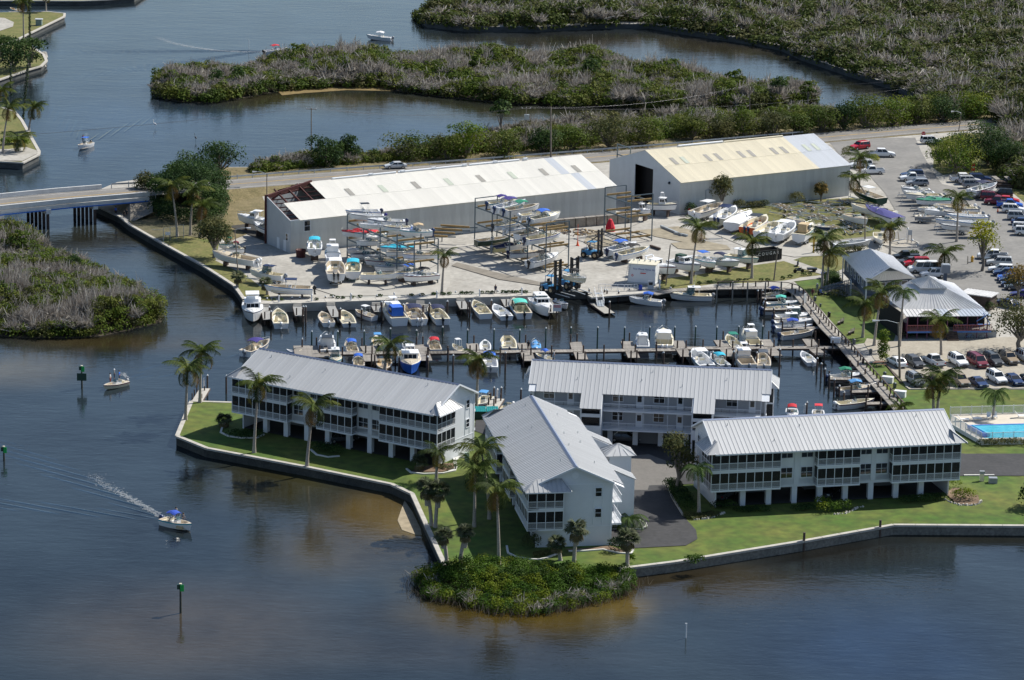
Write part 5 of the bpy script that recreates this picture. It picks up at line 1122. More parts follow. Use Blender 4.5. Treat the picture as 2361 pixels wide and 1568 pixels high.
def trailer_proto(L):
    P=[]; d=MB()
    for s in (1,-1): d.bar((-L*.5,s*.55,.55),(L*.2,s*.55,.55),.09,.12,galv); d.bar((L*.2,s*.55,.55),(L*.62,0,.5),.09,.12,galv)
    for x in (-.45,-.2,.1): d.bar((x*L,-.75,.5),(x*L,.75,.5),.08,.1,galv)
    P.append(('frame',d.mesh('frame')))
    for s in (1,-1): d=MB(); d.bar((-L*.45,s*.5,.72),(L*.02,s*.5,.72),.12,.06,timber); P.append(('bunk',d.mesh('bunk')))
    for s in (1,-1):
        for x in ((-.22,) if L<6.5 else (-.28,-.14)):
            w=MB(); w.tube([(x*L,s*.85,.32),(x*L,s*1.07,.32)],.32,tyre,12); r_=MB(); r_.tube([(x*L,s*1.075,.32),(x*L,s*1.085,.32)],.17,chrome,8); P.append(('wheel',w.mesh('wheel'),[('rim',r_.mesh('rim'))]))
            f=MB(); f.tube([(x*L-.42,s*.96,.4),(x*L-.25,s*.96,.7),(x*L+.25,s*.96,.7),(x*L+.42,s*.96,.4)],.1,C('silver'),5); P.append(('fender',f.mesh('fender')))
    d=MB(); d.bar((L*.56,0,.5),(L*.56,0,1.1),.1,.1,galv); P.append(('winch_post',d.mesh('winch_post')))
    d=MB(); d.bar((L*.6,.12,0),(L*.6,.12,.55),.06,.06,galv); P.append(('jack',d.mesh('jack'))); return P
TRP={}
def trailer(xy,yaw,L,zb,label,kind):
    L=round(L)
    if kind=='t':
        if L not in TRP: TRP[L]=trailer_proto(L)
        short=label.split(' ')
        put(TRP[L],'boat_trailer',' '.join(('trailer under '+label.replace(',','')).split()[:16]),'trailer',(xy[0],xy[1],.01),yaw,'trailers under stored boats')
    else:
        d=MB(); h=max(.12,zb-.06*L**.9*.8+.1)
        for x in (-.3,.2): d.box(x*L-.15,x*L+.15,-.7,.7,0,h,darkwood)
        me=d.mesh('keel_block'); one('keel_block',me,' '.join(('timber blocks under '+label.replace(',','')).split()[:16]),'blocking',(xy[0],xy[1],0.1),yaw,'blocking under stored boats')
U='mooring'
MB_=[('a',505,1375,492,1185,'cabin','white cabin cruiser with flybridge, first at the left end of the dock',dict(nm=0,stripe='navy')),
('a',735,1270,765,1398,'bow','white windshield runabout beside the cabin cruiser at the dock left end',dict(mc='white')),
('a',1150,1278,1218,1385,'skiff','tan open skiff with white motor, third along the upper dock',dict(mc='white',ic='beige')),
('a',1350,1268,1412,1385,'skiff','cream open skiff with black motor beside the tan one',dict(ic='cream')),
('a',1462,1278,1650,1335,'cc','pale fishing boat with open tower lying skewed by the upper dock',dict(top=('t','white'),nm=0)),
('a',1752,1225,1888,1368,'pilot','white boat with bright blue canvas back at the upper dock',dict(top=('e','blue'),nm=0)),
('a',1955,1222,2070,1362,'cc','white fishing boat, navy bimini and twin white motors',dict(top=('b','navy'),mc='white',nm=2)),
('a',2175,1232,2292,1362,'cc','white boat with navy top and black motor, right of the twin-motor one',dict(top=('b','navy'))),
('b',462,1192,575,1308,'bow','white bowrider with blue waterline left of the open orange-dotted skiff',dict(nm=0,bot='blue')),
('b',652,1205,772,1322,'skiff','white open skiff with black motor between bowrider and teal-topped boat',dict()),
('b',832,1170,938,1305,'cuddy','white boat with teal green top and black motor',dict(top=('b','aqua'))),
('b',1168,1300,1045,1170,'express','large white hard-top cruiser with dark hull pointing at the camera',dict(nm=0,hc='white',bot='navy',top=('h','white'))),
('b',1345,1235,1240,1180,'cc','small white open boat beside the lift well, bow to camera',dict(mc='white')),
('b',1920,1160,2245,1188,'bow','white runabout with small blue sunshade at the fuel dock',dict(top=('b','blue'),mc='grey')),
('g',190,180,578,190,'cuddy','white walkaround with white hard top moored at the curved dock',dict(top=('h','white'),mc='grey')),
('e',655,378,425,482,'bow','white runabout with purple bimini under way off the roof corner',dict(top=('b','purple'),mc='grey')),
('e',832,468,960,495,'skiff','little white skiff with dark motor peeking over the grey roof',dict()),
('e',1195,352,1202,490,'express','white sport boat with black half tower on the wooden pier',dict(top=('t','black'))),
('e',1398,388,1448,485,'bow','cream boat under arched blue bimini, upper side of wooden pier',dict(top=('b','blue'),ic='beige',nm=0)),
('e',1662,345,1685,428,'deck','deck boat with blue-and-white striped canopy behind the palm crown',dict(top=('t','skyblue'))),
('e',1935,385,1978,455,'skiff','small grey-green skiff with tall antenna on the wooden pier',dict(ic='grey',hc='silver')),
('e',2182,370,2232,470,'bow','white boat under rounded crimson bimini on the wooden pier',dict(top=('b','red'),nm=0)),
('f',262,412,352,470,'skiff','little white skiff with tiny white canopy right of crimson bimini',dict(top=('t','white'),nm=0)),
('f',568,382,570,472,'cc','white open centre-console, bow to basin, upper side of pier',dict(mc='darkgrey')),
('f',772,330,800,455,'cc','big white boat with black top on the upper side of pier',dict(top=('t','black'),mc='darkgrey')),
('f',1042,392,1052,455,'cover','small boat wearing a bright sky blue cover on the pier',dict(top=('c','skyblue'),mc='white',Lm=4.5)),
('f',2040,348,2062,450,'express','white hard-top boat with teal seat inside on the pier',dict(nm=0,top=('h','white'))),
('f',2250,300,2262,445,'express','large cream-white boat with tall white T-top, twin white motors',dict(top=('t','white'),mc='white',nm=2)),
('g',728,570,825,675,'cc','small white boat with green T-top, right part of pier',dict(top=('t','green'),mc='white')),
('g',885,545,1010,670,'pilot','white pilothouse boat with brown door on the pier',dict(ic='cream')),
('e',1290,592,1270,500,'cuddy','white boat with white hard top below the pier, over the grey roof',dict(top=('h','white'),nm=0)),
('e',1488,535,1502,620,'bow','white boat with bright blue bimini below the pier',dict(top=('b','blue'),nm=0)),
('e',1740,648,1742,540,'skiff','varnished tan wooden launch below the pier behind the palm',dict(hc='tan',ic='tan',nm=0,bot='blue')),
('e',1998,672,1965,485,'pilot','lobster-style boat with royal blue hull, bow toward the roof',dict(hc='blue',nm=0)),
('f',592,500,618,628,'cc','white centre-console with small blue top below the pier',dict(top=('b','blue'),mc='grey')),
('f',1045,515,1200,562,'cc','cream boat with vivid blue bimini cut off by the rear roof',dict(top=('b','blue'),ic='cream')),
('g',405,705,545,850,'cc','large white centre-console with white T-top below the pier',dict(top=('t','white'),mc='darkgrey')),
('g',575,755,712,850,'bow','white boat with teal blue bimini beside the large centre-console',dict(top=('b','cyan'),mc='grey')),
('g',828,720,935,855,'pilot','white hard-top boat with two white chairs in cockpit below pier',dict(mc='grey',nm=1)),
('g',1058,735,1078,850,'cc','cream cockpit boat with dark folded top below pier',dict(ic='beige',top=('t','darkgrey'),mc='grey')),
('g',1435,715,1535,812,'skiff','small white skiff alone below the pier near the boardwalk',dict(mc='white')),
('g',1325,160,1070,192,'deck','long low boat with royal blue top, furthest boardwalk slip',dict(top=('b','purpleblue'),hc='darkgrey')),
('g',1428,262,1095,262,'cuddy','white boat with turquoise canopy in the second boardwalk slip',dict(top=('b','aqua'),mc='white')),
('g',1450,300,1075,318,'cc','long open white boat with two dark motors in the second slip',dict(nm=2,mc='darkblue',ic='cream')),
('g',1572,372,1185,388,'cuddy','white boat with large square hard top and bow rail',dict(top=('h','white'),mc='darkblue')),
('g',1548,432,1180,440,'cuddy','white hard-top boat with raked windscreen, next to the bow-railed one',dict(top=('h','white'),mc='darkblue')),
('g',1530,480,1190,490,'cc','white boat with tilted royal blue awning and white box',dict(top=('b','purpleblue'),mc='darkblue')),
('g',1543,525,1240,560,'cc','open cream-decked white boat lying nearest below the blue awning',dict(ic='beige',mc='darkblue')),
('g',2050,940,1692,955,'cuddy','white walkaround with dark green folded bimini, lower slips',dict(top=('b','green'),mc='darkblue')),
('g',2143,1050,1785,1075,'cuddy','white cabin boat with light blue bimini, lower slips',dict(top=('b','skyblue'),mc='darkgrey')),
('g',2118,1178,1762,1212,'cc','open white boat with covered console, lowest boardwalk slip',dict(mc='white')),
('g',1345,1345,1340,1285,'cuddy','boat with faded red bimini behind the right roof',dict(top=('b','red'),nm=0,Lm=6)),
('g',1590,1355,1588,1290,'cc','boat with square red top behind the right roof',dict(top=('t','brightred'),nm=0,Lm=6)),
('f',490,1000,600,905,'cc','cream boat with small blue T-top at the jetty between the buildings',dict(top=('t','skyblue'),ic='cream')),
('f',690,1030,830,970,'skiff','cream skiff with white motor at the jetty between the buildings',dict(mc='white',ic='cream')),
('p',170,245,350,258,'cc','white boat with white bimini crossing the far lagoon',dict(top=('b','white'),mc='grey')),
('o',1990,335,1828,352,'cc','white boat with crimson bimini passing behind the mangrove island',dict(top=('b','red'))),
('o',548,1012,618,985,'cc','white boat with blue top coming down the canal at left',dict(top=('t','blue'),Lm=6.5)),
('l',1310,515,1108,462,'deck','white deck boat with royal blue bimini cruising in the foreground',dict(top=('b','purpleblue'),mc='darkblue',ic='beige')),
('r',716,1280,872,1242,'skiff','cream open boat with maroon side and three people on board',dict(hc='cream',stripe='maroon',ic='beige',mc='grey')),
('o',70,52,148,70,'skiff','tan and white boat tied at the far headland',dict(ic='tan',nm=0))]
for c,bx,by,sx,sy,ty,lb,kw in MB_: boat(c,bx,by,sx,sy,ty,lb,group='boats on the water',**kw)
YB=[('a',120,728,540,800,'cuddy','long white boat with navy bottom and twin white motors beside the canal bank',1.0,'b',dict(bot='navy',mc='white',nm=2)),
('a',472,902,792,948,'cuddy','white boat with navy hard top on a trailer by the utility pole',.95,'t',dict(top=('h','navy'),mc='grey')),
('a',602,1048,1070,1062,'cc','big white centre-console with navy T-top and black motor near the dock',.75,'b',dict(top=('t','navy'),mc='black')),
('a',352,392,660,432,'express','large white express boat parked left of the torn warehouse',1.4,'b',dict(nm=0,top=('t','white'))),
('a',505,448,690,520,'cuddy','white boat with tower partly behind the warehouse corner',1.3,'b',dict(nm=0,top=('t','white'))),
('a',1082,592,1082,700,'bow','white boat with turquoise canopy, stern out, against the warehouse',1.6,'b',dict(top=('b','cyan'),mc='white')),
('a',1245,690,1258,800,'pilot','white hard-top boat between turquoise canopy and stern-out twin motors',1.5,'b',dict(nm=0)),
('a',1270,790,1285,935,'cc','white boat showing twin black motors toward the dock',1.3,'t',dict(nm=2,top=('t','white'))),
('a',1450,795,1442,915,'bow','small white and teal boat left of the boat rack',.9,'t',dict(top=('b','cyan'),bot='cyan',nm=0)),
('a',200,655,320,650,'bow','small white boat with green cover behind the sea grape tree',.9,'t',dict(top=('b','green'))),('a',250,700,400,690,'cuddy','white boat with dark red canopy beside the green-covered one',.9,'t',dict(top=('b','maroon'))),
# rack one
('a',1375,342,1698,335,'cc','white boat with folded arch, top level of the left rack, furthest',7.3,None,dict(mc='navy',top=('t','black'))),
('a',1405,372,1738,378,'cc','cream-bottomed white boat, second on the top level of the left rack',7.3,None,dict(bot='beige',mc='purple')),
('a',1580,425,1932,430,'cuddy','white cabin boat on top level of the left rack',7.3,None,dict(mc='navy')),
('a',1725,490,1990,485,'cc','white boat with raised tower, top level right part of left rack',7.0,None,dict(mc='white')),
('a',1885,532,2185,522,'cuddy','white boat with tan canopy, top level nearest end of left rack',6.8,None,dict(top=('b','tan'),mc='darkblue')),
('a',1330,535,1692,530,'cover','maroon and white boat with crimson cover, middle level of left rack',3.9,None,dict(hc='white',stripe='maroon',top=('c','red'),nm=0)),
('a',1475,632,1702,612,'bow','white boat with dark blue bottom, middle level of left rack',3.7,None,dict(bot='darkblue',nm=0)),
('a',1662,650,1892,630,'cc','white boat with red cushions, middle level of left rack',3.7,None,dict(mc='grey',ic='cream')),
('a',1700,688,2010,670,'cover','white boat under dark teal cover, middle level of left rack',3.6,None,dict(top=('c','cyan'),nm=0)),
('a',1752,735,2000,700,'bow','white boat with blue boot stripe hanging at the middle level front',3.5,None,dict(bot='skyblue',nm=0)),
('a',1905,755,2238,740,'bow','grey-striped white runabout, middle level nearest end of left rack',3.4,None,dict(stripe='grey',mc='darkblue')),
('a',1392,712,1600,690,'cuddy','shaded white cuddy boat at low level of the left rack, furthest',1.3,None,dict(nm=0)),
('a',1422,760,1700,730,'bow','shaded white boat with maroon cushions, low level of left rack',1.2,None,dict(ic='grey',nm=0)),
('a',1562,812,1850,800,'cuddy','shaded white cabin boat, middle of low level of left rack',1.0,None,dict(nm=0)),
('a',1650,870,1900,850,'bow','shaded boat tucked behind the front row of left rack',.9,None,dict(nm=0)),
('a',1858,940,1525,932,'bow','white open boat on stands in front of left rack, bow to right',1.0,'b',dict(nm=0)),
('a',1830,935,2070,890,'bow','white boat with bright blue bimini at foot of left rack',.9,'b',dict(top=('b','blue'),mc='grey')),
('a',1922,962,2238,930,'cuddy','white boat with black folded top at the near foot of left rack',.85,'b',dict(top=('b','black'),nm=0)),
('a',1460,555,1760,548,'cc','white boat behind the maroon one, middle level of left rack',3.9,None,dict(nm=0)),('a',1560,590,1840,580,'cuddy','white cuddy with black windscreen between maroon and dark-bottomed boats',3.8,None,dict(nm=0)),
('a',1500,455,1800,452,'skiff','low white skiff squeezed on the top level of left rack',7.1,None,dict(mc='grey')),('a',1820,590,2100,575,'bow','white runabout with blue cover, low on the right side of left rack',5.2,None,dict(top=('b','blue'),nm=0)),
('a',1540,770,1800,752,'cc','shaded white open boat, low level of left rack, behind the cabin boat',1.2,None,dict(nm=0)),('a',1740,830,2010,815,'cuddy','shaded cuddy boat near the low end of left rack',1.1,None,dict(mc='grey')),
('b',1010,470,760,505,'skiff','small white skiff between upper boats of the middle rack',4.6,None,dict(mc='white')),('b',1000,640,740,665,'bow','white bowrider behind the yellow boat on the middle rack',1.3,None,dict(nm=0)),
('d',1420,690,1200,680,'skiff','grey jon boat at the left of the car park boat row',.7,'t',dict(hc='grey',nm=0)),('d',1330,500,1600,492,'cc','white centre-console fourth in the car park boat row',1.0,'t',dict(mc='navy')),
('c',1700,905,1560,860,'skiff','small white skiff on the lawn behind the tan-canvas cruiser',.7,'t',dict(nm=0)),('c',2290,905,2100,840,'cuddy','white boat on a trailer right of the trailer pack',.9,'t',dict(nm=0)),
# rack two
('b',880,240,590,265,'cc','white boat with purple folded top, furthest on the highest level of middle rack',8.1,None,dict(top=('b','purple'),mc='darkblue')),
('b',952,238,662,305,'cc','white boat with second purple top on the highest level of middle rack',8.1,None,dict(top=('b','purple'),mc='darkblue')),
('b',1085,278,748,328,'cc','white boat with dark green bimini on the highest level of middle rack',8.0,None,dict(top=('b','green'),mc='darkblue')),
('b',1180,352,898,378,'cc','white boat with white motor on the highest level of middle rack',7.8,None,dict(mc='white')),
('b',1280,358,988,412,'cuddy','white boat with bright blue bimini, nearest on the highest level of middle rack',7.7,None,dict(top=('b','blue'),mc='darkblue')),
('b',908,445,652,478,'cc','open white boat alone on the middle level of middle rack, far end',4.7,None,dict(mc='darkgrey',ic='cream')),
('b',1112,512,868,560,'cuddy','white boat under black bimini, middle level of middle rack',4.5,None,dict(top=('b','black'),nm=0)),
('b',1280,552,952,602,'bow','white and blue striped runabout, middle level of middle rack',4.4,None,dict(stripe='purpleblue',mc='navy')),
('b',802,590,486,620,'cc','dark green hulled boat at the low level of middle rack',1.2,None,dict(hc='darkgreen',nm=0)),
('b',910,652,648,682,'cover','pale yellow boat with dark cover, low level of middle rack',1.1,None,dict(hc='yellow',top=('c','navy'),mc='grey')),
('b',1100,722,802,732,'cuddy','white boat with name stripe, low level of middle rack',1.0,None,dict(mc='navy')),
('b',1262,742,988,818,'cuddy','white cuddy boat with black bimini, nearest at foot of middle rack',.9,None,dict(top=('b','black'),mc='black')),
# yard boats
('b',2000,640,1728,705,'cuddy','white boat with blue and black canopies beside the parked blue forklift',.95,'t',dict(top=('b','blue'),mc='navy')),
('b',2120,682,1818,748,'cc','open white boat with black bimini, bow up, beside the forklift boats',.95,'b',dict(top=('b','black'),mc='darkblue')),
('c',490,1372,105,1302,'express','white cruiser with raked radar arch behind the fuel tank',1.1,'b',dict(top=('r','white'),nm=0,bot='navy')),
('c',715,1345,425,1282,'express','white cruiser with dark green canvas enclosure in the shored row',1.1,'b',dict(top=('e','darkgreen'),nm=0,bot='cream')),
('c',860,1312,645,1232,'cc','white centre-console with bright blue top in the shored row',1.1,'b',dict(top=('t','blue'),nm=0)),
('c',1085,1298,765,1252,'cuddy','white boat with navy canopy and blue bottom in the shored row',1.1,'b',dict(top=('b','navy'),nm=0,bot='darkblue')),
('c',1260,1268,962,1222,'cuddy','white boat with white hard top and blue bottom beside the dumpster',1.1,'b',dict(top=('h','white'),nm=0,bot='darkblue')),
('c',490,768,218,748,'pilot','white pilothouse boat with lookout tower by the warehouse doorway',1.3,'b',dict(nm=0,bot='brown')),
('c',240,820,80,800,'pilot','small white cabin boat behind the empty right rack',1.1,'b',dict(nm=0)),
('c',925,738,655,822,'cc','white boat with square white T-top next to the slim tree',.95,'t',dict(top=('t','white'),mc='white')),
('c',1050,768,860,885,'cc','cream boat with navy top and twin dark motors',.95,'t',dict(top=('t','navy'),mc='darkblue',nm=2,hc='cream')),
('c',1200,812,990,935,'cover','boat completely wrapped in white plastic sheeting',1.0,'t',dict(top=('c','white'),nm=0)),
('c',1345,852,1140,975,'cc','boat with bright orange hull side and twin motors',1.0,'t',dict(hc='orange',stripe='white',mc='darkblue',nm=2,top=('t','black'))),
('c',1450,912,1272,1010,'cc','open cream boat right of the orange-hulled boat',.95,'t',dict(ic='cream',mc='white')),
('c',1602,912,1418,1030,'cc','white boat with dark console cover and white top',.95,'t',dict(top=('t','white'),mc='white')),
('c',1810,918,1600,1068,'express','large white cruiser with tan canvas enclosure',1.0,'t',dict(top=('e','tan'),nm=0,Lm=9.5)),
('c',1938,965,1800,935,'skiff','low blue-hulled skiff on the trailer lawn',.5,'t',dict(hc='darkblue',nm=0)),
('c',1890,1062,1895,985,'skiff','round grey inflatable dinghy on the trailer lawn',.5,None,dict(ic='grey',nm=0,Lm=4)),
('c',2320,1092,1965,1120,'cc','long grey-hulled boat with red box lying near the office roof',.9,'b',dict(hc='silver',mc='black',nm=1)),
('d',545,402,862,505,'cc','dark green hulled boat with white T-top beside the leaning palm',1.1,'t',dict(hc='darkgreen',top=('t','white'),nm=0)),
('d',530,570,990,650,'bow','long white open-bow boat behind the purple-covered boat',1.1,'b',dict(nm=0)),
('d',650,572,1068,722,'cover','large boat under a purple-blue fitted cover',1.1,'t',dict(top=('c','indigo'),mc='navy')),
('d',845,935,830,850,'skiff','small white boat facing the camera beside the traffic circle',.8,'t',dict(ic='cream',nm=0)),
('d',1052,402,1365,408,'cuddy','furthest white boat of the car park boat row, beside the hatchback',.9,'t',dict(nm=0)),
('d',1078,436,1400,440,'cc','long plain white boat, second in the car park boat row',.95,'t',dict(nm=0)),
('d',1095,468,1500,465,'cuddy','white walkaround with grey motor, third in car park boat row',1.1,'t',dict(mc='grey')),
('d',1205,525,1560,510,'cover','white boat with flat green cover in the car park boat row',1.1,'t',dict(top=('c','green'),mc='navy')),
('d',1400,560,1820,570,'skiff','very long low white skiff in the car park boat row',1.0,'t',dict(mc='white')),
('d',1225,600,1480,585,'skiff','small pale skiff with green canvas bundle in car park row',.9,'t',dict(nm=0)),
('d',1500,600,1850,605,'cc','cream boat with green cover bundle and grey motor',1.1,'t',dict(mc='grey',ic='cream')),
('d',1298,635,1620,632,'cuddy','high-bowed white cabin boat in the middle of car park row',1.1,'t',dict(nm=0)),
('d',1495,630,1905,650,'skiff','pale green-sided flats boat with grey motor in the car park row',1.2,'t',dict(mc='grey')),
('d',1540,680,1955,690,'cc','slim white boat with large grey motor in the car park row',1.2,'t',dict(mc='grey')),
('d',1412,728,1640,722,'bow','blue-bottomed white boat near the palm in car park row',1.1,'t',dict(bot='skyblue',nm=0)),
('d',1612,735,2000,742,'skiff','long white flats skiff raised on the small rack',2.2,None,dict(mc='grey')),
('d',1480,785,1760,790,'cc','nearest white boat of the car park row above the yellow tree',.9,'t',dict(nm=0)),
('d',2060,352,1792,418,'bow','white boat, bow to the right, parked among cars near the timber pile',.9,'t',dict(mc='white',top=('b','navy'))),
('b',1522,985,1335,935,'bow','cream and white boat with black frame carried on the forklift',2.6,None,dict(hc='cream',top=('b','black'),nm=0,ic='white'))]
for c,bx,by,sx,sy,ty,lb,z,tr,kw in YB: boat(c,bx,by,sx,sy,ty,lb,z=z,trail=tr,group='boats stored ashore',**kw)
# ------------------------------------------------------------ cars
def car_proto(ty,col):
    L,Wd,Hh,hood,c0,c1,r0,r1={'sedan':(4.8,1.8,1.42,.92,-1.75,1.15,-1.15,.35),'wagon':(4.7,1.8,1.5,.95,-2.2,1.05,-2.0,.3),'suv':(4.75,1.86,1.76,1.08,-2.3,.95,-2.15,.35),'van':(5.0,1.95,1.85,1.1,-2.45,1.55,-2.3,.75),'pickup':(5.3,1.9,1.78,1.08,-.75,1.2,-.6,.5),'crew':(5.7,1.95,1.85,1.12,-1.2,1.35,-1.05,.6),'fullvan':(5.5,2.0,2.1,1.15,-2.7,1.75,-2.6,1.2),'coupe':(4.5,1.75,1.32,.88,-1.7,.95,-1.0,.15)}[ty]
    m=mat('car_paint_'+col,PC[col],.28,spec=.6); P=[]; d=MB(); h=L/2; w=Wd/2; bz=hood
    prof=[(-h,.38,.55),(-h+.05,.72,.93*bz),(c0-.1,.78,1.0*bz),(0,.8,1.0*bz),(c1,.8,.99*bz),(h-.55,.74,.86*bz),(h-.1,.66,.74*bz),(h,.45,.55)]
    V=[];n=len(prof)
    for x,_,zt in prof:
        k=1-.1*max(0,(abs(x)-h+.7)/.7)**2
        V+=[(x,-w*k*.93,.28),(x,-w*k,.5),(x,-w*k*.985,zt*.82),(x,-w*k*.9,zt),(x,w*k*.9,zt),(x,w*k*.985,zt*.82),(x,w*k,.5),(x,w*k*.93,.28)]
    F=[(i*8+k,(i+1)*8+k,(i+1)*8+k+1,i*8+k+1) for i in range(n-1) for k in range(7)]+[tuple(range(8))[::-1],tuple(range((n-1)*8,n*8))]+[((i)*8,i*8+7,(i+1)*8+7,(i+1)*8) for i in range(n-1)]
    d.poly(V,F,m,False); bm=d
    if ty in('pickup','crew'):
        a=c0-.12; bm.box(-h+.1,a,-w*.86,-w*.78,bz-.02,bz+.05,m); bm.box(-h+.1,a,w*.78,w*.86,bz-.02,bz+.05,m); bm.box(-h+.05,-h+.13,-w*.86,w*.86,bz-.02,bz+.05,m); bm.box(-h+.14,a-.02,-w*.77,w*.77,bz-.005,bz+.012,C('black'))
    P.append(('body',bm.mesh('body')))
    zb=bz-.02; g=MB(); wb=w*.9; wr=w*.72; zr_c=Hh-.06
    A=[(c0,-wb,zb),(c1,-wb,zb),(c1,wb,zb),(c0,wb,zb),(r0,-wr,zr_c),(r1,-wr,zr_c),(r1,wr,zr_c),(r0,wr,zr_c)]
    g.poly(A,[(0,1,5,4),(1,2,6,5),(2,3,7,6),(3,0,4,7)],glass); gl=g.mesh('windows')
    r=MB(); V=[(r0-.05,-wr-.03,zr_c-.02),(r1+.06,-wr-.03,zr_c-.02),(r1+.06,wr+.03,zr_c-.02),(r0-.05,wr+.03,zr_c-.02),(r0+.1,-wr*.85,Hh),(r1-.12,-wr*.85,Hh),(r1-.12,wr*.85,Hh),(r0+.1,wr*.85,Hh)]
    r.poly(V,[(0,1,5,4),(1,2,6,5),(2,3,7,6),(3,0,4,7),(4,5,6,7)],m)
    pl=MB(); mid=[0.,1.] + ([.38,.68] if ty in('suv','van','wagon','fullvan') else [.5] if ty in('sedan','crew') else [])
    for s in (1,-1):
        for f in mid:
            a=Vector((c0,s*wb,zb)).lerp(Vector((c1,s*wb,zb)),f); b=Vector((r0,s*wr,zr_c)).lerp(Vector((r1,s*wr,zr_c)),f); pl.bar(a+Vector((0,s*.01,0)),b+Vector((0,s*.01,0)),.09,.06,m)
    P.append(('roof',r.mesh('roof'),[('windows',gl),('pillars',pl.mesh('pillars'))]))
    if ty in('suv','van'):
        q=MB(); 
        for s in (1,-1): q.bar((r0+.2,s*wr*.8,Hh+.04),(r1-.2,s*wr*.8,Hh+.04),.04,.05,C('black'))
        P.append(('roof_rack',q.mesh('roof_rack')))
    for x in (-L*.3,L*.31):
        for s in (1,-1):
            a=MB(); a.tube([(x,s*(w-.2),.33),(x,s*(w+.015),.33)],.34,tyre,12); b=MB(); b.tube([(x,s*(w+.018),.33),(x,s*(w+.03),.33)],.2,chrome,8); P.append(('wheel',a.mesh('wheel'),[('rim',b.mesh('rim'))]))
    for s in (1,-1):
        a=MB(); a.box(h-.12,h+.01,s*w*.68-.19,s*w*.68+.19,.56*bz,.56*bz+.16,mat('headlight_lens',(.6,.62,.65),.1)); P.append(('headlight',a.mesh('headlight')))
        a=MB(); a.box(-h-.01,-h+.1,s*w*.76-.13,s*w*.76+.13,.62*bz,.62*bz+.2,mat('tail_light',(.35,.01,.01),.2)); P.append(('tail_light',a.mesh('tail_light')))
        a=MB(); a.box(c1-.25,c1-.08,s*(w*.9+.12)-.11,s*(w*.9+.12)+.11,zb+.02,zb+.17,m); P.append(('mirror',a.mesh('mirror')))
    for x0,nm in ((h-.04,'front_bumper'),(-h-.06,'rear_bumper')):
        a=MB(); a.box(x0,x0+.12,-w*.86,w*.86,.3,.5,C('darkgrey') if ty in('suv','pickup','crew') else m,.01); P.append((nm,a.mesh(nm)))
    a=MB(); a.box(h-.02,h+.015,-w*.4,w*.4,.5,.64,C('black')); P.append(('grille',a.mesh('grille')))
    return P
CP={}
def car(c,x,y,deg,ty,col,label,z=.1,cat='car',group='parked cars'):
    if (ty,col) not in CP: CP[(ty,col)]=car_proto(ty,col)
    p=G2(c,x,y,z); nm={'pickup':'pickup_truck','crew':'pickup_truck','suv':'parked_suv','van':'parked_van','fullvan':'parked_van'}.get(ty,'parked_car')
    return put(CP[(ty,col)],nm,label,{'pickup_truck':'truck','parked_van':'van'}.get(nm,'car'),(p.x,p.y,z),R(deg),group)
o=car('p',372,1163,197,'sedan','silver','silver sedan driving along the county road',.32,group=None); o.name='driving_car'
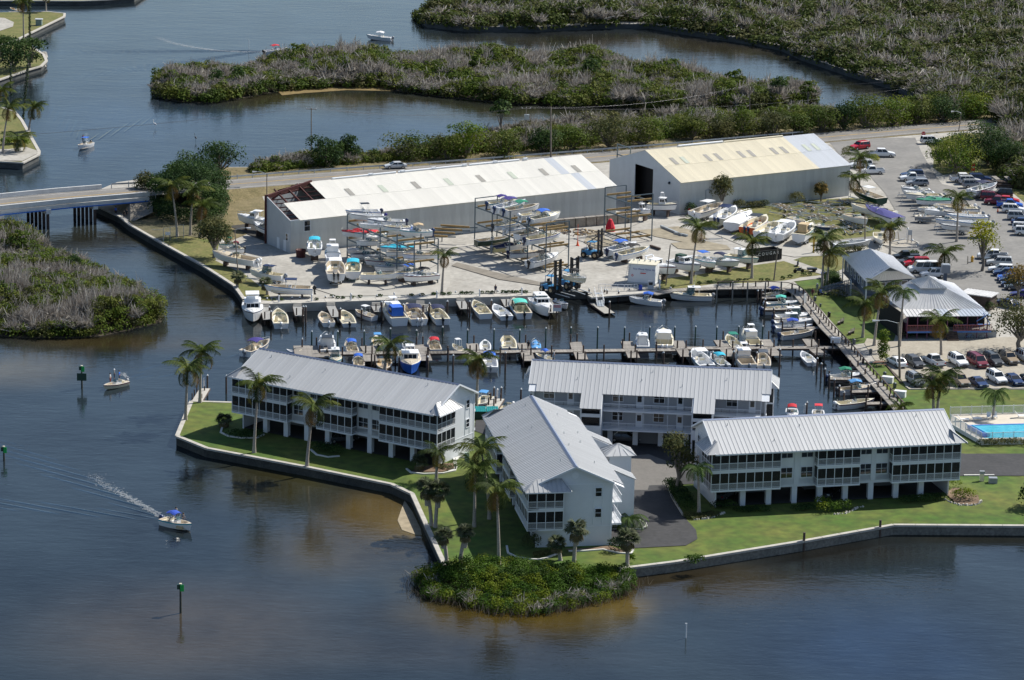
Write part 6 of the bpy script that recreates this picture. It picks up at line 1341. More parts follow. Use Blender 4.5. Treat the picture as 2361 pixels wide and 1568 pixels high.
CARS=[('s',340,395,110,'sedan','white','white sedan at the left end of the upper parking row'),('s',630,400,-72,'wagon','darkgrey','dark grey hatchback beside the white sedan'),('s',930,385,110,'pickup','white','white pickup with toolbox bed behind the lone palm'),
 ('s',1315,390,-72,'suv','white','white crossover with black windows in the upper row'),('s',1620,400,-72,'van','maroon','maroon minivan in the upper row'),('s',1870,375,-72,'suv','darkgrey','charcoal SUV right of the maroon minivan'),('s',2115,350,-72,'suv','gold','gold SUV near the olive tree trunk'),('s',2390,330,-72,'suv','silver','silver car cut by the right edge, upper row'),
 ('s',645,700,-72,'suv','grey','grey SUV at the left end of the lower parking row'),('s',960,705,110,'pickup','brown','dark brown pickup behind the palm fronds, lower row'),('s',1340,700,-72,'suv','gold','champagne SUV with roof rack behind palm fronds'),('s',1635,720,-72,'coupe','darkblue','metallic blue coupe in the lower row'),('s',1925,660,-72,'suv','white','white SUV behind the feathery queen palm'),('s',2190,680,-72,'sedan','darkblue','navy sedan with sunshade at the lower right'),('s',2420,690,-72,'sedan','black','dark car at the right edge, lower row'),
 ('t',640,350,215,'suv','red','bright red SUV by the road corner'),('t',1050,490,0,'crew','white','white crew-cab pickup with ladder rack'),('t',660,690,190,'suv','white','white wagon behind the white pickup by the warehouse'),('t',860,805,188,'pickup','white','white single-cab pickup beside the warehouse corner'),('t',1960,245,10,'suv','white','white SUV beside the stop sign'),
 ('t',1600,880,184,'suv','darkblue','dark blue SUV, furthest in the short car park row'),('t',1610,935,184,'pickup','white','white pickup with cap in the short car park row'),('t',1700,1020,184,'wagon','grey','grey hatchback next to the first stored boat'),
 ('u',710,950,5,'crew','white','white pickup under the banyan shade'),('u',830,990,5,'suv','silver','silver SUV half hidden behind the white pickup'),('u',1010,950,5,'suv','darkblue','dark blue car with shiny cap under the banyan'),('u',900,1060,5,'suv','grey','small grey car with stripe beside the parked bow-right boat'),
 ('u',1400,1230,172,'suv','black','black SUV, furthest of the right row'),('u',1240,1290,-8,'suv','maroon','dark red SUV in the right row'),('u',1330,1370,172,'pickup','maroon','maroon pickup in the right row'),('u',1520,1340,-10,'sedan','red','red sedan nosing out behind the maroon pickup'),('u',1560,1430,-8,'pickup','blue','blue pickup in the right row'),('u',1640,1520,-8,'suv','white','white SUV with dark windows in the right row'),
 ('v',1480,150,-8,'suv','silver','pearl SUV below the white SUV in right row'),('v',1540,230,-8,'sedan','darkblue','dark blue sedan at right edge of the right row'),('v',1560,330,-8,'suv','white','white truck at right edge above dark rear window'),('v',1600,390,-8,'suv','white','white SUV lowest in the right row by the edge'),
 ('v',1060,765,174,'crew','white','white pickup with white camper cap beside the yellow tree'),('v',1090,830,174,'suv','darkgrey','dark green roofed wagon squeezed behind the silver Suburban-size SUV'),('v',1160,870,174,'suv','silver','long silver SUV with side stripe'),('v',1190,970,174,'wagon','white','white station wagon beside the tree trunk'),('v',1270,1030,174,'wagon','darkblue','dark slate wagon in the descending row'),('v',1340,1100,174,'sedan','blue','blue hatchback in the descending row'),('v',1370,1140,174,'sedan','darkblue','second slate car in the descending row'),('v',1400,1200,174,'sedan','darkblue','third slate car under twiggy branches'),('v',1440,1250,174,'coupe','iron','dark car at the lower end of the descending row'),('v',1540,1370,174,'sedan','purple','violet-blue car behind the twiggy tree'),
 ('v',1290,1510,135,'sedan','darkblue','dark teal sedan alone by the restaurant drive'),
 ('d',1100,1150,186,'pickup','black','black pickup beside the planted island behind the office'),('d',1150,1195,186,'sedan','darkgrey','dark sedan between black pickup and red SUV'),('d',1215,1215,186,'suv','red','red SUV parked behind the office roof'),('d',1285,1275,186,'fullvan','white','white passenger van behind the office'),('d',1390,1330,186,'suv','white','white SUV tucked between office and restaurant roofs'),
 ('k',340,655,60,'sedan','darkgrey','car parked under the left end of the right building'),('k',1045,640,-115,'suv','black','car with shining mirrors parked under the right building'),('e',1340,1335,20,'sedan','darkgrey','car parked under the left building'),('j',1370,520,-10,'sedan','darkgrey','car parked under the rear building')]
for a in CARS:
    lb=a[6].replace(' Suburban-size','')
    car(*a[:6],lb)
# ------------------------------------------------------------ boat racks
steel=mat('rack_steel',(.12,.16,.19),.5,metal=.4,var=.1,scale=1)
def rack(label,A,B_,wv,bays,H_,levels,beams):
    """A,B_: ground points of the far and near ends of the motor side; wv: vector across to the bow side"""
    t=thing('boat_rack',label,'boat rack',(0,0,0),0,'steel boat storage racks'); n=bays
    for side in (0,1):
        for k in range(n+1):
            p=A.lerp(B_,k/n)+wv*side; h=H_ if (k in(0,n) or side==0) else H_-.4; d=MB(); d.box(p.x-.11,p.x+.11,p.y-.11,p.y+.11,0,h,steel); addp(t,'post',d)
        for z in levels: d=MB(); d.bar(A+wv*side+Vector((0,0,z)),B_+wv*side+Vector((0,0,z)),.12,.26,steel); addp(t,'long_beam',d)
    for k in (0,n):
        p=A.lerp(B_,k/n); d=MB(); d.bar(p+Vector((0,0,H_)),p+wv+Vector((0,0,H_)),.12,.16,steel); addp(t,'top_beam',d)
    for (lv,f) in beams:
        p=A.lerp(B_,f)+Vector((0,0,levels[lv]+.28)); d=MB(); u=wv.normalized()*.6; d.bar(p-u*0,p+wv+u,.2,.34,timber); addp(t,'timber_beam',d)
    for z0,z1 in ((levels[0],levels[1]),(levels[1],H_-1)):
        for k in (0,n-1): a=A.lerp(B_,k/n)+wv; b_=A.lerp(B_,(k+1)/n)+wv; d=MB(); d.bar(a+Vector((0,0,z0)),b_+Vector((0,0,z1)),.04,.04,steel); addp(t,'brace',d)
    return t
A=G('b',467,663);B_=G('b',1138,918); wv=G('b',1352,888)-B_
rack('middle steel boat rack between the two warehouses, three loaded levels',A,B_,wv,4,9.0,[.4,4.2,7.4],[(l,f) for l in (0,1,2) for f in (.04,.16,.28,.4,.52,.66,.78,.9,.97)])
A=G('a',1390,780);B_=G('a',2020,1048); wv=G('a',2245,1022)-B_
rack('left steel boat rack crowded with boats in front of the white warehouse',A,B_,wv,4,8.2,[.5,3.5,6.7],[(l,f) for l in (1,2) for f in (.02,.15,.3,.45,.6,.75,.9)])
A=G('b',1690,560);B_=G('b',1940,645); wv=G('b',2140,622)-B_
rack('empty steel rack with yellow timber beams by the dark doorway',A,B_,wv,1,9.2,[.5,4.6,7.6],[(l,f) for l in (0,1,2) for f in (.08,.45,.85)])
A=G('a',2060,700);B_=G('a',2290,760); wv=G('a',2361,640)-A
t=thing('beam_rack','low empty rack arms with stacked timber beams beside the warehouse wall','rack',(0,0,0))
for k in range(4):
    p=G('a',2060+k*70,720-k*30); d=MB(); d.bar(p+Vector((0,0,3.2)),p+Vector((5.5,-1.2,3.2)),.2,.35,timber); addp(t,'timber_beam',d); d=MB(); d.bar(p+Vector((.3,-.6,2.9)),p+Vector((7,-.2,2.9)),.14,.22,steel); d.box(p.x+.2,p.x+.4,p.y-.1,p.y+.1,0,2.9,steel); addp(t,'steel_arm',d)
A=G('p',1900,1265); 
t=thing('steel_frame','tall grey steel frame left of the dark warehouse doorway','steel frame',(0,0,0))
p0=G('p',1900,1290);p1=G('p',1990,1320)
for p in (p0,p1): d=MB(); d.box(p.x-.12,p.x+.12,p.y-.12,p.y+.12,0,9.0,steel); addp(t,'post',d)
for z in (8.9,6.8,3.4): d=MB(); d.bar(p0+Vector((0,0,z)),p1+Vector((0,0,z)),.12,.2,steel); addp(t,'cross_beam',d)
# concrete block barrier along the white warehouse
t=thing('block_barrier','row of pale concrete blocks topped with timber along the warehouse','barrier',(0,0,0))
a=G('b',1110,520);b_=G('b',2010,440); n=9
for k in range(n):
    p=a.lerp(b_,k/n); q=a.lerp(b_,(k+.93)/n); d=MB(); m_=(p+q)/2; L=(q-p).length; rz=math.atan2((q-p).y,(q-p).x); d.box(-L/2,L/2,-.5,.5,0,1.7,mat('old_block',(.3,.27,.22),.95,var=.3,scale=.8),.04,rz,(m_.x,m_.y)); d.box(-L/2,L/2,-.55,.55,1.72,1.86,wood,0,rz,(m_.x,m_.y)); addp(t,'concrete_block',d)
# ------------------------------------------------------------ forklifts
fl_blue=mat('forklift_blue',(.03,.2,.42),.5)
def forklift_proto(mast):
    P=[]; d=MB(); d.box(-2.0,1.0,-.95,.95,.6,1.35,fl_blue,.05); d.box(-2.2,-1.5,-.95,.95,.5,1.6,C('darkgrey'),.08); P.append(('body',d.mesh('body')))
    for x,r in ((-1.5,.55),(.8,.7)):
        for s in (1,-1): w=MB(); w.tube([(x,s*.8,r),(x,s*1.25,r)],r,tyre,14); q=MB(); q.tube([(x,s*1.26,r),(x,s*1.28,r)],r*.5,C('tan'),8); P.append(('wheel',w.mesh('wheel'),[('rim',q.mesh('rim'))]))
    d=MB(); d.box(-.9,-.3,-.35,.35,1.35,1.9,C('black'),.03); d.box(-1,-.9,-.33,.33,1.9,2.4,C('black')); P.append(('seat',d.mesh('seat')))
    d=MB()
    for x in (-1.1,.5):
        for s in (1,-1): d.tube([(x,s*.75,1.3),(x*.9,s*.7,3.0)],.05,fl_blue,5)
    d.box(-1.05,.5,-.75,.75,2.98,3.05,fl_blue); P.append(('overhead_guard',d.mesh('overhead_guard')))
    d=MB()
    for s in (1,-1):
        d.box(1.15,1.45,s*.75-.1,s*.75+.1,.3,mast,C('black')); d.box(1.2,1.4,s*.4-.07,s*.4+.07,.3,mast-.15,C('black'))
    for z in np.arange(.6,mast,.9): d.box(1.2,1.4,-.75,.75,z,z+.14,C('black'))
    P.append(('mast',d.mesh('mast')))
    for s in (1,-1): d=MB(); d.bar((1.5,s*.7,.22),(5.0,s*.7,.16),.18,.1,galv); P.append(('fork',d.mesh('fork')))
    d=MB(); d.bar((-.8,.6,3.0),(1.2,.6,mast*.8),.1,.1,C('black')); d.bar((-.8,-.6,3.0),(1.2,-.6,mast*.8),.1,.1,C('black')); P.append(('tilt_brace',d.mesh('tilt_brace'))); return P
FL=forklift_proto(5.6); 
put(FL,'marina_forklift','blue marina forklift with tall black mast parked between rack and boats','forklift',G('b',1590,780,.1),R(-28))
put(FL,'marina_forklift','forklift at the lift well carrying the cream boat','forklift',G('b',1360,1075,.1),R(-52),scale=1.1)
put(forklift_proto(6.2),'marina_forklift','second forklift with upright black mast at the dock edge','forklift',G('b',1200,1110,.1),R(-45))
# ------------------------------------------------------------ empty trailers on the grass
tp=trailer_proto(6)
for i,(x,y,a,lb) in enumerate([(1440,780,150,'left end of the trailer pack'),(1500,800,130,'behind the shrink wrapped boat'),(1600,815,160,'with its cover roll near the wall bushes'),(1680,760,140,'against the warehouse wall, left of the bush'),(1720,800,170,'under the round wall bush'),(1790,770,20,'just right of the wall bush'),(1850,740,160,'close to the grey wall sheets'),(1880,800,140,'in the middle of the pack'),
   (1940,760,30,'right half of the pack by the wall'),(1990,790,150,'right half, front of the wall row'),(2050,730,170,'rightmost against the wall'),(2090,720,15,'at the warehouse corner'),(1840,900,160,'second row left'),(1930,880,10,'second row middle'),(2010,900,150,'second row right of middle'),(2110,900,130,'second row right'),(1480,850,140,'nearest behind the wrapped boat'),(2180,960,120,'wheels up near the utility pole'),(2240,1010,35,'beside the utility pole'),(2120,960,110,'front, tilted toward the office'),(780,1090,20,'alone on the yard concrete before the palm'),(1400,760,165,'left wall end behind shrubs'),(1560,770,35,'small one squeezed against the wall'),(1640,850,20,'in front of the pack, pointing right'),(1700,870,155,'lawn centre, first of a pair'),(1760,850,145,'lawn centre, second of a pair'),(1960,840,165,'between the two trailer rows'),(2060,830,25,'between the rows at the right'),(2140,800,140,'right side below the leaning palm'),(1900,960,150,'lowest row behind the blue skiff'),(2020,980,20,'lowest row above the inflatable'),(2180,880,160,'right end of the second row'),(2100,1010,100,'pointing at the camera beside the office'),(1530,930,150,'left, between the stored boats and the pack')]):
    put(tp,'boat_trailer','empty galvanized boat trailer, '+lb,'trailer',G('c',x,y+12,.03),R(a),'empty boat trailers',.85)
# ------------------------------------------------------------ piers
def gangpier(name,label,spans,z=-.35,cat='pier',m=wood,pl=.6,grp=None,edge=True):
    t=thing(name,label,cat,(0,0,0),0,grp)
    for (c,x0,y0,x1,y1,w) in spans:
        a=G2(c,x0,y0,z);b_=G2(c,x1,y1,z); L=(b_-a).length; n=max(1,int(L/pl)); rz=math.atan2((b_-a).y,(b_-a).x); key=('pl',round(L/n,2),w,m.name)
        if key not in MATS: d=MB(); s=L/n; d.box(.01,s-.025,-w/2,w/2,-.07,0,m); MATS[key]=d.mesh('plank_section')
        for k in range(n): p=a.lerp(b_,k/n); link('plank_section',MATS[key],t,(p.x,p.y,z),rz)
        if edge:
            d=MB(); d.box(0,L,-w/2-.06,-w/2,-.3,-.0,darkwood,0,rz,(a.x,a.y)); d.box(0,L,w/2,w/2+.06,-.3,-.0,darkwood,0,rz,(a.x,a.y)); d.v=[(x,y,q+z) for x,y,q in d.v]; addp(t,'stringer',d)
    return t
def piles(t,c,seq,w=.13,top=.95,name='pile'):
    for x,y in seq:
        p=G2(c,x,y,-.35); d=MB(); d.tube([(0,0,WZ-1),(0,0,top)],[w*1.1,w],darkwood,7); link(name,d.mesh(name),t,(p.x,p.y,0))
mp=gangpier('wooden_pier','long grey wooden pier with short fingers crossing the basin',[('e',1130,503,2361,493,1.7),('f',0,495,2361,468,1.7),('g',185,690,1860,682,1.7),('e',1040,430,1060,540,5.5),
 ('e',1572,435,1610,492,2.2),('e',1590,505,1618,578,2.2),('e',2075,420,2095,485,2.2),('e',2105,505,2130,572,2.2),('f',445,410,460,470,1.9),('f',465,490,475,565,1.9),('f',925,405,945,460,1.9),('f',960,495,985,575,1.9),('f',1420,395,1440,465,1.9),('f',1455,485,1485,560,1.9),('f',1905,390,1930,460,1.9),('f',1945,480,1975,545,1.9),
 ('g',262,620,290,680,1.9),('g',300,700,345,770,1.9),('g',655,615,700,680,1.9),('g',715,700,760,768,1.9),('g',1082,608,1130,680,1.9),('g',1140,700,1195,762,1.9),('g',1490,603,1545,680,1.9),('g',1555,700,1620,755,1.9)])
piles(mp,'e',[(965,445),(1100,425),(1130,500),(1345,515),(1530,430),(1565,500),(1625,510),(1845,520),(2045,420),(2105,415),(2155,520),(2340,505),(1620,580),(1650,590),(2140,580)])
piles(mp,'f',[(25,520),(218,520),(425,500),(485,490),(462,405),(710,520),(915,490),(950,400),(1000,520),(1195,500),(1375,400),(1435,390),(1495,500),(1690,495),(1865,440),(1930,380),(1985,490),(2185,490),(1440,565),(1510,560),(930,575),(1945,550),(2000,545)])
piles(mp,'g',[(58,700),(258,690),(340,690),(500,680),(660,680),(690,600),(780,690),(925,690),(1045,690),(1120,600),(1170,680),(1350,680),(1525,680),(1560,600),(1590,680),(1725,690),(1850,680),(310,775),(380,775),(720,770),(788,765),(1140,765),(1575,755),(1645,755)])
fl=[('a',615,1245,640,1365,1.5),('a',918,1240,940,1330,1.5),('a',1235,1235,1285,1340,1.5),('a',1660,1235,1690,1290,1.6),('a',2080,1220,2130,1312,1.5),('b',-5,1255,12,1300,1.3),('b',335,1188,375,1265,1.6),('b',750,1160,795,1245,1.5),('b',1165,1200,1215,1300,1.5)]
for i,s_ in enumerate(fl):
    t=gangpier('finger_dock',['grey finger dock beside the cabin cruiser','empty-sided finger dock right of the first runabout','finger dock between tan skiff and cream skiff','short finger dock between tower boat and blue-canvas boat','finger dock between twin-motor and navy-topped boats','stub of finger dock at left of the middle','finger dock left of the blue-waterline bowrider','finger dock left of the teal-topped boat','finger dock carrying the white notice board'][i],[s_],-.3,'dock',mat('grey_decking',(.3,.3,.29),.9,var=.1,scale=2),.5,'finger docks on the yard side')
    c,x0,y0,x1,y1,w=s_; p=G2(c,x0,y0-12,-.1); d=MB()
    for k in range(3): d.box(-.7,.7,-.2+k*.28,.08+k*.28,-.3,-.15+k*.14,concrete)
    addp(t,'step',d,(p.x,p.y,0),0)
    piles(t,c,[(x1-28,y1-6),(x1+28,y1+2)],.12,.9)
es=[('g',1050,212,1450,215,1.3),('g',1080,322,1535,318,1.3),('g',1170,408,1605,400,1.2),('g',1250,500,1685,495,1.4),('g',1890,875,2035,873,1.5),('g',1690,975,2115,985,1.4),('g',1900,1100,2215,1092,1.4),('g',2040,1212,2315,1205,1.4)]
for i,s_ in enumerate(es):
    t=gangpier('boardwalk_finger','%s slip finger reaching left from the wooden boardwalk'%['uppermost','second','third','fourth','short fifth','sixth','seventh','lowest'][i],[s_],-.4,'dock',wood,.6,'finger piers along the boardwalk')
    c,x0,y0,x1,y1,w=s_; piles(t,c,[(x0,y0+8),((x0+x1)/2,y0+14),(x0+(x1-x0)*.8,y0-12)],.13,1.0)
# free-standing mooring piles
pc_=mat('piling_cap',(.7,.72,.72),.5); pg=mat('green_wrapped_piling',(.02,.06,.05),.6,var=.3,scale=2)
def piling(c,x,yt,yb,label,grp,cap=True,m=None,r=.14):
    p=G2(c,x,yb,WZ); h=max(1.6,min(5.5,up_at(p,c,x,yt).z-WZ)); d=MB(); d.tube([(0,0,-1.5),(0,0,h)],[r*1.15,r],m or darkwood,8); t=thing('mooring_piling',label,'piling',(p.x,p.y,WZ),0,grp); link('pole',d.mesh('pole'),t)
    if cap: d=MB(); d.lathe([(r*1.25,h),(r*1.2,h+.08),(.02,h+.28)],pc_,8); link('cap',d.mesh('cap'),t)
for c,L_ in (('a',[(570,1170,1262),(633,1170,1252),(672,1290,1420),(655,1250,1340),(870,1160,1245),(943,1160,1245),(975,1245,1380),(998,1245,1400),(1185,1150,1235),(1257,1155,1235),(1325,1265,1400),(1670,1140,1230),(1715,1200,1330),(2005,1130,1220),(2075,1130,1220),(2165,1215,1350),(2335,1195,1310),(1920,1225,1350),(1525,1270,1370)]),
   ('b',[(208,1195,1310),(288,1115,1190),(358,1110,1190),(420,1195,1330),(625,1185,1320),(688,1105,1180),(758,1100,1180),(822,1190,1300)])):
    for x,a,b_ in L_: piling(c,x,a,b_,'dark mooring pile with small white cone cap along the yard dock','yard dock piles')
for x,a,b_ in [(1548,1080,1180),(1695,1085,1180),(1717,1090,1200),(1827,1100,1200),(1928,1080,1160),(2018,1090,1160),(2317,1070,1150),(1740,1200,1330)]: piling('b',x,a,b_,'dark pile with white cap by the floating platform and fuel dock','fuel dock piles')
for c,L_ in (('e',[(1055,300,425),(1300,300,450),(1550,295,430),(1797,275,360),(2043,290,420),(2290,290,345),(965,370,470)]),('f',[(400,285,415),(650,280,420),(893,285,400),(1138,268,450),(1376,262,400),(1626,262,460),(1881,262,400),(2120,258,350)]),('g',[(425,490,670),(627,495,640),(835,490,600),(1060,485,600),(232,495,580)])):
    for x,a,b_ in L_: piling(c,x,a,b_,'tall green-wrapped mooring pole in the water above the wooden pier','mooring poles above the pier',m=pg,r=.12)
for c,L_ in (('e',[(1880,540,670),(2150,540,660)]),('f',[(264,525,680),(757,500,690),(2248,500,610)]),('g',[(125,735,850),(378,730,850),(590,730,850),(1005,735,880),(1218,705,960),(788,725,860)])):
    for x,a,b_ in L_: piling(c,x,a,b_,'grey mooring pole in the water below the wooden pier','mooring poles below the pier')
for x,a,b_ in [(1575,790,920),(1613,840,970),(1648,890,1010),(1690,945,1070),(1735,990,1150),(1785,1050,1150),(1828,1110,1240),(1478,1205,1310),(1015,150,260),(1060,150,230),(1085,230,355),(1165,330,400),(1236,410,490)]: piling('g',x,a,b_,'mooring pole standing off the boardwalk slips at the right','mooring poles of boardwalk slips')
for x,a,b_ in [(650,830,960),(718,830,980),(905,845,960)]: piling('f',x,a,b_,'mooring pile by the jetty between the two buildings','jetty piles')
piling('e',248,720,885,'lone pile with a seabird at the left end of the left building','jetty piles'); piling('e',70,715,900,'pile with white cap at the small jetty on the point','jetty piles')
for c,x,a,b_,lb in (('n',835,398,525,'upright dark pile standing against the right seawall'),('n',1362,312,430,'leaning dark pile at the corner of the right seawall')): piling(c,x,a,b_,lb,'seawall piles',cap=False,r=.17)
t=gangpier('point_jetty','small concrete jetty at the tip of the left lawn',[('i',175,398,235,300,1.6)],-.1,'jetty',concrete,1.0); piles(t,'i',[(135,385),(152,355),(172,320),(210,390),(232,330)],.1,.6)
t=gangpier('jetty','short concrete jetty between left and rear buildings',[('f',625,1030,690,930,2.0)],-.2,'jetty',concrete,1.0); piles(t,'f',[(600,1000),(650,1010),(668,985),(715,960),(620,950)],.12,.9)
# floating platform at lift well with gangway
t=gangpier('floating_platform','pale floating platform with white gangway beside the lift well',[('b',1600,1205,1745,1305,1.9)],WZ+.45,'platform',mat('platform_deck',(.33,.32,.29),.9,var=.1,scale=1),1.2)
a=G('b',1630,1110,.1); b_=G('b',1660,1240,WZ+.5)
for s_ in (-.6,.6):
    d=MB(); 
    for hz in (.5,1.0): d.bar(a+Vector((s_,0,hz)),b_+Vector((s_,0,hz)),.06,.06,plastic_white)
    for k in range(6): p=a.lerp(b_,k/5)+Vector((s_,0,0)); d.bar(p,p+Vector((0,0,1)),.05,.05,plastic_white)
    addp(t,'gangway_rail',d)
d=MB(); d.poly([a+Vector((-.6,0,0)),a+Vector((.6,0,0)),b_+Vector((.6,0,0)),b_+Vector((-.6,0,0))],[(3,2,1,0)],galv); addp(t,'gangway',d)
# fuel dock deck and curved boardwalk
t=thing('fuel_dock','grey fuel dock decking with white handrails','dock',(0,0,0)); q=[G('b',1560,1150,.1),G('b',2020,1112,.1),G('b',2361,1085,.1),G('g',60,165,.1),G('g',190,140,.1)]
d=MB(); ribbon(d,q,1.7,.12,concrete,off=.2,h=.3); addp(t,'deck',d)
for (x0,y0,x1,y1) in ((1640,1085,1880,1090),(1885,1090,2005,1085)):
    a=G('b',x0,y0,.1);b_=G('b',x1,y1,.1); d=MB()
    for hz in (.5,1.05): d.bar(a+Vector((0,0,hz)),b_+Vector((0,0,hz)),.07,.07,plastic_white)
    for k in range(5): p=a.lerp(b_,k/4); d.bar(p,p+Vector((0,0,1.05)),.07,.07,plastic_white)
    addp(t,'handrail',d)
bw=[Dg(1499,676,.08),Dg(1547,667,.08),Dg(1655,662,.08),Dg(1767,661,.08),Dg(1816,664,.08),Dg(1838,670,.08),Dg(1852,680,.08),Dg(1874,707,.08),Dg(1913,756,.08),Dg(1957,800,.08),Dg(1996,846,.08),Dg(2045,900,.08),Dg(2085,945,.08)]
t=thing('boardwalk','curved grey wooden boardwalk with post-and-rail along the basin','boardwalk',(0,0,0))
d=MB(); d.box(0,.56,-1.7,.25,-.06,.1,wood); me=d.mesh('plank_section')
for x,y,a in along(bw,.6): link('plank_section',me,t,(x,y,.02),a)
bw2=[(p[0],p[1]) for p in strip(bw,.1,.0)[0]]
d=MB(); ribbon(d,bw2[2:],.16,1.12,darkwood,h=.1); addp(t,'hand_rail',d); d=MB(); d.box(-.1,.1,-.1,.1,-1.6,1.05,darkwood); me=d.mesh('rail_post')
for x,y,a in along(bw2[2:],2.3): link('rail_post',me,t,(x,y,0),a)
d=MB(); d.box(-.12,.12,-.12,.12,-2.6,2.0,wood); me=d.mesh('tall_post')
for x,y in ((630,90),(780,60),(920,65),(1088,65),(1238,60)): p=G('g',x,y+105,0); link('tall_post',me,t,(p.x,p.y,0))
# ------------------------------------------------------------ navigation marks
gs=mat('green_sign_face',(.01,.42,.08),.5)
def marker(c,x,yb,yt,label,dark=False):
    p=G2(c,x,yb,WZ); h=up_at(p,c,x,yt).z-WZ; t=thing('channel_marker',label,'channel marker',p,0,'green channel markers'); d=MB(); d.tube([(0,0,-2),(0,0,h)],[.17,.13],mat('marker_pole',(.05,.055,.045),.8,var=.3,scale=3),8); addp(t,'pole',d)
    d=MB(); d.box(-.03,.45,-.22,-.17,h-.85,h+.02,gs); d.box(-.42,-.1,-.2,.2,h-.6,h+.02,C('darkgreen')); addp(t,'sign_board',d); d=MB(); d.box(-.15,.15,-.15,.15,h,h+.14,C('cream')); addp(t,'cap',d)
    if dark: d=MB(); d.box(-.75,.75,-.2,-.1,h-2.3,h-1.1,C('darkgreen')); addp(t,'sign_board',d)
marker('l',1232,1112,917,'green square channel marker nearest the camera, lower left water'); marker('r',567,1305,1150,'green channel marker with dark double board off the mangrove clump',True); marker('l',28,75,-20,'green channel marker at the left edge of the water')
p=G('n',20,1130,WZ); t=thing('white_stake','short white stake sticking out of the lower right water','stake',p); d=MB(); d.tube([(0,0,-1),(0,0,1.9)],.09,plastic_white,6); d.bar((-.15,0,1.9),(.12,0,1.9),.1,.1,plastic_white); addp(t,'pole',d)
for c,x,y,lb in (('o',1720,345,'thin white stake behind the mangrove island by the crimson-topped boat'),('q',652,290,'thin white stake off the forest shore')):
    p=G2(c,x,y,WZ); d=MB(); d.tube([(0,0,-.5),(0,0,2.6)],.06,plastic_white,5); one('white_stake',d,lb,'stake',p)
# ------------------------------------------------------------ fuel tank, dumpster
p=G('b',2055,1060,.1); q=G('b',1935,1050,.1); yaw=R(-14); cx_,cy_=G('b',2060,1020,0).x,G('b',2060,1020,0).y
t=thing('fuel_tank','white boxy fuel tank with ladder and lettering behind the fuel dock','fuel tank',(cx_,cy_,.1),yaw)
d=MB(); d.box(-2.6,2.6,-1.6,2.2,0,.35,C('silver')); d.box(-2.5,2.5,-1.5,2.1,.35,3.6,C('white'),.04); addp(t,'tank',d); d=MB(); d.box(-2.6,2.6,-1.6,2.2,3.6,3.72,C('cream')); addp(t,'top_plate',d)
for x in (-2.2,-1.75): d=MB(); d.bar((x-.9,-1.75,0),(x-.2,-1.6,4.0),.05,.05,galv); addp(t,'ladder_rail',d)
d=MB(); 
for k in range(10): d.bar((-3.0+.07*k,-1.74,.3+k*.38),(-2.55+.07*k,-1.74,.3+k*.38),.04,.04,galv)
addp(t,'ladder_rung',d)
for k in range(5): d=MB(); d.tube([(-2+k,1.0,3.7),(-2+k,1.0,4.0+.2*(k%2))],.12,galv,6); addp(t,'vent',d)
d=MB(); 
for s_ in (-1.4,2.0): d.bar((-2.5,s_,4.6),(-.8,s_,4.6),.04,.04,galv)
for x in (-2.5,-.8): d.bar((x,-1.4,3.7),(x,-1.4,4.6),.04,.04,galv)
addp(t,'top_rail',d)
blue_l=mat('blue_lettering',(.03,.06,.3),.6)
o=link('lettering',text_mesh('Four Winds Marina, Inc.',.42,blue_l),t,(.45,-1.53,2.75)); o.rotation_euler=(PI/2,0,0)
o=link('lettering',text_mesh('FUEL  DOCK  SERVICE',.2,blue_l) if False else text_mesh('~~~~~~~~~~~~',.2,blue_l),t,(.45,-1.53,2.35)); o.rotation_euler=(PI/2,0,0)
d=MB(); d.box(-.25,.75,-1.54,-1.5,1.95,2.12,C('brightred')); addp(t,'red_label',d)
d=MB(); d.poly([(-1.7,-1.53,1.3),(-1.45,-1.53,1.55),(-1.7,-1.53,1.8),(-1.95,-1.53,1.55)],[(0,1,2,3)],C('brightred')); d.poly([(-1.7,-1.535,1.42),(-1.57,-1.535,1.55),(-1.7,-1.535,1.68),(-1.83,-1.535,1.55)],[(0,1,2,3)],C('white')); addp(t,'hazard_label',d)
fp_=G('b',2130,1075,.12)
for i,(c,x,y,lb) in enumerate((('b',2130,1078,'grey fuel pump in front of the white fuel tank'),('b',2215,1072,'white fuel hose post right of the fuel tank'))):
    pp=G2(c,x,y,.12); d=MB(); 
    if i==0: d.box(-.55,.55,-.3,.3,0,1.5,C('silver'),.03); d.box(-.35,.35,-.31,-.29,.8,1.3,C('black'))
    else: d.box(-.15,.15,-.15,.15,0,1.5,plastic_white); d.tube([(.2,0,1.3),(.45,0,1.0),(.4,0,.5),(.2,0,.3)],.05,C('green'),5)
    one('fuel_pump',d,lb,'fuel pump',pp)
d=MB(); d.lathe([(.3,0),(.33,.3),(.3,.9),(.02,.92)],mat('blue_barrel',(.02,.06,.4),.5),10); one('barrel',d,'small blue barrel by the handrail in front of the fuel tank','barrel',G('b',2035,1085,.12))
p=G('c',1210,1300,.1); q=G('c',1480,1265,.1); dv=q-p; yaw=math.atan2(dv.y,dv.x); L=dv.length
t=thing('dumpster','long black open-top dumpster with white lettering','dumpster',(p.x,p.y,.1),yaw); blk=mat('dumpster_black',(.012,.014,.016),.55,var=.2,scale=1)
d=MB(); W3=2.4; d.box(0,L,0,.1,0,1.9,blk); d.box(0,L,W3-.1,W3,0,1.9,blk); d.box(0,.1,.1,W3-.1,0,1.9,blk); d.box(L-.1,L,.1,W3-.1,0,1.9,blk); d.box(.1,L-.1,.1,W3-.1,.1,1.2,mat('scrap_wood',(.3,.25,.18),.95,var=.5,scale=3)); addp(t,'body',d)
for k in range(12): d=MB(); x=.1+k*(L-.3)/11; d.box(x,x+.09,-.09,0,0,1.45 if 0 else 1.0,blk); addp(t,'rib',d)
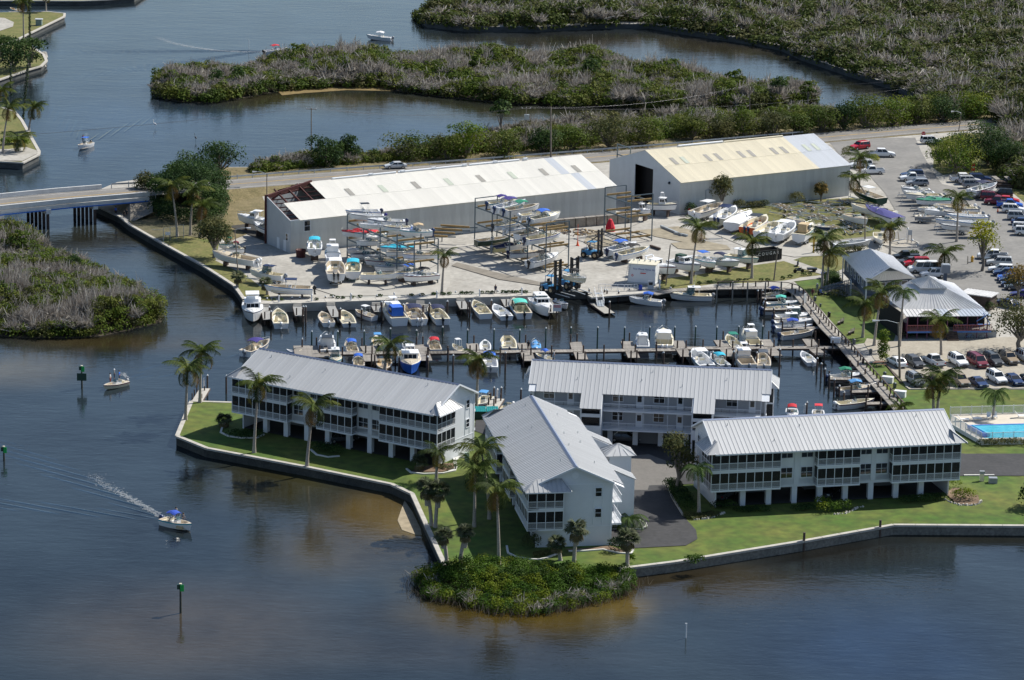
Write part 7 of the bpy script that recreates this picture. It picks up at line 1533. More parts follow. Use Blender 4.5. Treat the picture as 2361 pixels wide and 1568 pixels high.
for y in (-.06,W3-.06): d=MB(); d.box(0,L,y,y+.12,1.9,2.0,blk); addp(t,'top_rim',d)
o=link('lettering',text_mesh('C O U G A R',.85,text_white,.02),t,(L*.52,-.05,1.38)); o.rotation_euler=(PI/2,0,0)
# ------------------------------------------------------------ poles, lamps and wires
polew=mat('utility_pole_wood',(.2,.17,.14),.9,var=.25,scale=2); WP=[]
def pole(c,x,yb,yt,label,arms=(),lamp=None,col=polew,r=.14,z=0.,name='utility_pole',cat='utility pole',xt=None):
    p=G2(c,x,yb,z); tp_=up_at(p,c,xt if xt is not None else x,yt); rel=tp_-p; t=thing(name,label,cat,p); d=MB(); d.tube([(0,0,-.3),tuple(rel)],[r,r*.7],col,8); addp(t,'pole',d)
    for dz,w in arms: d=MB(); d.bar((rel.x-w,0,rel.z-dz),(rel.x+w,0,rel.z-dz),.1,.12,col); addp(t,'crossarm',d); d=MB(); [d.tube([(rel.x+s*w*.9,0,rel.z-dz),(rel.x+s*w*.9,0,rel.z-dz+.3)],.06,plastic_white,5) for s in (-1,0,1)]; addp(t,'insulator',d)
    if lamp:
        dx,dy=lamp; d=MB(); d.tube([(rel.x,0,rel.z-.1),(rel.x+dx*.6,dy*.6,rel.z+.35),(rel.x+dx,dy,rel.z+.3)],.05,galv,5); addp(t,'lamp_arm',d)
        d=MB(); d.tube([(rel.x+dx*.95,dy*.95,rel.z+.28),(rel.x+dx*1.3,dy*1.3,rel.z+.22)],[.1,.2],plastic_white,7); addp(t,'lamp_head',d)
    return t,tp_
_,w1=pole('o',2152,1140,745,'tall utility pole with crossarm at the water side of the road',[(.3,1.1)],z=-.2)
_,w2=pole('p',1277,1020,745,'rusty utility pole with grey transformer box behind the road',[(.2,1.0)],z=0.)
d=MB(); d.box(-.55,.55,-.3,.3,-2.6,-1.5,galv); addp(_,'transformer',d,(0,0,w2.z))
_,w3=pole('p',1448,1092,740,'bare wooden utility pole rising above the white warehouse ridge',r=.2)
_,w4=pole('q',462,775,590,'slim grey utility pole among the trees above the cream roof',z=0,r=.1)
_,w5=pole('q',2238,800,455,'tall utility pole with crossarm at the right forest edge',[(.6,1.4),(1.4,1.2)],r=.16)
pole('o',1845,1440,1200,'road lamp pole left of the torn warehouse end',lamp=(-2.2,.2),r=.12,name='street_lamp',cat='street lamp')
pole('q',1905,910,780,'double-headed street lamp at the road corner',r=.12,name='street_lamp',cat='street lamp',lamp=(-1.8,0.),xt=1925)
pole('a',360,925,515,'grey pole with horizontal lamp arm beside the canal bank boats',lamp=(2.2,.2),r=.11,xt=328,name='street_lamp',cat='street lamp')
pole('h',1045,1340,760,'tall street lamp with long curved arm between boardwalk and car park',lamp=(-3.2,0),r=.2,name='street_lamp',cat='street lamp',xt=1030)
pole('c',385,1515,1130,'bare wooden pole between fuel tank and shored cruisers',r=.13,xt=428); pole('c',1405,1465,1150,'bare wooden pole in front of the dumpster',r=.14,xt=1443)
pole('d',680,1000,675,'wooden pole standing by the white boat near the office roof',r=.15); pole('d',1215,250,175,'short dark gate post at the start of the car park row',r=.2); pole('d',1755,1195,1110,'short dark post beside the yellow hydrant',r=.1)
t,_=pole('d',1170,1060,955,'small globe lamp by the planted island',r=.05,col=plastic_white,name='globe_lamp',cat='lamp'); d=MB(); d.lathe([(.02,0),(.2,.1),(.24,.25),(.15,.42),(.02,.48)],plastic_white,8); addp(t,'globe',d,(0,0,_.z))
t,_=pole('d',1118,980,835,'small globe lamp on the traffic circle',r=.05,col=plastic_white,name='globe_lamp',cat='lamp'); d=MB(); d.lathe([(.02,0),(.2,.1),(.24,.25),(.15,.42),(.02,.48)],plastic_white,8); addp(t,'globe',d,(0,0,_.z))
wire_m=mat('overhead_wire',(.12,.12,.13),.4,metal=.5)
def wire(a,b_,sag,label,r=.011):
    P=[a.lerp(b_,k/24)-Vector((0,0,sag*4*(k/24)*(1-k/24))) for k in range(25)]; d=MB(); d.tube(P,r,wire_m,4,False); one('overhead_wire',d,label,'wire',group='power lines along the road')
L0=w1+(w1-w2).normalized()*150; L0.z=w1.z
for k,dx in enumerate((-1.0,0.,1.0)):
    o=Vector((0,dx,.1)); 
    for (a,b_),sp in zip(((L0,w1),(w1,w2),(w2,w4),(w4,w5)),('left of the tall crossarm pole','between crossarm pole and transformer pole','between transformer pole and slim pole','between slim pole and forest pole')): wire(a+o,b_+o,1.6+.15*k,['near','middle','far'][k]+' power wire '+sp)
wire(w3-Vector((0,0,.3)),w5-Vector((0,0,1.2)),3.,'low thick cable from the bare pole to the right forest pole',.016)
wire(w4-Vector((0,0,1.8)),w5-Vector((0,0,2.0)),1.2,'thicker cable crossing in front of the upper right water',.018)
# stop sign
p=G('t',1812,180,0); t=thing('stop_sign','red octagonal stop sign at the road junction','road sign',p); h=up_at(p,'t',1812,30).z; d=MB(); d.tube([(0,0,0),(0,0,h)],.05,galv,6); addp(t,'post',d)
d=MB(); rr=.5; P=[(rr*math.cos(R(22.5+45*k)),-.06,h-.45+rr*math.sin(R(22.5+45*k))) for k in range(8)]; d.poly(P+[(x,-.03,z) for x,y,z in P],[tuple(range(8)),tuple(range(8,16))[::-1]]+[(k,8+k,8+(k+1)%8,(k+1)%8) for k in range(8)],mat('stop_red',(.5,.01,.02),.5)); addp(t,'octagon_plate',d)
o=link('lettering',text_mesh('STOP',.36,text_white),t,(0,-.075,h-.45)); o.rotation_euler=(PI/2,0,0)
def signboard(c,x,yb,w,h,zb,col,label,text=None,tcol=None,size=.3,rz=0):
    p=G2(c,x,yb,.05); t=thing('notice_board',label,'sign',p,rz); d=MB(); d.box(-w/2,w/2,-.04,.04,zb,zb+h,col); addp(t,'board',d); d=MB(); 
    for s_ in (-1,1): d.box(s_*w*.4-.05,s_*w*.4+.05,.04,.14,0,zb+h,darkwood)
    addp(t,'post',d)
    for k,l in enumerate(text or []): o=link('lettering',text_mesh(l,size,tcol),t,(0,-.06,zb+h-size*(.75+1.15*k))); o.rotation_euler=(PI/2,0,0)
    return t
o=signboard('b',1248,1310,1.5,1.25,.4,plastic_white,'white notice board with red lettering at the end of a finger dock',None); 
for k in range(2): d=MB(); d.box(-.6,.6,-.07,-.05,1.35-k*.22,1.47-k*.22,C('brightred')); addp(o,'red_line',d)
signboard('d',1145,975,.8,1.0,1.6,C('silver'),'small grey sign on a post at the traffic circle'); signboard('r',1160,290,.9,.6,1.3,plastic_white,'white sign on the canal fence corner')
d=MB(); d.box(-.5,.5,-.06,.06,0,1.7,cor_s); one('white_board',d,'white upright panel at the boardwalk corner','panel',G('g',1462,265,.1),R(60))
# ------------------------------------------------------------ people
def person(c,x,y,label,shirt,pants,hair=(.03,.02,.015),pose='stand',yaw=0,z=0.,h=1.76,hat=None,world=None):
    p=world or G2(c,x,y,z); k=h/1.76; sit=pose=='sit'
    hipz=.92 if not sit else .5; s=.17 if pose=='walk' else .0
    V=[(0,0,hipz),(0,0,hipz+.22),(0,0,hipz+.46),(0,0,hipz+.58),(0,0,hipz+.7)]; rad=[.15,.135,.16,.065,.1]; E=[(0,1),(1,2),(2,3),(3,4)]
    def add(v,r,par): V.append(v); rad.append(r); E.append((par,len(V)-1)); return len(V)-1
    for sgn in (1,-1):
        a=add((0,sgn*.19,hipz+.48),.065,2); f=sgn*s; b_=add((f*.8+.02,sgn*.25,hipz+.2),.048,a); c2=add((f+.12,sgn*.24,hipz-.02 if not sit else hipz+.15),.035,b_); add((f+.16,sgn*.235,hipz-.1 if not sit else hipz+.14),.04,c2)
        l=add((0,sgn*.1,hipz-.06),.1,0)
        if sit: kn=add((.42,sgn*.12,hipz+.0),.07,l); an=add((.45,sgn*.12,.1),.045,kn)
        else: kn=add((-sgn*s*.5+.03,sgn*.11,hipz*.53),.07,l); an=add((-sgn*s-.02,sgn*.11,.09),.045,kn)
        add((V[an][0]+.15,sgn*.12,.04),.04,an)
    me=bpy.data.meshes.new('body_src'); me.from_pydata([(a*k,b_*k,c2*k) for a,b_,c2 in V],E,[]); o=bpy.data.objects.new('person_src',me); COL.objects.link(o)
    m=o.modifiers.new('s','SKIN'); 
    for i,sv in enumerate(me.skin_vertices[0].data): sv.radius=(rad[i]*k,rad[i]*k*(1.15 if i<3 else 1)); sv.use_root=(i==0)
    m2=o.modifiers.new('ss','SUBSURF'); m2.levels=1; m2.render_levels=1
    dg=bpy.context.evaluated_depsgraph_get(); nm=bpy.data.meshes.new_from_object(o.evaluated_get(dg)); bpy.data.objects.remove(o); nm.materials.clear()
    for mm in (skin,cloth_c(shirt),cloth_c(pants),C('black')): nm.materials.append(mm)
    for f in nm.polygons:
        cz=f.center.z/k; cy=abs(f.center.y/k); f.use_smooth=True
        f.material_index=3 if cz<.1 else 2 if (cz<hipz+.02 and cy<.2 and (cz>.35 or sit)) else 1 if (cz<hipz+.55 and (cz>hipz+.22 or cy<.2) and cz>hipz-.0) else 0
    t=thing('person',label,'person',p,yaw); link('body',nm,t)
    d=MB(); hz=(hipz+.7)*k; d.lathe([(.115*k,hz-.02),(.122*k,hz+.04),(.09*k,hz+.11),(.01,hz+.135)],C(hat) if hat else mat('dark_hair',hair,.7),8); 
    if hat: d.lathe([(.18*k,hz-.01),(.12*k,hz+.01)],C(hat),8)
    link('cap' if hat else 'hair',d.mesh('hair'),t)
    f=MB(); 
    for s_ in (1,-1): f.box(.09*k,.105*k,s_*.04-.012,s_*.04+.012,hz-.0,hz+.02,C('black'))
    f.box(.1*k,.13*k,-.014,.014,hz-.045,hz-.0,skin,.003); f.box(.095*k,.106*k,-.03,.03,hz-.075,hz-.062,mat('lips',(.3,.08,.07),.6)); link('face',f.mesh('face'),t); return t
CLO={}
def cloth_c(c):
    if c not in CLO: CLO[c]=mat('cloth_'+str(len(CLO)),c,.85,var=.05,scale=5)
    return CLO[c]
person('b',665,1125,'man in dark navy shirt and shorts standing on the dock walk',(.015,.02,.05),(.05,.06,.09),pose='walk',yaw=R(80))
person('h',130,500,'walking person in dark red top near the boardwalk corner',(.12,.03,.04),(.1,.08,.06),pose='walk',yaw=R(-60)); person('h',178,445,'walking person in grey top and pale cap near the ramp foot',(.25,.27,.3),(.3,.28,.25),pose='walk',yaw=R(-60),hat='white')
t=person('h',212,470,'seated person in blue top in a wheelchair by the ramp foot',(.2,.3,.6),(.03,.03,.05),pose='sit',yaw=R(-60))
p=G('h',212,470); t=thing('wheelchair','dark wheelchair by the foot of the office ramp','wheelchair',p,R(-60)); d=MB(); d.box(-.25,.25,-.25,.25,.4,.46,C('black')); d.box(-.3,-.22,-.25,.25,.46,.95,C('black')); addp(t,'seat',d)
for s_ in (1,-1): d=MB(); d.tube([(-.1,s_*.3,.3),(-.1,s_*.33,.3)],.3,tyre,12); addp(t,'wheel',d)
person('r',800,105,'person in blue shirt standing on the slope under the bridge',(.03,.12,.5),(.02,.02,.03),yaw=R(-90),z=-.2); person('r',857,125,'small figure in black at the abutment fishing spot',(.02,.02,.02),(.02,.02,.03),yaw=R(-90),z=-.2,h=1.5); person('r',875,122,'figure beside the small one on the abutment',(.03,.04,.04),(.03,.03,.03),yaw=R(-90),z=-.2)
person('f',975,478,'person in dark clothes standing on the pier by the covered boat',(.02,.02,.025),(.03,.03,.04),yaw=R(90),z=-.35); person('f',1218,570,'person in white standing at the pier end above the rear roof',(.6,.62,.65),(.4,.4,.4),yaw=0,z=-.35)
person('e',487,450,'helmsman in white under the purple bimini',(.5,.52,.55),(.03,.03,.05),yaw=R(30),z=WZ+.4)
for c,x,y,l,s_,ps in (('r',762,1268,'person in red shorts on the bow of the cream open boat',(.5,.5,.5),'stand'),('r',790,1240,'person in white cap at the console of the cream open boat',(.45,.45,.42),'stand'),('r',825,1250,'person in bright blue shirt at the stern of the cream open boat',(.03,.18,.7),'stand'),('l',1185,480,'person in white sitting on the deck boat port side',(.6,.62,.65),'sit'),('l',1250,490,'person with bare legs sitting at the deck boat bow',(.1,.1,.12),'sit'),('l',1200,450,'person in grey at the deck boat helm',(.3,.3,.3),'sit'),('o',575,985,'person at the helm of the blue-topped canal boat',(.25,.03,.03),'stand')):
    person(c,x,y,l,s_,(.3,.05,.05) if 'red shorts' in l else (.05,.06,.1),pose=ps,yaw=R(rnd.uniform(0,360)),z=WZ+.45,hat='white' if 'cap' in l else None)
# ------------------------------------------------------------ pool
pd=mat('pool_deck',(.55,.5,.42),.85,var=.06,scale=.8); P_=[Dg(2195,965),Dg(2700,952),Dg(2700,1018),Dg(2262,1026),Dg(2190,985)]
b=MB(); b.prism([(p.x,p.y) for p in P_],0,.62,pd,side=plastic_white); struct('pool_deck',b)
pw=mat('pool_water',(.03,.35,.5),.08,col2=(.08,.5,.62),var=.2,scale=1.2,bump=.4,bscale=3); P2=[Dg(2230,981,.63),Dg(2700,969,.63),Dg(2700,1002,.63),Dg(2270,1010,.63)]
b=MB(); b.prism([(p.x,p.y) for p in P2],.63,.632,pw); o=struct('pool_water',b)
b=MB(); q=[(P2[i].x,P2[i].y) for i in range(4)]; ribbon(b,[Vector((*q[0],0)),Vector((*q[1],0))],.4,.66,C('blue')); o=struct('pool_tiles',b)
a=Dg(2238,984,.9); b_=Dg(2275,1004,.9)
for k,(m,off,lb) in enumerate(((C('blue'),.3,'long royal blue roller at the left end of the pool'),(mat('light_blue_cover',(.08,.4,.6),.6),-.35,'light blue rolled pool cover beside the royal blue roller'))):
    n=Vector(((b_-a).y,-(b_-a).x,0)).normalized()*off; d=MB(); d.tube([a+n,b_+n],.3,m,10); one('pool_cover_roller',d,lb,'pool cover')
def fence(pl,label,h=1.25,step=1.8,base=.0,mt=trim):
    t=thing('white_fence',label,'fence',(0,0,0),0,'white pool fences'); 
    for i in range(len(pl)-1):
        a,b_=pl[i],pl[i+1]; L=(b_-a).length; n=max(1,round(L/step)); rz=math.atan2((b_-a).y,(b_-a).x); key=('fp',round(L/n,2),h)
        if key not in MATS: MATS[key]=pick(0,L/n,.14,h).mesh('fence_panel'); d=MB(); d.box(-.05,.05,-.05,.05,0,h+.08,mt); MATS[('fpp',h)]=d.mesh('fence_post')
        for k in range(n): p=a.lerp(b_,k/n); link('fence_panel',MATS[key],t,(p.x,p.y,base),rz); link('fence_post',MATS[('fpp',h)],t,(p.x,p.y,base))
fence([Dg(2190,966),Dg(2360,961),Dg(2600,953)],'white picket fence along the far side of the pool',1.3,1.8,.6); fence([Dg(2262,1024),Dg(2361,1021),Dg(2600,1014)],'white picket fence along the near side of the pool',1.15,1.8,.6); fence([Dg(2190,985),Dg(2262,1026)],'slanting white fence at the left end of the pool',1.5,1.6,.5)
lm=plastic_white
def lounger(x,y,rz,label,ch=False):
    p=Dg(x,y,.62); t=thing('pool_chair' if ch else 'sun_lounger',label,'chair' if ch else 'sun lounger',p,rz,'white pool chairs'); d=MB(); d.box(-.3,1.0 if not ch else .3,-.32,.32,.34,.4,lm); addp(t,'seat',d); d=MB(); d.bar((-.3,0,.38),(-.85 if not ch else -.5,0,1.0),.62,.06,lm); addp(t,'backrest',d)
    for sx in (-.25,.9 if not ch else .25):
        for s_ in (-.28,.28): d=MB(); d.box(sx-.03,sx+.03,s_-.03,s_+.03,0,.34,lm); addp(t,'leg',d)
lounger(2219,971,0,'white sun lounger nearest the left corner of the pool deck'); lounger(2248,969,0,'white sun lounger second from the left on the pool deck'); lounger(2280,966,R(-90),'left white pool chair of the upright pair',True); lounger(2294,965,R(-90),'right white pool chair of the upright pair',True); lounger(2352,963,0,'white sun lounger at the right edge of the pool deck')
# ------------------------------------------------------------ hedges, curbs, rocks, planting
def hedge(c,seq,label,w=.9,h=.9,pal='front',size=.13,n=150,step=.9,name='hedge',kind=None):
    cl=Cloud(); pl=[G2(c,seq[i],seq[i+1]) for i in range(0,len(seq),2)]
    if len(pl)==1: P=[(pl[0].x,pl[0].y,0)]
    else: P=along(pl,step)
    x0,y0=P[0][0],P[0][1]
    for x,y,a in P: cl.leaves((x-x0,y-y0,h*.5),(w*rnd.uniform(.85,1.2),w*rnd.uniform(.85,1.2),h*.55),int(n*w),size,GREENS[pal])
    return one(name,cl.mesh(name,foliage),label,'hedge' if name=='hedge' else 'shrub',(x0,y0,0))
hedge('k',[1000,760,1080,752,1180,738],'clipped rounded green hedge in front of the right building middle',1.1,1.5); hedge('k',[975,725,1040,715],'yellow-green bush in front of the clipped hedge',1.0,1.5,'bright',name='shrub'); hedge('k',[1955,675],'round clipped bush at the right end of the right building',1.7,1.6,'front',n=420,name='shrub'); hedge('k',[1900,590],'flowering bush beside the right building corner column',1.0,1.2,'bright',name='shrub')
hedge('k',[110,800,200,790,280,775],'low ground cover bed at the left end of the right building',1.1,.5,'olive'); hedge('k',[440,755,620,745],'low dark hedge under the second bay of the right building',1.0,.6,'dark'); hedge('k',[290,735,400,728],'dark shrubs under the first bay of the right building',1.0,1.1,'dark'); hedge('k',[830,745,930,735],'dark shrubs under the middle bays of the right building',1.0,.7,'dark'); hedge('k',[1560,690,1700,680,1800,670],'dark hedge under the last bays of the right building',1.2,.9,'dark')
hedge('k',[2080,308,2350,300],'brown-green hedge below the pool fence',1.0,1.0,'olive'); hedge('k',[2390,310,2700,300],'hedge continuing right below the pool fence',1.0,1.0,'olive')
hedge('j',[640,1370],'leafy shrub at the left foot of the centre gable',1.2,2.2,'olive',n=380,name='shrub'); hedge('j',[690,1420,800,1400],'low planting inside the white curb of the centre building',.9,.6,'olive'); hedge('j',[1290,1385,1340,1380],'dark rounded shrubs at the right foot of the centre gable',1.1,1.9,'dark',n=260); hedge('j',[1425,1470],'small bright shrub beside the right cabbage palm',.6,1.2,'front',n=300,name='shrub')
hedge('j',[1870,1110,1960,1120],'ground cover along the drive under the queen palm',1.0,.6,'olive'); hedge('j',[1740,880,1800,960,1860,1060],'dark shrubs beneath the tall thin tree at the drive',1.4,1.4,'dark',n=200)
hedge('i',[470,680,560,690,650,680],'dark planting under the left bays of the left building',1.3,1.1,'dark'); hedge('i',[1110,780,1200,800,1300,820],'dark planting under the middle bays of the left building',1.3,1.3,'dark'); hedge('i',[2080,930,2150,935],'flower bed shrubs at the right corner of the left building',.9,.6,'olive')
hedge('n',[60,620,130,610],'green mangrove sprout growing at the foot of the seawall',.9,1.3,'front',n=260,name='shrub')
hedge('c',[1060,796,1120,790],'green bush against the wall of the cream warehouse, left',1.1,1.9,'olive',n=230); hedge('c',[1180,786,1350,770],'row of weeds against the warehouse wall',1.0,1.4,'olive',n=180); hedge('c',[1620,745],'round bush in the trailer pack by the wall',1.7,2.4,'olive',n=420,name='shrub'); hedge('c',[620,848],'leafy bush with hydrant at the warehouse corner',1.5,2.4,'dark',n=380,name='shrub'); hedge('c',[2080,1230,2250,1190],'straggly shrubs behind the marina office roof',1.2,1.6,'olive')
hedge('d',[1110,1130,1220,1120],'clipped shrub on the island beside the black pickup',1.1,1.4,'dark',n=240); hedge('t',[900,620],'bright yellow-green bush by the white crew-cab pickup',1.3,2.0,'yellow',n=420,name='shrub'); hedge('t',[380,500],'spiky palm bush left of the red SUV',1.2,2.2,'olive',n=300,name='shrub'); hedge('t',[500,600,560,590],'red and green croton bushes by the warehouse corner',.9,1.0,'bright')
hedge('h',[320,300,360,420],'dark planting under the marina office side',1.7,1.6,'dark',n=240); hedge('h',[400,500],'green bush beside the office ramp',1.4,1.5,'olive',n=300,name='shrub'); hedge('h',[560,560,640,590],'shrubs between office and restaurant',1.2,1.3,'dark'); hedge('h',[1080,900,1180,910],'low shrubs under the restaurant veranda',1.0,1.0,'dark'); hedge('h',[1680,890],'small bush left of the bicycles',.8,1.2,'dark',n=300,name='shrub'); hedge('h',[1980,640],'bush at the back right corner of the restaurant',1.0,1.8,'dark',n=300,name='shrub')
for k,(x,y) in enumerate([(1250,1150),(1300,1165),(1350,1165),(1440,1160),(1510,1155),(1700,1145),(2000,1140),(2100,1135),(2210,1130),(2290,1130),(1100,1180),(770,1185),(700,1185)]): hedge('a',[x,y+8],'small dark clipped shrub along the dock edge planting strip',.45,.55,'dark',n=160,name='shrub')['group']='dock edge shrubs'
for k,(x,y) in enumerate([(80,1130),(175,1130),(230,1128),(350,1120),(390,1122),(435,1122),(540,1118),(590,1116),(635,1116),(740,1112),(780,1112),(825,1112),(860,1112),(910,1108),(950,1112)]): hedge('b',[x,y+8],'small dark clipped shrub along the dock edge planting strip',.5,.6,'dark',n=160,name='shrub')['group']='dock edge shrubs'
for k,(x,y) in enumerate([(800,1490),(1075,1470),(1140,1470),(1285,1470),(1345,1470),(1490,1450),(1560,1435),(1690,1418),(1745,1418),(700,1500),(450,1530)]): hedge('c',[x,y+6],'little round shrub on the edge of the boardwalk lawn',.5,.55,'dark',n=160,name='shrub')['group']='boardwalk lawn shrubs'
planter=mat('planting_strip_wall',(.36,.36,.33),.9,var=.1,scale=1)
d=MB(); ribbon(d,[G('a',1290,1165),G('a',2361,1135)],1.1,.1,planter,h=.2); one('planting_strip','x' and d,'raised grey planting strip behind the dock walk','planter'); d=MB(); ribbon(d,[G('b',0,1135),G('b',1000,1105)],1.1,.11,planter,h=.2); one('planting_strip',d,'raised grey planting strip with lone palm and shrubs','planter')
def curb(c,seq,label,m=plastic_white):
    pl=[G2(c,seq[i],seq[i+1]) for i in range(0,len(seq),2)]; d=MB(); ribbon(d,pl,.28,.17,m,h=.2); one('garden_curb',d,label,'curb',(0,0,0))
whc=mat('white_curb',(.6,.6,.57),.85,var=.06,scale=1)
curb('j',[445,1345,455,1400,520,1430,600,1445,690,1452,760,1438,840,1405],'curving white curb at the left foot of the centre gable',whc); curb('j',[930,1385,1050,1383,1200,1372,1330,1400,1420,1405,1437,1370],'white curb in front of the centre gable wall',whc); curb('j',[1265,1212,1400,1214,1500,1214,1540,1190,1530,1165,1490,1140],'round white curb by the drooping palm bush',whc)
curb('i',[370,612,358,650,420,680,520,693,640,692,700,665],'faint white curb under the left bays of the left building',whc); curb('i',[1065,785,1110,825,1200,843,1290,835],'faint white curb under the middle of the left building',whc); curb('i',[1815,935,1850,965,1950,975,2100,970,2195,950,2205,920,2185,880,2220,850,2280,842],'winding white curb at the right end of the left building',whc); curb('j',[-10,760,40,745,50,700,30,660,80,645,150,640],'curved white curb left of the bushy palm',whc)
curb('j',[1705,870,1740,960,1830,1110],'dark edging along the drive by the tall thin tree',concrete); curb('k',[1955,513,2160,512],'thin pale curb along the far drive at the right',whc)
zone('mulch_bed',soil,5,['i',1850,960,2100,960,2190,930,2180,890,2050,900,1900,930]); zone('mulch_bed',soil,5,['j',900,1370,1050,1365,1250,1345,1430,1400,1330,1395,1200,1368,1050,1379,935,1382]); zone('mulch_bed',soil,5,['k',1830,640,1880,600,1930,600,2050,650,2065,700,1980,715,1900,700])
rk=mat('white_rocks',(.5,.47,.42),.9,var=.3,scale=4); d=MB()
for c,q in (('k',[1830,675,1870,695,1930,712,2010,715,2060,700,2068,680]),('k',[1080,775,1150,770,1200,750,1240,728,1280,722]),('k',[130,812,210,805,280,785,335,765])):
    for x,y,a in along([G2(c,q[i],q[i+1]) for i in range(0,len(q),2)],.4): s_=rnd.uniform(.1,.2); d.box(-s_,s_,-s_,s_,0,s_*1.3,rk,s_*.4,rnd.uniform(0,3),(x+rnd.uniform(-.1,.1),y+rnd.uniform(-.1,.1)))
o=link('border_rocks',d.mesh('border_rocks')); tag(o,'small pale rocks edging the planting beds of the right building','rocks',kind='stuff')
d=MB()
for k in range(220):
    u=rnd.random(); p=Dg(2060-u*620,1210+u*100,WZ+.02) if u<.99 else Dg(1440,1312,WZ); s_=rnd.uniform(.1,.3); d.box(-s_,s_,-s_*.7,s_*.7,-.1,s_*.7,mat('oyster_rocks',(.12,.1,.08),.95,var=.4,scale=4),s_*.3,rnd.uniform(0,3),(p.x+rnd.uniform(-.3,.3),p.y-.25-abs(rnd.gauss(0,.3))))
d.v=[(x,y,z+WZ) for x,y,z in d.v]; o=link('shoreline_rocks',d.mesh('shoreline_rocks')); tag(o,'brown oyster rocks along the foot of the right seawall','rocks',kind='stuff')
d=MB()
for k in range(160): 
    p=Dg(95+rnd.uniform(-35,12),130+rnd.uniform(-6,24),WZ+.3); s_=rnd.uniform(.2,.6); d.box(-s_,s_,-s_*.8,s_*.8,-.1,s_*.9,rk,s_*.35,rnd.uniform(0,3),(p.x,p.y))
d.v=[(x,y,z+WZ+.3) for x,y,z in d.v]; o=link('shoreline_rocks',d.mesh('shoreline_rocks')); tag(o,'pale boulders round the tree-covered point at the left','rocks',kind='stuff')
for (x,y,w,h,pal,lb) in ((30,165,11,8,'dark','broad dark tree over the rocky point at the left edge'),(68,155,9,8,'dark','round dark tree nearest the rocks of the left point'),(5,140,8,7,'dark','dark tree cut by the left edge on the rocky point')): tree('D',x,y,w,h,pal,lb,'shore_tree',nl=1500,size=.3,lobes=12,var=30,trunkh=.15)
hedge('o',[40,1000,120,990,180,1010],'green garden bushes on the canal point',1.2,1.6,'bright',n=160,size=.2)
# low walls and timber
curb('s',[165,385,240,470,330,585,425,690],'dark timber edging between boardwalk grass and car park',darkwood); curb('s',[490,740,540,788,1300,778,2361,778],'low kerb along the lower parking row',concrete)
d=MB(); 
for k in range(14): a=G('s',470+k*140,330+0*k,.0); d.box(-.7,.7,-.09,.09,0,.14,mat('yellow_wheel_stop',(.5,.4,.05),.7),0,0,(a.x,a.y))
o=link('wheel_stops',d.mesh('wheel_stops')); tag(o,'row of yellow wheel stops behind the upper parking row','wheel stops',kind='stuff')
t=thing('timber_pile','dark stacked pilings and timber beside the banyan','timber pile',G('u',1500,1040,0)); 
for k in range(14): d=MB(); y=-(k%5)*.45; z=.25+(k//5)*.42; d.tube([(-4.2+rnd.uniform(-.6,.3),y,z),(4+rnd.uniform(-.4,.6),y+.1,z)],.2,darkwood,7); addp(t,'log',d)
for k in (0,1): d=MB(); d.bar((-2.0+k*2.6,-1.6,1.7),(-2.6+k*2.6,.9,1.9),1.0,.15,wood); addp(t,'board_bundle',d)
# traffic circle
p=G('d',1035,980); t=thing('traffic_circle','round curbed island with decorative anchor sculpture','traffic island',p); d=MB(); d.lathe([(3.9,0),(3.9,.2),(3.5,.24),(3.5,.14)],concrete,28); addp(t,'kerb_ring',d); d=MB(); d.lathe([(3.5,.15),(.01,.17)],mat('gravel_bed',(.35,.32,.27),.95,var=.3,scale=4),28); addp(t,'gravel',d)
d=MB(); d.bar((-1.3,0,.4),(1.1,.3,.9),.16,.16,C('silver')); d.bar((-.1,-.9,.3),(.1,.9,.6),.14,.14,C('silver')); d.tube([(-1.5,-.8,.3),(-1.7,0,.4),(-1.4,.8,.7)],.1,C('silver'),6); d.bar((0,.1,.6),(-.3,.2,2.3),.12,.12,C('tan')); addp(t,'anchor',d)
# benches, bins, posts on the lawn
def bench(c,x,y,rz,label):
    t=thing('park_bench',label,'bench',G2(c,x,y),rz,'grey benches on the restaurant lawn'); 
    for k in range(3): d=MB(); d.box(-.85,.85,-.05+.2*k-.2,.1+.2*k-.2,.42,.46,wood); addp(t,'seat_slat',d)
    for k in range(3): d=MB(); d.box(-.85,.85,.32,.36,.55+.18*k,.68+.18*k,wood); addp(t,'back_slat',d)
    for s_ in (-.65,.65): d=MB(); d.box(s_-.05,s_+.05,-.2,.36,0,.42,darkwood); d.box(s_-.05,s_+.05,.3,.36,.4,1.1,darkwood); addp(t,'leg',d)
bench('h',420,775,R(-120),'upper grey bench facing the boardwalk'); bench('h',530,880,R(-120),'lower grey bench facing the boardwalk')
for c,x,y,lb,h in (('h',155,535,'dark round litter bin at the ramp foot',.95),('h',303,700,'black litter bin beside the upper bench',1.0),('h',738,1090,'dark litter bin by the column bush',1.0),('h',213,595,'slim dark post bin on the lawn edge',1.0),('h',885,1330,'low dark statue-like post on the car park verge',1.0),('h',990,1445,'dark post on the grass beside the white dock box',1.0),('h',565,985,'small grey post beside the boardwalk at the path end',1.0)):
    d=MB(); d.lathe([(.3,0),(.33,h*.8),(.36,h*.82),(.2,h),(.02,h+.03)],C('iron') if 'black' not in lb else C('black'),10); one('litter_bin',d,lb,'bin',G2(c,x,y),scale=.9 if 'slim' not in lb else .6)
for c,x,y,lb,s_ in (('h',915,1385,'white dock box on the boardwalk, upper one',1.),('h',1045,1535,'white dock box on the boardwalk, lower one',1.),('g',1755,640,'white cleaning table over the water beside the boardwalk',.9)):
    d=MB(); d.box(-.9,.9,-.5,.5,0,.9,plastic_white,.03); d.box(-.95,.95,-.55,.55,.9,1.0,plastic_white,.05); one('dock_box',d,lb,'dock box',G2(c,x,y),R(-20),scale=s_)
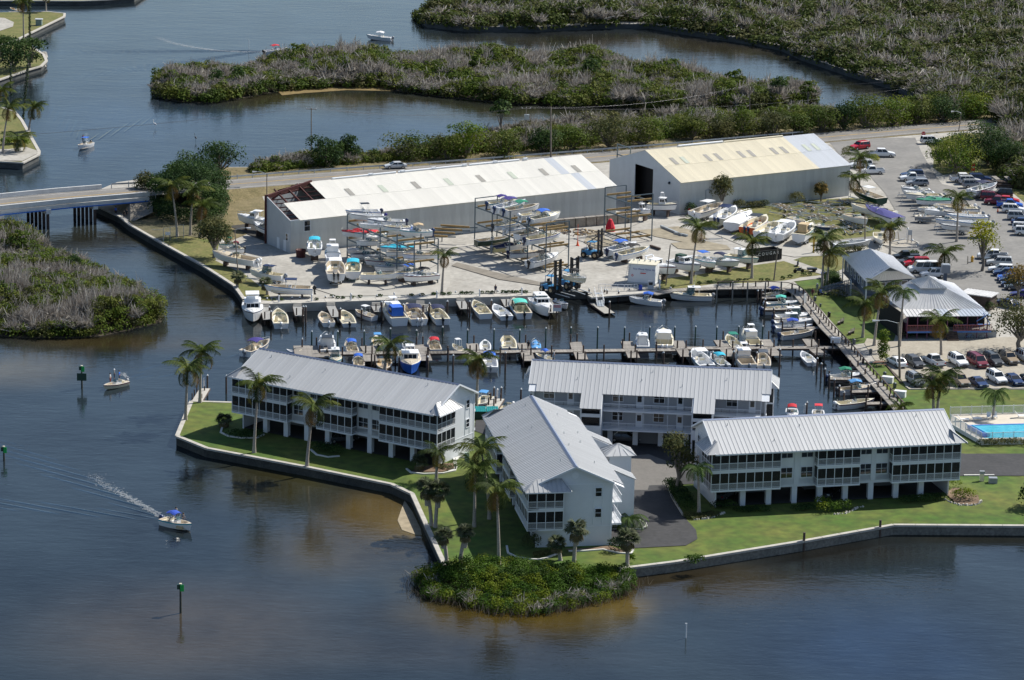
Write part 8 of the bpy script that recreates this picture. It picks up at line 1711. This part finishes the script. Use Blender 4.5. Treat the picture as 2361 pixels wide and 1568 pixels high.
for k,(c,x,y) in enumerate([('a',745,1200),('a',1055,1190),('a',1425,1182),('a',1833,1175),('a',2237,1160),('b',112,1160),('b',516,1145),('b',915,1128)]):
    d=MB(); d.box(-.13,.13,-.13,.13,0,1.0,plastic_white,.02); d.lathe([(.16,1.0),(.18,1.15),(.02,1.3)],plastic_white,8); one('power_pedestal',d,'white electric pedestal on the yard dock walk','power pedestal',G2(c,x,y,.13),group='dock power pedestals')
for c,x,y,lb in (('f',682,920,'white pedestal at the jetty between the two buildings'),('i',227,290,'white pedestal at the small point jetty'),('g',1462,1300,'white pedestal behind the right roof between two red-topped boats')):
    d=MB(); d.box(-.15,.15,-.15,.15,0,1.3,plastic_white,.02); d.lathe([(.18,1.3),(.02,1.5)],plastic_white,8); one('power_pedestal',d,lb,'power pedestal',G2(c,x,y,0))
t=thing('picnic_table','brown picnic table beside the column-shaped bush','picnic table',G('h',830,1215),R(20)); d=MB(); d.box(-.9,.9,-.38,.38,.72,.77,mat('picnic_wood',(.16,.09,.06),.9)); addp(t,'table_top',d)
for s_ in (-.7,.7): d=MB(); d.box(-.9,.9,s_-.13,s_+.13,.42,.46,mat('picnic_wood',(.16,.09,.06),.9)); addp(t,'bench_seat',d)
for s_ in (-.7,.7): d=MB(); d.bar((s_,-.7,0),(s_,.3,.72),.08,.08,darkwood); d.bar((s_,.7,0),(s_,-.3,.72),.08,.08,darkwood); addp(t,'leg',d)
for c,x,y,cc,lb in (('h',1770,930,'skyblue','blue bicycle parked by the lattice'),('h',1915,930,'silver','silver bicycle leaning near the right end of the lattice')):
    t=thing('bicycle',lb,'bicycle',G2(c,x,y),R(10)); 
    for s_ in (-.5,.5): d=MB(); d.tube([(s_+.33*math.cos(a),0,.34+.33*math.sin(a)) for a in np.linspace(0,2*PI,13)],.03,tyre,5,False); addp(t,'wheel',d)
    d=MB(); 
    for a,b_ in (((-.5,0,.34),(-.1,0,.34)),((-.1,0,.34),(-.25,0,.8)),((-.5,0,.34),(-.25,0,.8)),((-.22,0,.72),(.3,0,.78)),((-.1,0,.34),(.32,0,.7)),((.5,0,.34),(.28,0,.98))): d.tube([a,b_],.025,C(cc),5)
    addp(t,'frame',d); d=MB(); d.box(-.38,-.15,-.07,.07,.82,.88,C('black')); addp(t,'saddle',d); d=MB(); d.bar((.25,-.28,1.0),(.25,.28,1.0),.04,.04,C('black')); addp(t,'handlebar',d)
for c,x,y,lb in (('c',1632,1330,'dark motorcycle on the lawn path'),('c',1640,1395,'second dark motorcycle on the brown grass')):
    t=thing('motorcycle',lb,'motorcycle',G2(c,x,y),R(80 if '1330' in str(y) else 10)); 
    for s_ in (-.7,.7): d=MB(); d.tube([(s_,-.08,.33),(s_,.08,.33)],.33,tyre,12); addp(t,'wheel',d)
    d=MB(); d.box(-.4,.4,-.18,.18,.35,.7,C('iron'),.05); d.box(-.1,.45,-.16,.16,.7,.95,C('black'),.06); addp(t,'engine_body',d); d=MB(); d.box(-.75,-.05,-.15,.15,.72,.85,C('black'),.03); addp(t,'seat',d); d=MB(); d.bar((.5,-.38,1.05),(.5,.38,1.05),.05,.05,chrome); d.bar((.7,0,.33),(.48,0,1.05),.07,.07,chrome); addp(t,'handlebar',d)
t=thing('small_cart','small black flat cart on the brown grass by the path','cart',G('c',1765,1385),R(5)); d=MB(); d.box(-.9,.9,-.45,.45,.4,.7,C('black')); addp(t,'bed',d)
for s_ in (-.5,.5): d=MB(); d.tube([(.4,s_-.06,.28),(.4,s_+.06,.28)],.28,tyre,10); addp(t,'wheel',d)
d=MB(); d.box(-.3,.3,-.3,.3,0,1.1,mat('blue_bin_plastic',(.02,.1,.55),.5),-.03); one('recycling_bin',d,'bright blue bin standing by the path near the office','bin',G('c',1868,1450))
t=thing('twin_dumpsters','pair of teal green lidded dumpsters between the buildings','dumpster',G('f',575,1115),R(5)); 
for k in (-1,1): d=MB(); d.box(k*.95-.88,k*.95+.88,-.7,.7,0,1.2,C('darkgreen')); addp(t,'bin',d); d=MB(); d.poly([(k*.95-.92,-.75,1.22),(k*.95+.92,-.75,1.22),(k*.95+.92,.75,1.65),(k*.95-.92,.75,1.65)],[(0,1,2,3),(3,2,1,0)],mat('teal_lid',(.03,.42,.45),.5)); [d.bar((k*.95-.8+.32*j,-.7,1.26),(k*.95-.8+.32*j,.7,1.67),.06,.05,MATS['teal_lid']) for j in range(6)]; addp(t,'lid',d)
d=MB(); d.box(-.3,.3,-.2,.2,0,1.4,C('cream')); d.box(-.35,.35,-.25,.25,1.1,1.5,C('grey')); one('mailbox_post',d,'grey utility box on a post on the lawn at the right','utility box',G('k',2075,548))
d=MB(); d.box(-.6,.6,-.45,.45,0,.8,C('grey')); one('ac_unit',d,'grey air unit in the shadow at the right lawn','air conditioner',G('k',2150,560))
d=MB(); d.box(-.35,.35,-.3,.3,0,1.5,mat('pale_green_box',(.3,.38,.34),.6)); one('utility_box',d,'pale green utility box by the winding curb','utility box',G('j',132,685))
# cones, drums, tarp, debris
for c,x,y,lb,s_ in (('b',1441,668,'orange cone with tall pole beside the parked forklift',1.6),('u',1342,1515,'small orange cone in the right parking row',1.2)):
    d=MB(); d.box(-.2,.2,-.2,.2,0,.04,C('brightred')); d.lathe([(.16,.04),(.03,.7)],mat('cone_orange',(.8,.12,.03),.6),8); 
    if s_>1.5: d.tube([(0,0,.5),(0,0,2.6)],.03,mat('cone_orange',(.8,.12,.03),.6),5)
    one('traffic_cone',d,lb,'traffic cone',G2(c,x,y),scale=s_)
cl_=MB(); cl_.lathe([(1.0,0),(.95,.8),(.6,1.7),(.35,2.3),(.02,2.5)],mat('red_tarp',(.6,.01,.03),.7,var=.2,scale=2),9,False); one('red_tarp',cl_,'red tarpaulin bundle near the empty rack','tarpaulin',G('b',1748,530))
d=MB(); d.lathe([(.9,0),(.95,1.1),(1.05,1.5),(.95,1.5),(.85,.5),(.02,.5)],rust,12); one('rusty_drum',d,'rusty open drum at the corner of the white warehouse','drum',G('a',952,775),scale=.95)
for k,(x0,y0,x1,y1,lb) in enumerate([(340,955,540,1040,'long grey steel beam lying on the yard'),(470,1020,590,1045,'thin steel channel beside the long grey beam'),(240,1140,330,1170,'short pipe on the sandy yard')]): d=MB(); d.bar(G('c',x0,y0,.3),G('c',x1,y1,.3),.4,.4,galv if k<2 else darkwood); one('steel_beam',d,lb,'steel beam')
d=MB()
for k in range(90): p=G('b',1230+rnd.uniform(0,420),575-rnd.uniform(0,60)); s_=rnd.uniform(.15,.8); d.box(-s_,s_,-.08,.08,0,.1+rnd.random()*.15,rnd.choice([wood,timber,darkwood]),0,rnd.uniform(0,3),(p.x,p.y))
o=link('scrap_lumber',d.mesh('scrap_lumber')); tag(o,'scattered scrap lumber by the concrete block barrier','lumber',kind='stuff')
for i,(x,y) in enumerate([(1740,1060),(1780,1170)]): d=MB(); d.box(-.15,.15,-.15,.15,0,3.,mat('yellow_steel',(.6,.35,.02),.6)); one('yellow_post',d,['tall slanting yellow post by the office end of the yard','second yellow post nearer the lawn'][i],'post',G('c',x,y+40))
d=MB(); d.lathe([(.2,0),(.2,.6),(.28,.65),(.2,.8),(.02,1.0)],mat('hydrant_yellow',(.7,.4,.05),.5),10); one('fire_hydrant',d,'yellow fire hydrant beside the short post','hydrant',G('v',738,820),scale=1.3)
d=MB(); d.lathe([(.2,0),(.2,.8),(.28,.85),(.02,1.2)],mat('hydrant_red',(.6,.03,.02),.5),10); one('fire_hydrant',d,'red standpipe at the cream warehouse corner','hydrant',G('c',605,850),scale=1.2)
d=MB(); d.tube([(0,0,2.2),(0,.3,2.2)],.35,C('brightred'),8); d.tube([(0,0,1.2),(0,.3,1.2)],.4,C('brightred'),8); d.box(-.1,.1,0,.2,0,2.6,galv); one('red_buoys',d,'two red round floats hanging under the banyan','float',G('u',880,830))
# chain-link fence on canal
t=thing('chain_link_fence','thin chain-link fence by the sea grape tree','fence',(0,0,0)); a=G('r',1130,290);b_=G('r',1270,262)
for k in range(4): p=a.lerp(b_,k/3); d=MB(); d.box(-.05,.05,-.05,.05,0,2.6,galv); addp(t,'post',d,(p.x,p.y,0))
d=MB(); d.bar(a+Vector((0,0,2.6)),b_+Vector((0,0,2.6)),.05,.05,galv); d.bar(a+Vector((-2.2,0,2.3)),a+Vector((0,0,2.3)),.05,.05,galv); d.bar(a+Vector((-2.2,0,.6)),a+Vector((0,0,.6)),.05,.05,galv); addp(t,'rail',d)
# birds
for c,x,y,lb in (('o',1072,885,'white egret standing in the shallow lagoon'),('o',1353,980,'dark heron standing in the lagoon')):
    d=MB(); m_=plastic_white if 'white' in lb else C('darkgrey'); d.tube([(0,0,-.1),(0,0,.6)],.03,m_,4); d.tube([(-.35,0,.65),(0,0,.8),(.2,0,.85)],[.04,.2,.08],m_,7); d.tube([(.2,0,.85),(.3,0,1.2),(.25,0,1.5),(.5,0,1.52)],[.06,.04,.06,.01],m_,5); one('wading_bird',d,lb,'bird',G2(c,x,y,WZ),rnd.uniform(0,6),scale=1.2)
d=MB(); d.tube([(-.2,0,.0),(0,0,.12),(.25,0,.16)],[.03,.12,.02],plastic_white,6); one('seabird',d,'small white seabird on the lone pile','bird',G('e',248,885,WZ)+Vector((0,0,up_at(G('e',248,885,WZ),'e',248,722).z-WZ)))
# hut and items on headland
t=thing('garden_hut','tiny grey-green hut on the far left headland','hut',G('o',270,175)); d=MB(); d.box(-.8,.8,-.7,.7,0,1.6,mat('hut_green',(.2,.27,.25),.7)); addp(t,'wall',d); d=MB(); d.box(-1,1,-.9,.9,1.6,1.75,C('silver')); addp(t,'roof',d)
# ------------------------------------------------------------ wakes and ripples (real low wave ridges) and foam
def wake(c,x,y,hx,hy,L,label,half=.34,amp=.05,lam=1.7):
    p=G2(c,x,y,WZ);q=G2(c,hx,hy,WZ); back=(p-q).normalized() if (p-q).length>0 else Vector((1,0,0)); n=Vector((-back.y,back.x,0)); nu,nv=int(L/.45),40; V=[];F=[]
    for i in range(nu+1):
        s=i*.45; w=3.0+s*.12
        for sg in (1,):
            pass
    for sg in (1,-1):
        o=len(V)
        for i in range(nu+1):
            s=i*.45; cen=s*half; w=2.5+s*.2; fade=min(1,s/4)*max(0,1-s/L)
            for j in range(nv+1):
                t_=(j/nv*2-1); env=math.cos(t_*PI/2)**2; off=t_*w; z=amp*fade*env*math.sin(2*PI*(off+.25*s)/lam)-.012-.05*(1-env)*1.0
                V.append(tuple(p+back*s+n*sg*(cen+off)+Vector((0,0,z))))
        for i in range(nu):
            for j in range(nv): F.append((o+i*(nv+1)+j,o+(i+1)*(nv+1)+j,o+(i+1)*(nv+1)+j+1,o+i*(nv+1)+j+1)[::sg])
    d=MB(); d.poly(V,F,wakem,True); o=link('wake_ripples',d.mesh('wake_ripples')); tag(o,label,'ripples',kind='stuff')
wakem=bpy.data.materials['bay_water'].copy(); wakem.name='wake_water'
for nd in wakem.node_tree.nodes:
    if nd.type=='ATTRIBUTE': nd.attribute_type='GEOMETRY'; an=nd
cn=wakem.node_tree.nodes.new('ShaderNodeRGB'); cn.outputs[0].default_value=(.012,.026,.045,1)
for l in list(wakem.node_tree.links):
    if l.from_node==an: ts=l.to_socket; wakem.node_tree.links.remove(l); wakem.node_tree.links.new(cn.outputs[0],ts)
wake('l',1110,470,1310,515,60,'V-shaped ripples trailing the foreground deck boat',amp=.09); wake('o',590,985,560,1020,55,'V-shaped ripples behind the canal boat at upper left',amp=.12); wake('o',1840,350,1995,340,80,'long ripples behind the crimson-topped boat',amp=.13); wake('r',860,1245,716,1280,28,'ripples behind the cream open boat',amp=.03); wake('e',430,490,655,378,14,'small ripples behind the purple-topped boat',amp=.03)
foam=mat('wake_foam',(.55,.58,.6),.7,alpha=.32)
def foamtrail(c,q,n,w,label):
    pl=[G2(c,q[i],q[i+1],WZ) for i in range(0,len(q),2)]; P=along(pl,.05); d=MB()
    for k in range(n):
        u=rnd.random()**1.5; x,y,a=P[min(len(P)-1,int(u*len(P)))]; s_=rnd.uniform(.05,.24)*(1-.6*u); ww=w*(.4+u); x+=rnd.gauss(0,ww*.35);y+=rnd.gauss(0,ww*.35); m_=[(x+math.cos(t_)*s_*rnd.uniform(.6,1.8),y+math.sin(t_)*s_*rnd.uniform(.5,1.),WZ+.045) for t_ in (0,1,2.2,3.1,4.2,5.2)]; d.poly(m_,[(0,1,2,3,4,5)],foam)
    o=link('wake_foam',d.mesh('wake_foam')); tag(o,label,'foam',kind='stuff')
foamtrail('l',[1100,455,1030,410,950,370,850,310,720,240,620,170],950,1.3,'white foam flecks behind the foreground deck boat'); foamtrail('o',[1835,358,1700,360,1500,350,1350,330,1200,300,1090,260],3000,1.6,'long white foam trail of the crimson-topped boat'); foamtrail('r',[880,1230,862,1215,850,1195],160,.6,'small foam patch behind the cream open boat'); foamtrail('o',[600,985,590,950,600,920],130,.8,'foam behind the canal boat')
